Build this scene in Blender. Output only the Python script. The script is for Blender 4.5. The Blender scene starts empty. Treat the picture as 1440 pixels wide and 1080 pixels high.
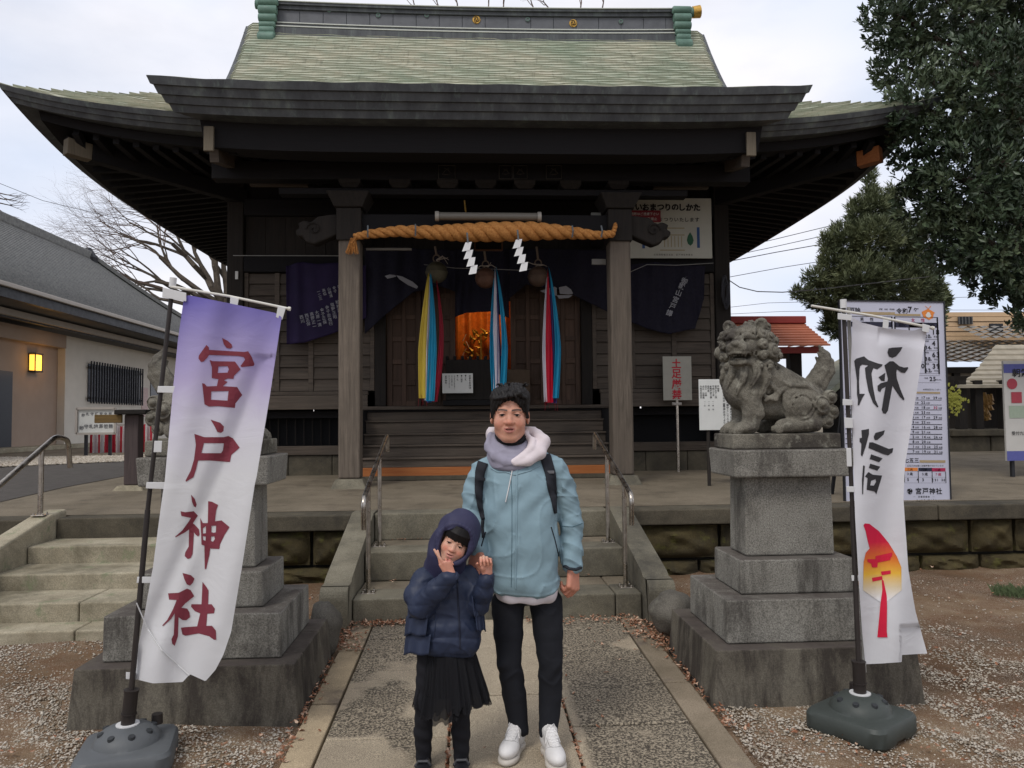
import bpy, bmesh, math, random, time
import numpy as np
from mathutils import Vector, Matrix, geometry, bvhtree
T0 = time.time()
random.seed(7); RNG = np.random.default_rng(7)
SC = bpy.context.scene
COL = SC.collection

# ------------------------------------------------------------------ camera
FPX = 1081.0; CAMH = 1.65
def cam_axes(hx=660, hy=590, roll=0.010):
    yaw = math.atan((720-hx)/FPX); pitch = math.atan((hy-540)/FPX)
    f = np.array([math.sin(yaw)*math.cos(pitch), math.cos(yaw)*math.cos(pitch), math.sin(pitch)])
    r = np.array([math.cos(yaw), -math.sin(yaw), 0.0]); u = np.cross(r, f)
    c, s = math.cos(roll), math.sin(roll)
    return f, r*c-u*s, u*c+r*s
CF, CR, CU = cam_axes()
CAMP = np.array([0, 0, CAMH])
cam = bpy.data.cameras.new('camera'); cam_ob = bpy.data.objects.new('camera', cam); COL.objects.link(cam_ob)
cam.sensor_width = 36.0; cam.lens = 36.0*FPX/1440.0; cam.clip_start = 0.05; cam.clip_end = 800
m = Matrix(((CR[0], CU[0], -CF[0], 0), (CR[1], CU[1], -CF[1], 0), (CR[2], CU[2], -CF[2], CAMH), (0, 0, 0, 1)))
cam_ob.matrix_world = m
SC.camera = cam_ob

# ------------------------------------------------------------------ light
SUN_AZ, SUN_EL = math.radians(215), math.radians(52)      # azimuth clockwise from +Y
W = bpy.data.worlds.new('World'); SC.world = W; W.use_nodes = True
nt = W.node_tree; nt.nodes.clear()
out = nt.nodes.new('ShaderNodeOutputWorld'); bg = nt.nodes.new('ShaderNodeBackground')
sky = nt.nodes.new('ShaderNodeTexSky'); sky.sky_type = 'NISHITA'; sky.sun_disc = False
sky.sun_elevation = SUN_EL; sky.sun_rotation = SUN_AZ; sky.air_density = 1.0; sky.dust_density = 2.0
tc = nt.nodes.new('ShaderNodeTexCoord'); mp = nt.nodes.new('ShaderNodeMapping'); mp.inputs['Scale'].default_value = (1.0, 1.0, 2.4); mp.inputs['Location'].default_value = (0.55, 0.1, 0.5)
nz = nt.nodes.new('ShaderNodeTexNoise'); nz.inputs['Scale'].default_value = 2.3; nz.inputs['Detail'].default_value = 7; nz.inputs['Roughness'].default_value = 0.55
rp = nt.nodes.new('ShaderNodeValToRGB'); rp.color_ramp.elements[0].position = 0.34; rp.color_ramp.elements[1].position = 0.60
rp.color_ramp.elements[0].color = (0.72, 0.72, 0.72, 1); rp.color_ramp.elements[1].color = (1, 1, 1, 1)
nz2 = nt.nodes.new('ShaderNodeTexNoise'); nz2.inputs['Scale'].default_value = 1.3; nz2.inputs['Detail'].default_value = 3
rp2 = nt.nodes.new('ShaderNodeValToRGB'); rp2.color_ramp.elements[0].position = 0.40; rp2.color_ramp.elements[1].position = 0.62
rp2.color_ramp.elements[0].color = (6.3, 6.9, 8.2, 1); rp2.color_ramp.elements[1].color = (9.2, 8.7, 8.6, 1)
mx = nt.nodes.new('ShaderNodeMixRGB')
L = nt.links.new
L(tc.outputs['Generated'], mp.inputs['Vector']); L(mp.outputs[0], nz.inputs['Vector']); L(mp.outputs[0], nz2.inputs['Vector'])
L(nz.outputs['Fac'], rp.inputs[0]); L(nz2.outputs['Fac'], rp2.inputs[0]); L(rp.outputs[0], mx.inputs['Fac'])
L(sky.outputs[0], mx.inputs['Color1']); L(rp2.outputs[0], mx.inputs['Color2']); L(mx.outputs[0], bg.inputs['Color'])
bg.inputs['Strength'].default_value = 0.085; L(bg.outputs[0], out.inputs['Surface'])
sd = bpy.data.lights.new('sun', 'SUN'); sd.energy = 1.1; sd.angle = math.radians(18); sd.color = (1.0, 0.95, 0.88)
so = bpy.data.objects.new('sun', sd); COL.objects.link(so)
sdir = Vector((math.sin(SUN_AZ)*math.cos(SUN_EL), math.cos(SUN_AZ)*math.cos(SUN_EL), math.sin(SUN_EL)))
so.rotation_euler = sdir.to_track_quat('Z', 'Y').to_euler(); so.location = (0, 0, 20)
SC.view_settings.view_transform = 'Standard'; SC.view_settings.look = 'None'; SC.view_settings.gamma = 1
SC.view_settings.exposure = 0.55; SC.view_settings.use_curve_mapping = False
SC.render.engine = 'CYCLES'; SC.cycles.use_denoising = True; SC.cycles.max_bounces = 7; SC.cycles.transparent_max_bounces = 12

# ------------------------------------------------------------------ survey helpers: photo point at a known world depth
def ray(px, py): return CF + CR*(px-720)/FPX + CU*(540-py)/FPX
def at(px, py, Y):
    d = ray(px, py); return CAMP + d*(Y/d[1])
def atX(px, py, X):
    d = ray(px, py); return CAMP + d*(X/d[0])
def atZ(px, py, Z):
    d = ray(px, py); return CAMP + d*((Z-CAMH)/d[2])
GS = 0.028
def gz(Y): return GS*min(max(Y, -5), 7.3)
PZ0, PY0, PSL = 0.80, 7.1, 0.019
def pz(Y): return PZ0+PSL*min(max(Y-PY0, 0), 6)       # terrace surface

# ------------------------------------------------------------------ mesh builder
def link(o, parent=None):
    COL.objects.link(o)
    if parent is not None: o.parent = parent
    return o
ORG = {}
def root(name, label, cat, loc=(0, 0, 0), rz=0, group=None, kind=None, local=False):
    o = bpy.data.objects.new(name, None); o.empty_display_size = 0.1; COL.objects.link(o)
    o.location = loc; o.rotation_euler = (0, 0, rz)
    if label: o['label'] = label
    if cat: o['category'] = cat
    if group: o['group'] = group
    if kind: o['kind'] = kind
    ORG[o.name] = (0.0, 0.0, 0.0) if local else tuple(float(v) for v in loc)
    return o
def tag(o, label=None, cat=None, group=None, kind=None):
    if label: o['label'] = label
    if cat: o['category'] = cat
    if group: o['group'] = group
    if kind: o['kind'] = kind
    return o
class MB:
    def __init__(s): s.v = []; s.f = []; s.mi = []
    def add(s, vs, fs, mi=0):
        b = len(s.v); s.v.extend([tuple(map(float, v)) for v in vs]); s.f.extend([tuple(i+b for i in f) for f in fs]); s.mi.extend([mi]*len(fs)); return s
    def box(s, x0, x1, y0, y1, z0, z1, mi=0):
        return s.add([(x0, y0, z0), (x1, y0, z0), (x1, y1, z0), (x0, y1, z0), (x0, y0, z1), (x1, y0, z1), (x1, y1, z1), (x0, y1, z1)],
                     [(0, 3, 2, 1), (4, 5, 6, 7), (0, 1, 5, 4), (1, 2, 6, 5), (2, 3, 7, 6), (3, 0, 4, 7)], mi)
    def frustum(s, b0, b1, z0, z1, mi=0):   # b=(x0,x1,y0,y1)
        return s.add([(b0[0], b0[2], z0), (b0[1], b0[2], z0), (b0[1], b0[3], z0), (b0[0], b0[3], z0), (b1[0], b1[2], z1), (b1[1], b1[2], z1), (b1[1], b1[3], z1), (b1[0], b1[3], z1)],
                     [(0, 3, 2, 1), (4, 5, 6, 7), (0, 1, 5, 4), (1, 2, 6, 5), (2, 3, 7, 6), (3, 0, 4, 7)], mi)
    def beam(s, p, q, w, h, up=(0, 0, 1), mi=0):   # box along p->q, width w, height h
        p = Vector(p); q = Vector(q); d = (q-p).normalized(); u = Vector(up); r = d.cross(u)
        if r.length < 1e-5: r = d.cross(Vector((1, 0, 0)))
        r.normalize(); u = r.cross(d).normalized(); r = r*w/2; u = u*h/2
        return s.add([p-r-u, p+r-u, p+r+u, p-r+u, q-r-u, q+r-u, q+r+u, q-r+u],
                     [(0, 1, 2, 3), (7, 6, 5, 4), (0, 4, 5, 1), (1, 5, 6, 2), (2, 6, 7, 3), (3, 7, 4, 0)], mi)
    def tube(s, pts, rad, n=8, cap=True, mi=0, flat=1.0):
        pts = [Vector(p) for p in pts]; N = len(pts)
        if not hasattr(rad, '__len__'): rad = [rad]*N
        ref = None; b = len(s.v)
        for i, p in enumerate(pts):
            d = (pts[min(i+1, N-1)]-pts[max(i-1, 0)])
            if d.length < 1e-9: d = Vector((0, 0, 1))
            d.normalize()
            if ref is None:
                ref = d.cross(Vector((0, 0, 1))) if abs(d.z) < 0.9 else d.cross(Vector((1, 0, 0)))
            r = (ref-d*ref.dot(d))
            if r.length < 1e-6: r = d.orthogonal()
            r.normalize(); ref = r; u = d.cross(r)
            for k in range(n):
                a = 2*math.pi*k/n; s.v.append(tuple(p+r*(math.cos(a)*rad[i])+u*(math.sin(a)*rad[i]*flat)))
        for i in range(N-1):
            for k in range(n):
                s.f.append((b+i*n+k, b+i*n+(k+1) % n, b+(i+1)*n+(k+1) % n, b+(i+1)*n+k)); s.mi.append(mi)
        if cap:
            s.f.append(tuple(b+k for k in reversed(range(n)))); s.mi.append(mi)
            s.f.append(tuple(b+(N-1)*n+k for k in range(n))); s.mi.append(mi)
        return s
    def lathe(s, prof, c=(0, 0, 0), n=24, mi=0):   # prof [(r,z)]
        b = len(s.v); N = len(prof)
        for r, z in prof:
            for k in range(n):
                a = 2*math.pi*k/n; s.v.append((c[0]+math.cos(a)*r, c[1]+math.sin(a)*r, c[2]+z))
        for i in range(N-1):
            for k in range(n):
                s.f.append((b+i*n+k, b+i*n+(k+1) % n, b+(i+1)*n+(k+1) % n, b+(i+1)*n+k)); s.mi.append(mi)
        s.f.append(tuple(b+k for k in reversed(range(n)))); s.mi.append(mi)
        s.f.append(tuple(b+(N-1)*n+k for k in range(n))); s.mi.append(mi)
        return s
    def prism(s, poly, y0, y1, mi=0):   # poly [(x,z)] extruded along Y
        n = len(poly)
        return s.add([(p[0], y0, p[1]) for p in poly]+[(p[0], y1, p[1]) for p in poly],
                     [tuple(range(n)), tuple(reversed(range(n, 2*n)))]+[(i, i+n, (i+1) % n+n, (i+1) % n) for i in range(n)], mi)
    def prismx(s, poly, x0, x1, mi=0):   # poly [(y,z)] extruded along X
        n = len(poly)
        return s.add([(x0, p[0], p[1]) for p in poly]+[(x1, p[0], p[1]) for p in poly],
                     [tuple(reversed(range(n))), tuple(range(n, 2*n))]+[((i+1) % n, (i+1) % n+n, i+n, i) for i in range(n)], mi)
    def grid(s, fn, nu, nv, mi=0, wrap=False):
        b = len(s.v)
        for j in range(nv+1):
            for i in range(nu+(0 if wrap else 1)): s.v.append(tuple(map(float, fn(i/nu, j/nv))))
        w = nu if wrap else nu+1
        for j in range(nv):
            for i in range(nu):
                i2 = (i+1) % w if wrap else i+1
                s.f.append((b+j*w+i, b+j*w+i2, b+(j+1)*w+i2, b+(j+1)*w+i)); s.mi.append(mi)
        return s
    def build(s, name, mat, parent=None, smooth=False, bevel=0, seg=2, angle=40, solid=0, norm=True, org=None):
        me = bpy.data.meshes.new(name)
        o0 = (0, 0, 0) if org is None else org
        pr = parent
        while pr is not None:
            if pr.name in ORG: o0 = ORG[pr.name]; break
            pr = pr.parent
        me.from_pydata([(v[0]-o0[0], v[1]-o0[1], v[2]-o0[2]) for v in s.v], [], s.f)
        for mm in (mat if isinstance(mat, (list, tuple)) else [mat]): me.materials.append(mm)
        if isinstance(mat, (list, tuple)): me.polygons.foreach_set('material_index', s.mi)
        if norm:
            bm = bmesh.new(); bm.from_mesh(me); bmesh.ops.recalc_face_normals(bm, faces=bm.faces); bm.to_mesh(me); bm.free()
        if smooth: me.polygons.foreach_set('use_smooth', [True]*len(me.polygons))
        me.validate(); me.update()
        o = link(bpy.data.objects.new(name, me), parent)
        if org is not None: o.location = org; ORG[o.name] = tuple(map(float, org))
        if solid:
            md = o.modifiers.new('solid', 'SOLIDIFY'); md.thickness = solid; md.offset = 0
        if bevel:
            md = o.modifiers.new('bevel', 'BEVEL'); md.width = bevel; md.segments = seg; md.limit_method = 'ANGLE'; md.angle_limit = math.radians(35)
            md.harden_normals = False
        if smooth and angle < 180:
            try: me.set_sharp_from_angle(angle=math.radians(angle))
            except Exception: pass
        return o
def dup(o, parent=None, loc=None, name=None):
    c = o.copy(); c.parent = parent if parent is not None else o.parent; COL.objects.link(c)
    if loc is not None: c.location = loc
    return c

# ------------------------------------------------------------------ materials
def hexc(h):
    h = h.lstrip('#'); r = [int(h[i:i+2], 16)/255 for i in (0, 2, 4)]
    return tuple(((c/12.92) if c <= 0.04045 else ((c+0.055)/1.055)**2.4) for c in r)+(1,)
class NM:
    def __init__(s, name, rough=0.8, spec=0.3):
        s.m = bpy.data.materials.new(name); s.m.use_nodes = True; s.t = s.m.node_tree; s.b = s.t.nodes['Principled BSDF']
        s.b.inputs['Roughness'].default_value = rough; s.b.inputs['Specular IOR Level'].default_value = spec; s._c = {}
    def n(s, ty, **k):
        nd = s.t.nodes.new(ty)
        for a, b in k.items():
            if a.startswith('i_'): nd.inputs[a[2:].replace('_', ' ')].default_value = b
            else: setattr(nd, a, b)
        return nd
    def l(s, a, b): s.t.links.new(a, b)
    def coord(s, scale=(1, 1, 1), kind='Object', rot=(0, 0, 0)):
        key = (tuple(scale), kind, rot)
        if key in s._c: return s._c[key]
        if kind == 'World': src = s.n('ShaderNodeNewGeometry').outputs['Position']
        else: src = s.n('ShaderNodeTexCoord').outputs[kind]
        mp = s.n('ShaderNodeMapping'); mp.inputs['Scale'].default_value = scale; mp.inputs['Rotation'].default_value = rot
        s.l(src, mp.inputs['Vector']); s._c[key] = mp.outputs[0]; return mp.outputs[0]
    def noise(s, sc, det=4, ro=0.6, vec=None, dist=0):
        nd = s.n('ShaderNodeTexNoise'); nd.inputs['Scale'].default_value = sc; nd.inputs['Detail'].default_value = det
        nd.inputs['Roughness'].default_value = ro; nd.inputs['Distortion'].default_value = dist
        s.l(vec if vec is not None else s.coord(), nd.inputs['Vector']); return nd.outputs['Fac']
    def ramp(s, fac, stops):
        r = s.n('ShaderNodeValToRGB'); e = r.color_ramp.elements
        while len(e) < len(stops): e.new(0.5)
        for i, (p, c) in enumerate(stops):
            e[i].position = p
            if not hasattr(c, '__len__'): c = (c, c, c)
            e[i].color = tuple(c[:3])+(1,)
        s.l(fac, r.inputs[0]); return r.outputs[0]
    def mix(s, fac, a, b, mode='MIX'):
        x = s.n('ShaderNodeMixRGB', blend_type=mode)
        for i, v in (('Fac', fac), ('Color1', a), ('Color2', b)):
            if hasattr(v, 'links') or isinstance(v, bpy.types.NodeSocket): s.l(v, x.inputs[i])
            elif i == 'Fac': x.inputs[i].default_value = v
            else: x.inputs[i].default_value = tuple(v[:3])+(1,)
        return x.outputs[0]
    def math(s, op, a, b=0.5):
        x = s.n('ShaderNodeMath', operation=op)
        for i, v in enumerate((a, b)):
            if isinstance(v, bpy.types.NodeSocket): s.l(v, x.inputs[i])
            else: x.inputs[i].default_value = v
        return x.outputs[0]
    def objrand(s):
        return s.n('ShaderNodeObjectInfo').outputs['Random']
    def color(s, c):
        if isinstance(c, bpy.types.NodeSocket): s.l(c, s.b.inputs['Base Color'])
        else: s.b.inputs['Base Color'].default_value = tuple(c[:3])+(1,)
        return s
    def rough(s, r):
        if isinstance(r, bpy.types.NodeSocket): s.l(r, s.b.inputs['Roughness'])
        else: s.b.inputs['Roughness'].default_value = r
        return s
    def bump(s, h, strength=0.4, dist=0.01):
        b = s.n('ShaderNodeBump'); b.inputs['Strength'].default_value = strength; b.inputs['Distance'].default_value = dist
        s.l(h, b.inputs['Height'])
        if s.b.inputs['Normal'].is_linked: s.l(s.b.inputs['Normal'].links[0].from_socket, b.inputs['Normal'])
        s.l(b.outputs[0], s.b.inputs['Normal']); return s
    def done(s): return s.m
def simple(name, c, rough=0.7, var=0.12, scale=12, bump=0.15, bscale=60, spec=0.3, metal=0, dist=0.004):
    M = NM(name, rough, spec)
    c = c if isinstance(c, tuple) else hexc(c)
    n1 = M.noise(scale, 5); a = tuple(x*(1-var) for x in c[:3]); b = tuple(min(1, x*(1+var)) for x in c[:3])
    M.color(M.ramp(n1, [(0.3, a), (0.7, b)])); M.b.inputs['Metallic'].default_value = metal
    M.rough(M.ramp(M.noise(scale*2.3, 3), [(0.3, max(0, rough-0.08)), (0.7, min(1, rough+0.08))]))
    if bump: M.bump(M.noise(bscale, 4), bump, dist)
    return M.done()
def wood(name, dark, light, axis='X', rough=0.8, worn=None, bump=0.5, sc=1.0):
    M = NM(name, rough, 0.25)
    s = {'X': (1.2, 22, 22), 'Z': (22, 22, 1.2), 'Y': (22, 1.2, 22)}[axis]; s = tuple(v*sc for v in s)
    rnd = M.objrand(); v = M.n('ShaderNodeVectorMath', operation='ADD'); M.l(M.coord(s), v.inputs[0])
    cx = M.n('ShaderNodeCombineXYZ'); q = M.math('MULTIPLY', rnd, 37.0)
    for i in range(3): M.l(q, cx.inputs[i])
    M.l(cx.outputs[0], v.inputs[1])
    g = M.noise(1.6, 6, 0.65, v.outputs[0], 0.6)
    base = M.ramp(g, [(0.28, dark), (0.5, tuple((a+b)/2 for a, b in zip(dark, light))), (0.75, light)])
    tint = M.ramp(rnd, [(0, 0.72), (1, 1.15)])
    base = M.mix(1.0, base, tint, 'MULTIPLY')
    st = M.ramp(M.noise(1.7, 5, 0.6), [(0.4, 0.0), (0.65, 0.75)])
    if worn: base = M.mix(st, base, worn)
    M.color(base); M.rough(M.ramp(g, [(0.3, rough-0.1), (0.7, min(1, rough+0.1))])); M.bump(g, bump, 0.006)
    return M.done()
def stone(name, c1, c2, stain=(0.05, 0.045, 0.04), stain_lo=0.50, stain_hi=0.66, speck=0.25, lichen=None, bump=0.4, scale=1.0, topdark=0.0, streak=False, rough=0.9):
    M = NM(name, rough, 0.2)
    n1 = M.noise(3*scale, 6, 0.62); col = M.ramp(n1, [(0.3, c1), (0.7, c2)])
    sp = M.noise(130*scale, 3, 0.85); col = M.mix(speck, col, M.ramp(sp, [(0.38, 0.0), (0.5, 0.5), (0.62, 1.0)]), 'OVERLAY')
    vec = M.coord((3.2, 3.2, 1.0)) if streak else M.coord((1, 1, 1))
    sn = M.noise(1.3*scale, 7, 0.72, vec, 0.3); fac = M.ramp(sn, [(stain_lo, 0.0), (stain_hi, 0.75 if streak else 0.8)])
    col = M.mix(fac, col, stain)
    if topdark:
        g = M.n('ShaderNodeNewGeometry'); sx = M.n('ShaderNodeSeparateXYZ'); M.l(g.outputs['Normal'], sx.inputs[0])
        f = M.math('MULTIPLY', M.ramp(sx.outputs['Z'], [(0.6, 0.0), (0.95, 1.0)]), M.ramp(M.noise(6, 6, 0.7), [(0.45, topdark), (0.66, topdark*0.3)]))
        col = M.mix(f, col, (0.075, 0.062, 0.055))
    if lichen:
        lf = M.ramp(M.noise(7*scale, 6, 0.7), [(0.56, 0.0), (0.68, 0.7)]); col = M.mix(lf, col, lichen)
    M.color(col); M.bump(M.noise(26*scale, 6, 0.7), bump, 0.008); M.bump(sp, bump*0.5, 0.002)
    return M.done()
MAT = {}
def flat(name, c, rough=0.6, spec=0.3):
    if name in MAT: return MAT[name]
    MAT[name] = simple(name, c if isinstance(c, tuple) else hexc(c), rough, 0.06, 30, 0.0, spec=spec); return MAT[name]

# ------------------------------------------------------------------ lettering and flat print (thin geometry laid on a surface)
def txt_mesh(body, bold=0.0):
    c = bpy.data.curves.new('tx', 'FONT'); c.body = body; c.align_x = 'CENTER'; c.align_y = 'CENTER'; c.size = 1.0; c.resolution_u = 3; c.offset = bold
    o = bpy.data.objects.new('tx', c); me = bpy.data.meshes.new_from_object(o)
    vs = np.array([v.co[:2] for v in me.vertices]) if len(me.vertices) else np.zeros((0, 2)); fs = [tuple(p.vertices) for p in me.polygons]
    bpy.data.objects.remove(o); bpy.data.curves.remove(c); bpy.data.meshes.remove(me)
    return vs, fs
_TX = {}
def glyph(ch, bold=0.012):
    k = (ch, bold)
    if k not in _TX:
        v, f = txt_mesh(ch, bold)
        if len(v): v = v-(v.min(0)+v.max(0))/2
        _TX[k] = (v, f)
    return _TX[k]
class Print:
    """collects flat letters as (u,v) geometry in metres on a plane: origin o, axes ux, uz"""
    def __init__(s, o, ux=(1, 0, 0), uz=(0, 0, 1), off=(0, -0.003, 0)):
        s.o = np.array(o, float); s.ux = np.array(ux, float); s.uz = np.array(uz, float); s.off = np.array(off, float); s.m = MB()
    def P(s, u, v): return s.o+s.ux*u+s.uz*v+s.off
    def ch(s, c, u, v, h, rot=0, bold=0.012, sx=1.0):
        vs, fs = glyph(c, bold)
        if not len(vs): return
        a, b = math.cos(rot), math.sin(rot)
        s.m.add([s.P(u+(x*sx*a-y*b)*h, v+(x*sx*b+y*a)*h) for x, y in vs], fs)
    def col(s, t, u, v, h, pitch=1.05, rot=0, **k):   # vertical column, top at v
        for i, c in enumerate(t):
            d = (i+0.5)*h*pitch
            s.ch(c, u+math.sin(rot)*d, v-math.cos(rot)*d, h, rot, **k)
    def line(s, t, u, v, h, adv=None, **k):   # horizontal; left start u, centre v
        x = u
        for c in t:
            a = h*(0.6 if ord(c) < 256 else 1.02) if adv is None else adv
            if c != ' ': s.ch(c, x+a/2, v, h, **k)
            x += a
    def rect(s, u0, u1, v0, v1, lift=0):
        o = s.off*lift
        s.m.add([s.P(u0, v0)+o, s.P(u1, v0)+o, s.P(u1, v1)+o, s.P(u0, v1)+o], [(0, 1, 2, 3)])
    def poly(s, pts):
        n = len(pts); tri = geometry.tessellate_polygon([[Vector((p[0], p[1], 0)) for p in pts]])
        s.m.add([s.P(*p) for p in pts], [tuple(t) for t in tri])
    def build(s, name, mat, parent): return tag(s.m.build(name, mat, parent, norm=False), kind='stuff') if s.m.f else None
def cut_print(outer, holes, fn, step=6.0):
    """polygon with holes in (px,py) -> verts through fn, cut along a grid so that it follows a curved surface"""
    loops = [[Vector((x, y, 0)) for x, y in outer]]+[[Vector((x, y, 0)) for x, y in h] for h in holes]
    flatv = [v for lp in loops for v in lp]; tri = geometry.tessellate_polygon(loops)
    bm = bmesh.new(); bv = [bm.verts.new(v) for v in flatv]
    for t in tri:
        try: bm.faces.new([bv[i] for i in t])
        except ValueError: pass
    xs = [v.x for v in flatv]; ys = [v.y for v in flatv]
    for ax, lo, hi in ((0, min(xs), max(xs)), (1, min(ys), max(ys))):
        k = math.floor(lo/step)+1
        while k*step < hi:
            no = Vector((1, 0, 0)) if ax == 0 else Vector((0, 1, 0)); co = no*(k*step)
            bmesh.ops.bisect_plane(bm, geom=bm.verts[:]+bm.edges[:]+bm.faces[:], plane_co=co, plane_no=no); k += 1
    bm.verts.index_update()
    vs = [fn(v.co.x, v.co.y) for v in bm.verts]; fs = [tuple(v.index for v in f.verts) for f in bm.faces]; bm.free()
    return vs, fs
# ================================================================== materials
m_granite = stone('granite_pedestal', hexc('86847d'), hexc('6d6a63'), stain=(0.040, 0.035, 0.031), stain_lo=0.48, stain_hi=0.64, topdark=0.8, streak=True, bump=0.35, speck=0.45)
m_granite_dark = stone('granite_base', hexc('706b60'), hexc('544f46'), stain=(0.022, 0.017, 0.016), stain_lo=0.44, stain_hi=0.58, topdark=0.85, streak=True, bump=0.45)
m_step = stone('step_stone', hexc('7d7869'), hexc('5f5a4d'), stain=(0.05, 0.047, 0.040), stain_lo=0.46, stain_hi=0.68, streak=False, bump=0.5)
m_stepL = stone('old_step_concrete', hexc('a8a08c'), hexc('857c68'), stain=(0.10, 0.09, 0.06), stain_lo=0.50, stain_hi=0.70, bump=0.5, lichen=hexc('6f7a5c'))
m_coping = stone('coping_stone', hexc('5d574a'), hexc('454036'), stain=(0.03, 0.028, 0.024), stain_lo=0.45, stain_hi=0.65, bump=0.5)
m_rock = stone('mossy_wall_rock', hexc('51482f'), hexc('332d1f'), stain=(0.03, 0.027, 0.02), stain_lo=0.48, stain_hi=0.66, lichen=hexc('57562c'), bump=1.0)
m_boulder = stone('boulder_rock', hexc('6b675f'), hexc('3f3c37'), stain=(0.03, 0.03, 0.028), bump=0.9, lichen=hexc('77756a'))
m_komainu = stone('weathered_lion_stone', hexc('7d796e'), hexc('4f4b43'), stain=(0.040, 0.034, 0.031), stain_lo=0.47, stain_hi=0.60, lichen=hexc('979588'), bump=0.8, speck=0.4, scale=1.6)
m_steel = NM('handrail_steel', 0.28, 0.5); m_steel.b.inputs['Metallic'].default_value = 1; m_steel.color(m_steel.ramp(m_steel.noise(30, 3), [(0.3, hexc('9a938a')), (0.7, hexc('b9b3aa'))])); m_steel.rough(m_steel.ramp(m_steel.noise(9, 4), [(0.3, 0.18), (0.7, 0.42)])); m_steel = m_steel.done()

def ground_mat():
    M = NM('bare_earth', 0.95, 0.1); v = M.coord(kind='World')
    n = M.noise(0.8, 7, 0.65, v, 0.4); col = M.ramp(n, [(0.30, hexc('473729')), (0.50, hexc('695541')), (0.66, hexc('837059'))])
    n2 = M.noise(5.5, 6, 0.7, v); col = M.mix(M.ramp(n2, [(0.42, 0.0), (0.62, 0.65)]), col, hexc('624630'))
    gr = M.noise(150, 3, 0.8, v); wh = M.noise(1.5, 4, 0.6, v)
    f = M.math('MULTIPLY', M.ramp(gr, [(0.53, 0.0), (0.60, 0.9)]), M.ramp(wh, [(0.38, 0.15), (0.62, 0.9)]))
    col = M.mix(f, col, hexc('b9aea1'))
    M.color(col); M.bump(M.noise(14, 6, 0.7, v), 0.6, 0.03); M.bump(gr, 0.7, 0.006); return M.done()
m_ground = ground_mat()
def slab_mat():
    M = NM('path_granite', 0.85, 0.25); v = M.coord(kind='World'); rnd = M.objrand()
    base = M.ramp(M.noise(2.5, 5, 0.6, v), [(0.3, hexc('8f8371')), (0.7, hexc('a69a85'))])
    base = M.mix(1.0, base, M.ramp(rnd, [(0, 0.86), (1, 1.06)]), 'MULTIPLY')
    vo = M.n('ShaderNodeTexVoronoi'); vo.inputs['Scale'].default_value = 75; M.l(v, vo.inputs['Vector'])
    sp = M.noise(230, 2, 0.7, v)
    base = M.mix(0.6, base, M.ramp(sp, [(0.36, 0.1), (0.5, 0.5), (0.64, 0.95)]), 'OVERLAY')
    # worn dark patches with pale grains showing through; they lie mostly on the right hand column
    sx = M.n('ShaderNodeSeparateXYZ'); M.l(v, sx.inputs[0])
    side = M.ramp(M.math('MULTIPLY', sx.outputs['X'], 1.0), [(0.0, 0.0), (0.50, 0.0), (0.56, 1.0)])
    left = M.ramp(M.math('MULTIPLY', sx.outputs['X'], -1.0), [(0.0, 0.0), (0.16, 0.0), (0.30, 1.0)])
    n = M.noise(1.25, 4, 0.5, v, 0.2)
    pr = M.ramp(M.math('ADD', n, M.math('MULTIPLY', side, 0.16)), [(0.52, 0.0), (0.57, 1.0)])
    pl = M.math('MULTIPLY', M.ramp(n, [(0.475, 0.0), (0.51, 1.0)]), left)
    patch = M.math('MAXIMUM', M.math('MULTIPLY', pr, side), pl)
    grain = M.ramp(M.noise(80, 4, 0.8, v), [(0.47, 0.0), (0.56, 1.0)])
    dark = M.mix(grain, hexc('3f3932'), hexc('9a8f7c'))
    col = M.mix(patch, base, dark)
    M.color(col); M.rough(M.ramp(n, [(0.3, 0.9), (0.7, 0.75)])); M.bump(M.noise(62, 4, 0.75, v), 0.5, 0.004); M.bump(sp, 0.4, 0.002); return M.done()
m_slab = slab_mat()
def curb_mat(name, a, b):
    M = NM(name, 0.88, 0.2); v = M.coord(kind='World')
    base = M.ramp(M.noise(3.2, 6, 0.65, v), [(0.3, a), (0.62, b)]); rnd = M.objrand()
    base = M.mix(1.0, base, M.ramp(rnd, [(0, 0.85), (1, 1.08)]), 'MULTIPLY')
    base = M.mix(0.35, base, M.ramp(M.noise(210, 2, 0.7, v), [(0.36, 0.1), (0.64, 0.95)]), 'OVERLAY')
    base = M.mix(M.ramp(M.noise(2.3, 5, 0.6, v), [(0.55, 0.0), (0.66, 0.7)]), base, (0.10, 0.08, 0.07))
    M.color(base); M.bump(M.noise(30, 5, 0.7, v), 0.5, 0.005); return M.done()
m_curbL = curb_mat('curb_granite_pale', hexc('8b7d67'), hexc('a29278'))
m_curbR = curb_mat('curb_granite_grey', hexc('6d6353'), hexc('857968'))
m_asphalt = simple('asphalt', hexc('4b4743'), 0.9, 0.18, 6, 0.5, 90)
m_pebble = NM('white_pebbles', 0.8, 0.3); m_pebble.color(m_pebble.ramp(m_pebble.noise(22, 2, 0.6, m_pebble.coord(kind='World')), [(0.3, hexc('6c6050')), (0.42, hexc('988d7d')), (0.6, hexc('bab2a5'))])); m_pebble = m_pebble.done()
m_leaf_litter = NM('fallen_leaves', 0.8, 0.2); m_leaf_litter.color(m_leaf_litter.ramp(m_leaf_litter.noise(34, 2, 0.6, m_leaf_litter.coord(kind='World')), [(0.33, hexc('5e3a28')), (0.5, hexc('8c6047')), (0.66, hexc('c4ab95'))])); m_leaf_litter = m_leaf_litter.done()
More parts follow.
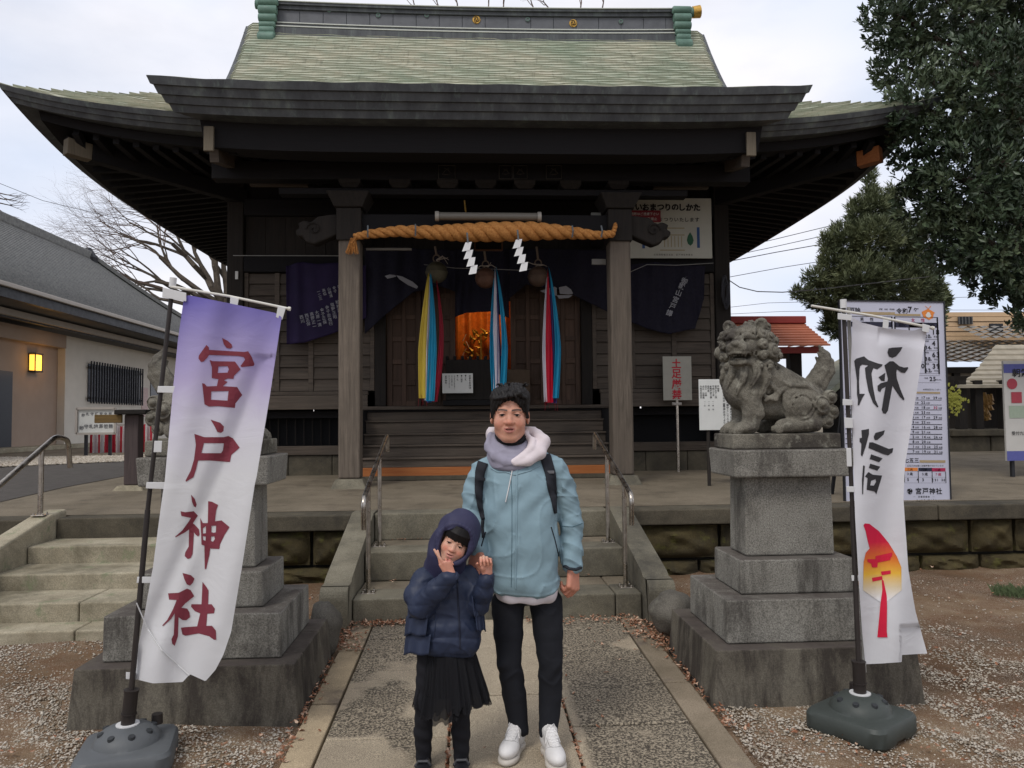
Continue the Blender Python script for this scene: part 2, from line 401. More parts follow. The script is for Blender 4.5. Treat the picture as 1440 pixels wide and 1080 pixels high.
def terrace_mat():
    M = NM('terrace_concrete', 0.9, 0.2); v = M.coord(kind='World')
    c = M.ramp(M.noise(1.2, 7, 0.65, v), [(0.3, hexc('625a4c')), (0.68, hexc('7d7363'))])
    c = M.mix(M.ramp(M.noise(2.6, 6, 0.7, v), [(0.52, 0.0), (0.68, 0.6)]), c, hexc('4a4239'))
    c = M.mix(0.3, c, M.ramp(M.noise(160, 3, 0.7, v), [(0.36, 0.1), (0.64, 0.95)]), 'OVERLAY')
    M.color(c); M.bump(M.noise(40, 5, 0.7, v), 0.4, 0.006); return M.done()
m_terrace = terrace_mat()

# ================================================================== the ground
g = MB()
def gfn(u, v):
    X = -60+120*u; Y = -20+200*v
    return (X, Y, 0)
xs = np.concatenate([np.linspace(-120, -8, 12), np.linspace(-7, 8, 61), np.linspace(9, 120, 12)])
ys = np.concatenate([np.linspace(-40, 0, 6), np.linspace(0.5, 7.5, 36), np.linspace(8.5, 300, 16)])
def gheight(x, y):
    n = 0.012*math.sin(x*2.1+y*1.3)+0.008*math.sin(x*5.3-y*4.1+1)+0.005*math.sin(x*11+y*9)
    if -0.95 < x < 1.35: n = -0.012
    if y > 8: n = 0
    return gz(y)+n-0.01
vs = [(x, y, gheight(x, y)) for y in ys for x in xs]; nx = len(xs)
g.add(vs, [(j*nx+i, j*nx+i+1, (j+1)*nx+i+1, (j+1)*nx+i) for j in range(len(ys)-1) for i in range(nx-1)])
tag(g.build('ground', m_ground, smooth=True, angle=180), kind='structure')

# stone path: slabs and kerb stones, each its own block
path = root('path', None, None, (0.2, 4, 0), kind='structure')
def slab(x0, x1, y0, y1, mat, name, jit=0.003):
    gap = 0.006; b = MB(); dz = random.uniform(-jit, jit)
    zz = lambda y: gz(y)+0.018+dz
    b.add([(x0+gap, y0+gap, zz(y0)-0.12), (x1-gap, y0+gap, zz(y0)-0.12), (x1-gap, y1-gap, zz(y1)-0.12), (x0+gap, y1-gap, zz(y1)-0.12),
           (x0+gap, y0+gap, zz(y0)), (x1-gap, y0+gap, zz(y0)), (x1-gap, y1-gap, zz(y1)), (x0+gap, y1-gap, zz(y1))],
          [(0, 3, 2, 1), (4, 5, 6, 7), (0, 1, 5, 4), (1, 2, 6, 5), (2, 3, 7, 6), (3, 0, 4, 7)])
    return b.build(name, mat, path, bevel=0.008, seg=2)
PEND = 5.76
for x0, x1, js in ((-0.71, -0.11, [0.2, 1.1, 2.0, 2.9, 3.8, 4.74, 5.35]), (-0.11, 0.49, [0.5, 1.5, 2.45, 3.35, 4.30, 5.12]), (0.49, 1.095, [0.1, 1.05, 2.0, 2.95, 3.87, 4.83])):
    e = [-0.9]+js+[PEND]
    for a, b_ in zip(e[:-1], e[1:]): slab(x0, x1, a, b_, m_slab, 'paving_slab')
for x0, x1, js, mm in ((-0.865, -0.71, [-0.2, 0.9, 2.0, 3.1, 4.25, 5.27], m_curbL), (1.095, 1.255, [0.0, 1.1, 2.2, 3.3, 4.42], m_curbR)):
    e = [-0.9]+js+[PEND]
    for a, b_ in zip(e[:-1], e[1:]): slab(x0, x1, a, b_, mm, 'kerb_stone')

# ------------------------------------------------------------------ terrace: top sheet, coping stones, rock wall blocks
ter = root('terrace', None, None, (0.2, 8, 0), kind='structure')
b = MB()
zs = lambda x, y: pz(y)
xs2 = np.linspace(-30, 30, 41); ys2 = np.array([PY0+0.26, 8, 9, 10, 11, 12, 13, 16, 20, 26, 34, 50, 90])
vs = [(x, y, pz(y)+0.004) for y in ys2 for x in xs2]; nx = len(xs2)
b.add(vs, [(j*nx+i, j*nx+i+1, (j+1)*nx+i+1, (j+1)*nx+i) for j in range(len(ys2)-1) for i in range(nx-1)])
b.build('terrace_paving', m_terrace, ter, smooth=True)
CT, CB = PZ0+0.006, PZ0-0.135      # coping
def coping(x0, x1, y0=PY0):
    x = x0
    while x < x1-0.05:
        w = min(random.uniform(1.15, 1.7), x1-x)
        if x1-(x+w) < 0.4: w = x1-x
        bb = MB(); bb.box(x+0.004, x+w-0.004, y0-0.06+random.uniform(-0.006, 0.006), y0+0.28, CB, CT+random.uniform(-0.003, 0.004))
        bb.build('coping_stone', m_coping, ter, bevel=0.012); x += w
def rocks(x0, x1, y0=PY0):
    rows = [(CB-0.33, CB-0.01), (CB-0.52, CB-0.34)]
    for k, (z0, z1) in enumerate(rows):
        x = x0-random.uniform(0, 0.2) if False else x0
        while x < x1-0.03:
            w = min(random.uniform(0.40, 1.05), x1-x)
            if x1-(x+w) < 0.2: w = x1-x
            cx, cz = x+w/2, (z0+z1)/2; seed = random.uniform(0, 50); hw, hh = w/2-0.012, (z1-z0)/2-0.008
            def fn(u, v, cx=cx, cz=cz, hw=hw, hh=hh, seed=seed):
                a, c = u*2-1, v*2-1
                edge = max(abs(a), abs(c)); bulge = 0.075*(1-edge**4)
                n = 0.024*math.sin(a*5+seed)*math.cos(c*4+seed*1.3)+0.010*math.sin(a*9+c*8+seed)+0.004*math.sin(a*23-c*15+seed)
                rr = 1-0.10*(abs(a*c))**2
                return (cx+a*hw*rr, y0+0.06-bulge-n*(1-edge**3), cz+c*hh*rr)
            r = MB(); r.grid(fn, 22, 11)
            r.box(cx-hw*0.98, cx+hw*0.98, y0+0.055, y0+0.2, cz-hh*0.98, cz+hh*0.98)
            r.build('wall_stone', m_rock, ter, smooth=True, angle=50); x += w
sL, sR = -1.06, 1.48          # outer faces of the central stair's flanks
for a, b_ in ((-2.05, sL), (sR, 9.5)):
    coping(a, b_); rocks(a, b_)
coping(-9, -3.9); rocks(-9, -3.9)
bb = MB(); bb.box(-9, 9.5, PY0+0.12, PY0+0.2, 0, CB-0.005); bb.build('wall_core', flat('wall_joint_dark', (0.02, 0.018, 0.015, 1), 1), ter)
# asphalt lane and white gravel strip on the terrace at the left
nr = np.array([atZ(px, py, 0.90) for px, py in ((-500, 760), (-150, 718), (0, 697), (90, 681), (180, 668), (240, 660))]); fr_ = np.array([atZ(px, py, 0.90) for px, py in ((-500, 715), (-250, 684), (0, 660), (60, 653), (90, 650), (240, 646))])
b = MB()
def lane(u, v):
    t = np.linspace(0, 1, 6); a = [np.interp(u, t, nr[:, i]) for i in (0, 1)]; c = [np.interp(u, t, fr_[:, i]) for i in (0, 1)]; x, y = a[0]+(c[0]-a[0])*v, a[1]+(c[1]-a[1])*v; return (x, y, pz(y)+0.010)
b.grid(lane, 20, 20)
tag(b.build('asphalt_lane', m_asphalt, norm=True), kind='structure')

# ------------------------------------------------------------------ central stone stairs
st = root('stone_stairs', 'short flight of grey stone steps between sloping stone flanks, leading up to the shrine', 'stairs', (0.14, 6.4, gz(6)))
Z1, Z2 = 0.345, 0.575
def stepblock(x0, x1, y0, y1, z0, z1, mat, nm='step', par=None): 
    bb = MB(); bb.box(x0, x1, y0, y1, z0, z1); return bb.build(nm, mat, par, bevel=0.014, seg=3)
xi0, xi1 = -0.87, 1.28
def course(y0, y1, z0, z1, cuts, tread):
    e = [xi0]+cuts+[xi1]
    for a, c in zip(e[:-1], e[1:]):
        stepblock(a+0.003, c-0.003, y0+random.uniform(-.003, .003), y0+0.34, z0, z1, m_step, 'step_stone', st)
        stepblock(a+0.003, c-0.003, y0+0.345, y1, z0, z1-0.006+random.uniform(-.002, .002), m_terrace, 'tread_infill', st)
course(5.76, 6.42, gz(5.7)-0.1, Z1, [0.05, 1.08], 0); course(6.42, 7.08, Z1-0.01, Z2, [-0.28, 0.5], 0)
stepblock(xi0, -0.05, 7.08, 7.5, Z2-0.01, CT+0.002, m_step, 'step_stone', st); stepblock(-0.044, xi1, 7.08, 7.5, Z2-0.01, CT, m_step, 'step_stone', st)
for s_, (x0, x1) in enumerate(((xi0-0.20, xi0-0.004), (xi1+0.004, xi1+0.20))):
    # sloping flank with a rounded curled foot
    zb = gz(5.8)-0.08; ft = 0.50
    poly = [(5.74, ft-0.03), (5.62, ft-0.03)]
    for k in range(7):
        a = math.radians(90+k*15); poly.append((5.64+0.09*math.cos(a), ft-0.12+0.09*math.sin(a)))
    poly += [(5.55, ft-0.22), (5.565, zb), (7.3, zb), (7.3, CT+0.01), (7.08, CT+0.015)]
    poly = [(5.80, ft)]+poly
    p = MB(); p.prismx(poly, x0, x1); p.build('stair_flank', m_step, st, bevel=0.012, seg=2)

# ------------------------------------------------------------------ old steps at the left
ls = root('side_stairs', 'wide flight of worn pale steps at the left edge, climbing to the terrace', 'stairs', (-4.6, 6.3, gz(6)))
X0, X1 = -3.70, -2.05
tr = [(5.50, 0.21), (5.83, 0.36), (6.19, 0.475), (6.55, 0.60), (6.91, CT)]
# sharp front edges follow the photograph: each tread about a third of a metre
prev = gz(5.4)-0.05
fl = [(5.50, 5.76, 0.235), (5.76, 6.22, 0.366), (6.22, 6.69, 0.487), (6.69, 7.14, 0.628), (7.14, 7.5, CT)]
for k, (y0, y1, z) in enumerate(fl):
    e = [X0, random.uniform(-2.9, -2.4), X1]
    for a, c in zip(e[:-1], e[1:]): stepblock(a+0.003, c-0.003, y0, y1, prev-0.05, z, m_stepL if k < 4 else m_coping, 'step_stone', ls)
    prev = z
p = MB()
pa = at(-60, 880, 5.6); 
poly = [(5.15, gz(5.2)-0.05), (5.15, 0.38), (5.25, 0.44), (7.08, 0.85), (7.34, 0.87), (7.34, 0.2)]
p.prismx(poly, -3.88, -3.705)
p.build('stair_flank', m_stepL, ls, bevel=0.02)

# ------------------------------------------------------------------ pedestals
def pedestal(label, cx, yf, mirror, gap):
    zb = gz(yf)-0.05
    t = root('stone_pedestal', label, 'pedestal', (cx, yf+0.5, zb), group='stepped granite pedestals of the guardian lions')
    cy = yf+0.467
    T = [('plinth_course', 0.58, 0.485, 0.553, 0.457, zb, 0.404, m_granite_dark), ('plinth_course', 0.460, 0.357, 0.457, 0.355, 0.407, 0.643, m_granite),
         ('plinth_course', 0.335, 0.237, 0.333, 0.235, 0.646, 0.840, m_granite), ('shaft', 0.265, 0.138, 0.258, 0.134, 0.843, 1.300, m_granite), ('cap_stone', 0.348, 0.222, 0.358, 0.232, 1.303, 1.462, m_granite)]
    for nm, a0, b0, a1, b1, z0, z1, mm in T:
        if nm == 'plinth_course' and a0 > 0.4:     # built of several blocks, joints show on the sides
            cuts = [-0.55, 0.35] if a0 > 0.5 else [-0.35, 0.45]
            e = [-1]+cuts+[1]
            for q in range(len(e)-1):
                g0, g1 = (0.0015 if q else 0), (0.0015 if q < len(e)-2 else 0)
                bb = MB(); bb.frustum((cx-a0, cx+a0, cy+b0*e[q]+g0, cy+b0*e[q+1]-g1), (cx-a1, cx+a1, cy+b1*e[q]+g0, cy+b1*e[q+1]-g1), z0, z1)
                bb.build(nm, mm, t, bevel=0.008, seg=2)
        else:
            bb = MB(); bb.frustum((cx-a0, cx+a0, cy-b0, cy+b0), (cx-a1, cx+a1, cy-b1, cy+b1), z0, z1); bb.build(nm, mm, t, bevel=0.010, seg=2)
    rq = random.Random(int(cx*100)); q = MB(); yf2 = cy-0.138
    for k in range(9):
        x0, z0 = cx+rq.uniform(-0.15, 0.13), 1.02+rq.uniform(-0.10, 0.10); pts = []
        for j in range(6): pts.append((x0+j*0.017+rq.uniform(-.006, .006), yf2+0.0005+0.0075*(z0-0.843)/0.457*1.0, z0+0.016*math.sin(j*1.4+k)+rq.uniform(-.006, .006)))
        q.tube(pts, [0.002, 0.0035, 0.003, 0.004, 0.003, 0.0015], 5)
    tag(q.build('carved_inscription', m_granite, t, smooth=True), kind='stuff')
    return t, cy
pedR, pyR = pedestal('stepped granite pedestal under the open-mouthed lion, right of the path', 1.863, 4.10, False, 0)
pedL, pyL = pedestal('stepped granite pedestal behind the purple and white banner, left of the path', -1.463, 4.07, True, 0)

# ------------------------------------------------------------------ boulders beside the pedestals
def boulder(px, py, pw, ph, Y, label, seed):
    c = at(px, py, Y); s = Y/FPX; rx, rz = pw*s/2, ph*s/2; ry = (rx+rz)*0.55
    rn = random.Random(seed); ph_ = [rn.uniform(0, 6) for _ in range(6)]
    def fn(u, v):
        a = 2*math.pi*u; b_ = math.pi*v
        x, y, z = math.sin(b_)*math.cos(a), math.sin(b_)*math.sin(a), -math.cos(b_)
        d = 1+0.10*math.sin(3*x+ph_[0])*math.cos(3*y+ph_[1])+0.07*math.sin(6*z+ph_[2]+2*x)+0.03*math.sin(11*x+ph_[3])*math.sin(9*z+ph_[4])
        return (c[0]+x*rx*d, c[1]+y*ry*d, c[2]+z*rz*d)
    m_ = MB(); m_.grid(fn, 26, 16, wrap=True)
    return tag(m_.build('boulder', m_boulder, None, smooth=True, angle=180, org=(c[0], c[1], c[2]-rz)), label, 'rock', 'natural boulders behind the pedestals')
boulder(945, 862, 58, 62, 5.25, 'rounded dark boulder left of the right pedestal, at the foot of the stair flank', 3)
boulder(457, 882, 44, 74, 5.15, 'grey boulder tucked behind the left pedestal beside the path', 5)

# ------------------------------------------------------------------ handrails
def rail(label, posts, line, r=0.019, group='steel handrails'):
    lo = posts[0]
    t = root('handrail', label, 'handrail', tuple(posts[0][0]), group=group)
    m_ = MB(); 
    # smooth the polyline by corner rounding
    pts = [Vector(p) for p in line]; sm = [pts[0]]
    for i in range(1, len(pts)-1):
        a, b_, c = pts[i-1], pts[i], pts[i+1]; d = min(0.07, (a-b_).length*0.45, (c-b_).length*0.45)
        p0 = b_+(a-b_).normalized()*d; p1 = b_+(c-b_).normalized()*d
        for k in range(7):
            q = k/6; sm.append(p0*(1-q)**2+b_*2*q*(1-q)+p1*q*q)
    sm.append(pts[-1]); m_.tube(sm, r, 14); m_.build('top_rail', m_steel, t, smooth=True)
    for (pb, ptop) in posts:
        q = MB(); q.tube([pb, ptop], r*0.92, 14); q.build('post', m_steel, t, smooth=True)
        q = MB(); q.box(pb[0]-0.055, pb[0]+0.055, pb[1]-0.055, pb[1]+0.055, pb[2], pb[2]+0.009)
        fp = q.build('base_plate', m_steel, t, bevel=0.003)
        for dx in (-0.038, 0.038):
            for dy in (-0.038, 0.038):
                q = MB(); q.lathe([(0.010, 0), (0.010, 0.008), (0.005, 0.012), (0.005, 0.02)], (pb[0]+dx, pb[1]+dy, pb[2]+0.009), 8); q.build('bolt', m_steel, fp, smooth=True)
    return t
def rail_c(label, xs_, xo, sgn):
    ya, yb = 5.98, 6.72
    za, zb_ = Z1-0.004, Z2-0.004
    f = lambda y: 1.086+(y-5.74)*0.266
    low, high = 5.70, 7.36
    line = [(xs_, low+0.02, f(low)-0.22), (xs_, low, f(low)), (xs_, high, f(high)), (xs_, high+0.02, f(high)-0.16)]
    return rail(label, [((xs_, ya, za), (xs_, ya, f(ya)-0.005)), ((xs_, yb, zb_), (xs_, yb, f(yb)-0.005))], line)
rail_c('steel handrail on the left side of the central steps, behind the girl', -0.78, 0, 1)
rail_c('steel handrail on the right side of the central steps, right of the man', 1.20, 0, 1)
XL = -3.79
f2 = lambda y: 1.50+(y-7.2)*0.45
rail('steel handrail of the side steps at the left edge of the picture', [((XL, 7.05, 0.845), (XL, 7.05, f2(7.05)-0.005)), ((XL, 5.6, 0.52), (XL, 5.8, f2(5.8)-0.005))],
     [(XL, 5.5, f2(5.5)-0.2), (XL, 5.45, f2(5.45)), (XL, 7.28, f2(7.28)), (XL, 7.50, f2(7.28)-0.03), (XL, 7.54, f2(7.28)-0.30)], r=0.024)

# ------------------------------------------------------------------ pebbles and fallen leaves
def octa_scatter(P, S, squash=0.6):
    base = np.array([(1, 0, 0), (0.5, 0.85, 0.1), (-0.5, 0.85, -0.1), (-1, 0, 0.05), (-0.5, -0.85, 0), (0.5, -0.85, 0.1), (0.1, 0.05, 1), (0, 0, -0.6)], float)
    tri = np.array([(0, 1, 6), (1, 2, 6), (2, 3, 6), (3, 4, 6), (4, 5, 6), (5, 0, 6), (1, 0, 7), (2, 1, 7), (3, 2, 7), (4, 3, 7), (5, 4, 7), (0, 5, 7)])
    N = len(P); a = RNG.uniform(0, 6.28, N); ca, sa = np.cos(a), np.sin(a)
    j = RNG.uniform(0.75, 1.25, (N, 8, 1)); B = base[None]*j*RNG.uniform(0.75, 1.25, (N, 1, 3)); B[:, :, 2] *= squash
    R = np.empty_like(B); R[:, :, 0] = B[:, :, 0]*ca[:, None]-B[:, :, 1]*sa[:, None]; R[:, :, 1] = B[:, :, 0]*sa[:, None]+B[:, :, 1]*ca[:, None]; R[:, :, 2] = B[:, :, 2]
    V = (R*S[:, None, None]+P[:, None, :]).reshape(-1, 3)
    F = (tri[None]+(np.arange(N)*8)[:, None, None]).reshape(-1, 3)
    return V, F
def np_mesh(name, V, F, mat, parent=None, smooth=False):
    me = bpy.data.meshes.new(name); me.vertices.add(len(V)); me.vertices.foreach_set('co', np.ascontiguousarray(V, np.float32).ravel())
    k = F.shape[1]; me.loops.add(F.size); me.loops.foreach_set('vertex_index', np.ascontiguousarray(F, np.int32).ravel())
    me.polygons.add(len(F)); me.polygons.foreach_set('loop_start', np.arange(0, F.size, k, dtype=np.int32))
    if smooth: me.polygons.foreach_set('use_smooth', np.ones(len(F), bool))
    me.materials.append(mat); me.update(calc_edges=True)
    return link(bpy.data.objects.new(name, me), parent)
def lat(x, y, s, seed):   # cheap smooth value field for patchiness
    return (np.sin(x*s*1.7+seed)+np.sin(y*s*2.3+seed*2)+np.sin((x+y)*s*1.1+seed*3)+np.sin((x-y*0.7)*s*3.1+seed*1.7)*0.7)/3.7
def inside_ped(x, y):
    return ((abs(x+1.463) < 0.58) & (y > 4.04) & (y < 5.0)) | ((abs(x-1.86) < 0.57) & (y > 4.11) & (y < 5.05))
N = 230000
x = RNG.uniform(-4.2, 5.2, N); y = 2.6+(RNG.random(N)**1.25)*4.2
d = lat(x, y, 1.2, 1.3)+0.5*lat(x, y, 4.1, 4)
pL = (x < -0.9)*np.clip(1.15-(y-3.2)*0.42+d*0.75, 0.03, 1)
nearped = np.exp(-((y-3.95)/0.4)**2)
pR = (x > 1.29)*np.clip(0.70+d*0.7-(y-4.0)*0.45-(x-2.2)*0.16+nearped*0.35*(x < 2.7), 0.035, 1)
keep = (RNG.random(N) < (pL+pR)) & ~inside_ped(x, y)
x, y = x[keep], y[keep]; S = RNG.gamma(6, 0.00072, len(x))+0.0016
z = GS*y+0.012*np.sin(x*2.1+y*1.3)+0.008*np.sin(x*5.3-y*4.1+1)+0.005*np.sin(x*11+y*9)-0.01+S*0.25
V, F = octa_scatter(np.stack([x, y, z], 1), S); tag(np_mesh('gravel', V, F, m_pebble), kind='stuff')
N = 9000
u_ = RNG.random(N); px_ = -60+u_*290; py_ = 658-0.045*px_-RNG.random(N)*(13-0.03*px_); gp = np.array([atZ(a, b_, 0.915) for a, b_ in zip(px_, py_)]); x, y = gp[:, 0], gp[:, 1]
V, F = octa_scatter(np.stack([x, y, PZ0+PSL*6+0.02+0*x], 1), RNG.uniform(0.02, 0.05, len(x))); tag(np_mesh('gravel', V, F, m_pebble), kind='stuff')
# leaves
def leaves(P, size, tilt=0.5):
    N = len(P); a = RNG.uniform(0, 6.28, N); L_ = size*RNG.uniform(0.6, 1.3, N)
    base = np.array([(-1, 0, 0.05), (-0.3, 0.38, 0.12), (0.45, 0.3, 0.1), (1, 0, 0.2), (0.45, -0.3, 0.02), (-0.3, -0.38, 0.0)], float)
    B = np.repeat(base[None], N, 0); B[:, :, 2] += RNG.normal(0, tilt*0.35, (N, 6)); B[:, :, 2] += (base[:, 0][None]*RNG.normal(0, tilt, N)[:, None]); B[:, :, 2] = np.abs(B[:, :, 2])
    ca, sa = np.cos(a)[:, None], np.sin(a)[:, None]
    R = np.stack([B[:, :, 0]*ca-B[:, :, 1]*sa, B[:, :, 0]*sa+B[:, :, 1]*ca, B[:, :, 2]], 2)*L_[:, None, None]/2
    V = (R+P[:, None, :]).reshape(-1, 3); F = (np.array([(0, 1, 2, 5), (2, 3, 4, 5)])[None]+(np.arange(N)*6)[:, None, None]).reshape(-1, 4)
    return V, F
ps = []
def strip(n, x0, x1, y0, y1, sx, zoff=0.0, zf=None):
    q = RNG.random(n); X = x0+(x1-x0)*q+RNG.normal(0, sx, n); Yv = y0+(y1-y0)*q+RNG.normal(0, sx, n)
    Z_ = (zf if zf is not None else GS*np.clip(Yv, 0, 7.3))+zoff; ps.append(np.stack([X, Yv, Z_+0*X], 1))
strip(230, -0.95, -0.80, 5.66, 5.1, 0.06, 0.03); strip(120, -0.88, -0.87, 4.95, 3.6, 0.02, 0.02); strip(160, -0.86, -0.45, 5.68, 5.68, 0.04, 0.03)
strip(330, 1.15, 1.32, 5.65, 5.0, 0.07, 0.03); strip(120, 1.29, 1.27, 5.0, 3.8, 0.02, 0.015); strip(120, 0.3, 1.1, 5.66, 5.66, 0.05, 0.03)
strip(160, -0.11, -0.11, 2.6, 4.4, 0.008, 0.012); strip(60, 0.49, 0.49, 2.8, 4.2, 0.008, 0.012)
strip(120, 1.4, 3.2, 3.6, 3.9, 0.22, 0.02); strip(120, 2.6, 5, 4.2, 6.5, 0.6, 0.02); strip(60, -2.6, -1.0, 3.7, 3.7, 0.15, 0.02); strip(90, -2.8, -1.0, 5.4, 6.8, 0.3, 0.02)
strip(60, -0.7, 1.0, 6.3, 6.4, 0.03, 0.012, Z1); strip(50, -0.7, 1.0, 7.0, 7.0, 0.04, 0.012, Z2); strip(40, 0, 1.2, 3.0, 5.6, 0.3, 0.025)
P_ = np.concatenate(ps); V, F = leaves(P_, 0.035); tag(np_mesh('fallen_leaves', V, F, m_leaf_litter), kind='stuff')
# a tuft of green grass at the right edge
tf = at(1424, 858, 6.2); q = MB()
for k in range(420):
    a = random.uniform(0, 6.28); r_ = 0.16*math.sqrt(random.random()); bx, by = tf[0]+r_*math.cos(a), tf[1]+r_*math.sin(a)*0.8; h = random.uniform(0.03, 0.08); bz = gz(by)-0.01
    dx, dy = random.uniform(-.04, .04), random.uniform(-.04, .04); w = 0.003
    q.add([(bx-w, by, bz), (bx+w, by, bz), (bx+dx*0.5+w*0.7, by+dy*0.5, bz+h*0.7), (bx+dx, by+dy, bz+h)], [(0, 1, 2, 3)])
tag(q.build('grass_tuft', flat('grass_green', hexc('4d5a3c'), 0.8), norm=False), kind='stuff')
# ================================================================== the shrine hall
def copper_mat():
    M = NM('green_copper', 0.62, 0.35); v = M.coord(kind='World')
    n = M.noise(0.9, 6, 0.65, v, 0.3); c = M.ramp(n, [(0.32, hexc('929b87')), (0.5, hexc('a3a592')), (0.68, hexc('b0ab97'))])
    n2 = M.noise(6, 6, 0.7, M.coord((1, 3, 0.5), 'World')); c = M.mix(M.ramp(n2, [(0.5, 0.0), (0.75, 0.4)]), c, hexc('88a08f'))
    n3 = M.noise(3, 5, 0.7, M.coord((6, 1, 0.4), 'World')); c = M.mix(M.ramp(n3, [(0.56, 0.0), (0.72, 0.5)]), c, hexc('5b5c50'))
    br = M.n('ShaderNodeTexBrick'); br.inputs['Scale'].default_value = 1; br.inputs['Brick Width'].default_value = 0.36; br.inputs['Row Height'].default_value = 0.11
    br.inputs['Mortar Size'].default_value = 0.004; br.inputs['Color1'].default_value = (1, 1, 1, 1); br.inputs['Color2'].default_value = (0.9, 0.9, 0.9, 1); br.inputs['Mortar'].default_value = (0.55, 0.55, 0.55, 1)
    M.l(M.coord((1, 0.001, 1.0), 'World', (math.radians(90), 0, 0)), br.inputs['Vector'])
    c = M.mix(0.5, c, M.mix(1.0, c, br.outputs['Color'], 'MULTIPLY'))
    M.color(c); M.bump(M.noise(9, 5, 0.6, v), 0.35, 0.02); M.rough(M.ramp(n, [(0.3, 0.5), (0.7, 0.72)])); return M.done()
m_copper = copper_mat()
def copper_dark():
    M = NM('dark_aged_copper', 0.6, 0.35); v = M.coord(kind='World')
    c = M.ramp(M.noise(1.6, 6, 0.7, M.coord((3, 3, 0.8), 'World')), [(0.3, hexc('34363a')), (0.55, hexc('4b4e50')), (0.75, hexc('646a66'))])
    c = M.mix(M.ramp(M.noise(2.1, 6, 0.7, M.coord((5, 5, 0.5), 'World')), [(0.55, 0.0), (0.75, 0.5)]), c, hexc('76857c'))
    M.color(c); M.bump(M.noise(12, 5, 0.6, v), 0.3, 0.01); return M.done()
m_copdark = copper_dark()
m_coptile = simple('copper_ridge_ornament', hexc('5c776b'), 0.55, 0.22, 5, 0.3, 20)
dk, md_ = hexc('2e2924'), hexc('4a423a')
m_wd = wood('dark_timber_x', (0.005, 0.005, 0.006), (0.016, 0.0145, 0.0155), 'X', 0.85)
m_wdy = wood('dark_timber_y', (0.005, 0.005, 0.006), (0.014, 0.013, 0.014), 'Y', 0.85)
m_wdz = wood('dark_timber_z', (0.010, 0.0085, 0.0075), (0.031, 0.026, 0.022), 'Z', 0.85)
m_board = wood('weathered_board', (0.036, 0.028, 0.022), (0.125, 0.100, 0.079), 'X', 0.85, worn=(0.078, 0.065, 0.052))
m_post = wood('weathered_post', (0.062, 0.050, 0.039), (0.21, 0.172, 0.136), 'Z', 0.85, worn=(0.105, 0.086, 0.068))
m_door = wood('brown_door_wood', (0.042, 0.026, 0.018), (0.105, 0.066, 0.047), 'Z', 0.75)
m_orange = wood('new_orange_timber', (0.30, 0.085, 0.022), (0.42, 0.16, 0.05), 'X', 0.6)
m_pale = wood('pale_end_timber', (0.11, 0.092, 0.065), (0.20, 0.17, 0.125), 'Z', 0.85)
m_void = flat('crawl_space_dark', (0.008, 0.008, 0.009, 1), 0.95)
m_gold = simple('gold_fitting', (0.55, 0.33, 0.08, 1), 0.4, 0.2, 20, 0.1, metal=0.8)

CX, CYR = 0.22, 13.9
HX, HY = 5.60, 4.90
shr = root('shrine_hall', 'dark timber shrine hall with a green copper roof, deep eaves and a projecting front porch', 'shrine', (CX, 11.2, pz(11.2)))
def smooth_interp(xs, ys):
    xs = np.array(xs, float); ys = np.array(ys, float); d = np.gradient(ys, xs)
    def f(x):
        x = min(max(x, xs[0]), xs[-1]); i = min(int(np.searchsorted(xs, x, 'right'))-1, len(xs)-2); h = xs[i+1]-xs[i]; t = (x-xs[i])/h
        return float((2*t**3-3*t**2+1)*ys[i]+(t**3-2*t**2+t)*h*d[i]+(-2*t**3+3*t**2)*ys[i+1]+(t**3-t**2)*h*d[i+1])
    return f
prof = smooth_interp([0, 0.5, 1, 1.45, 2, 2.6, 3.2, 3.8, 4.3, 4.9], [5.19, 5.44, 5.73, 6.00, 6.27, 6.61, 7.07, 7.66, 8.20, 8.90])
UP = 0.37
def zroof(xp, yp):     # xp, yp relative to the roof centre, inside the plan
    dx, dy = HX-abs(xp), HY-abs(yp); d = min(dx, dy) if dx < 1.45 else dy
    d = max(d, 0); t = min(1, max(abs(xp)/max(HX-d, .1), 0)) if dy <= dx else min(1, abs(yp)/max(HY-d, .1))
    return prof(d)+UP*t**4*max(0, 1-d/2.2)**1.3
def xhalf(d): return HX-d if d < 1.45 else 4.06+0.16*max(0, (d-3.0)/1.9)+0.1*math.exp(-(d-1.45)/0.4)
# stepped courses
ds = [0.0]; 
while ds[-1] < HY-0.06:
    d = ds[-1]; sl = (prof(d+0.05)-prof(d))/0.05; ds.append(d+0.105/math.sqrt(1+sl*sl))
ds[-1] = HY-0.05
def zf(d, t): return prof(d)+UP*abs(t)**4*max(0, 1-d/2.2)**1.3+(0.05*t*t*(d/HY)**2)
rn = np.random.default_rng(3)
for s_, nm in ((-1, 'roof_slope'), (1, 'roof_slope')):
    b = MB(); nu = 64
    for k in range(len(ds)-1):
        d0, d1 = ds[k], ds[k+1]; lift = [0.020+0.010*math.sin(i*0.9+k*1.7)+rn.normal(0, 0.004) for i in range(nu+1)]
        rows = []
        for d, up in ((d0, 0), (d0, 1), (d1, 0)):
            h = xhalf(d); r = []
            for i in range(nu+1):
                t = -1+2*i/nu; x = t*h; z = zf(d, t)+(lift[i] if up else 0.0)
                # the verge of the upper roof curls over at the gables
                if d > 1.5: z -= 0.10*max(0, (abs(t)-0.965)/0.035)**2
                r.append((CX+x, CYR+s_*(HY-d)+(0.012*s_ if up else 0), z))
            rows.append(r)
        base = len(b.v)
        for r in rows: b.v.extend(r)
        n = nu+1
        for q in (0, 1):
            for i in range(nu): b.f.append((base+q*n+i, base+q*n+i+1, base+(q+1)*n+i+1, base+(q+1)*n+i)); b.mi.append(0)
    b.build(nm, m_copper, shr)
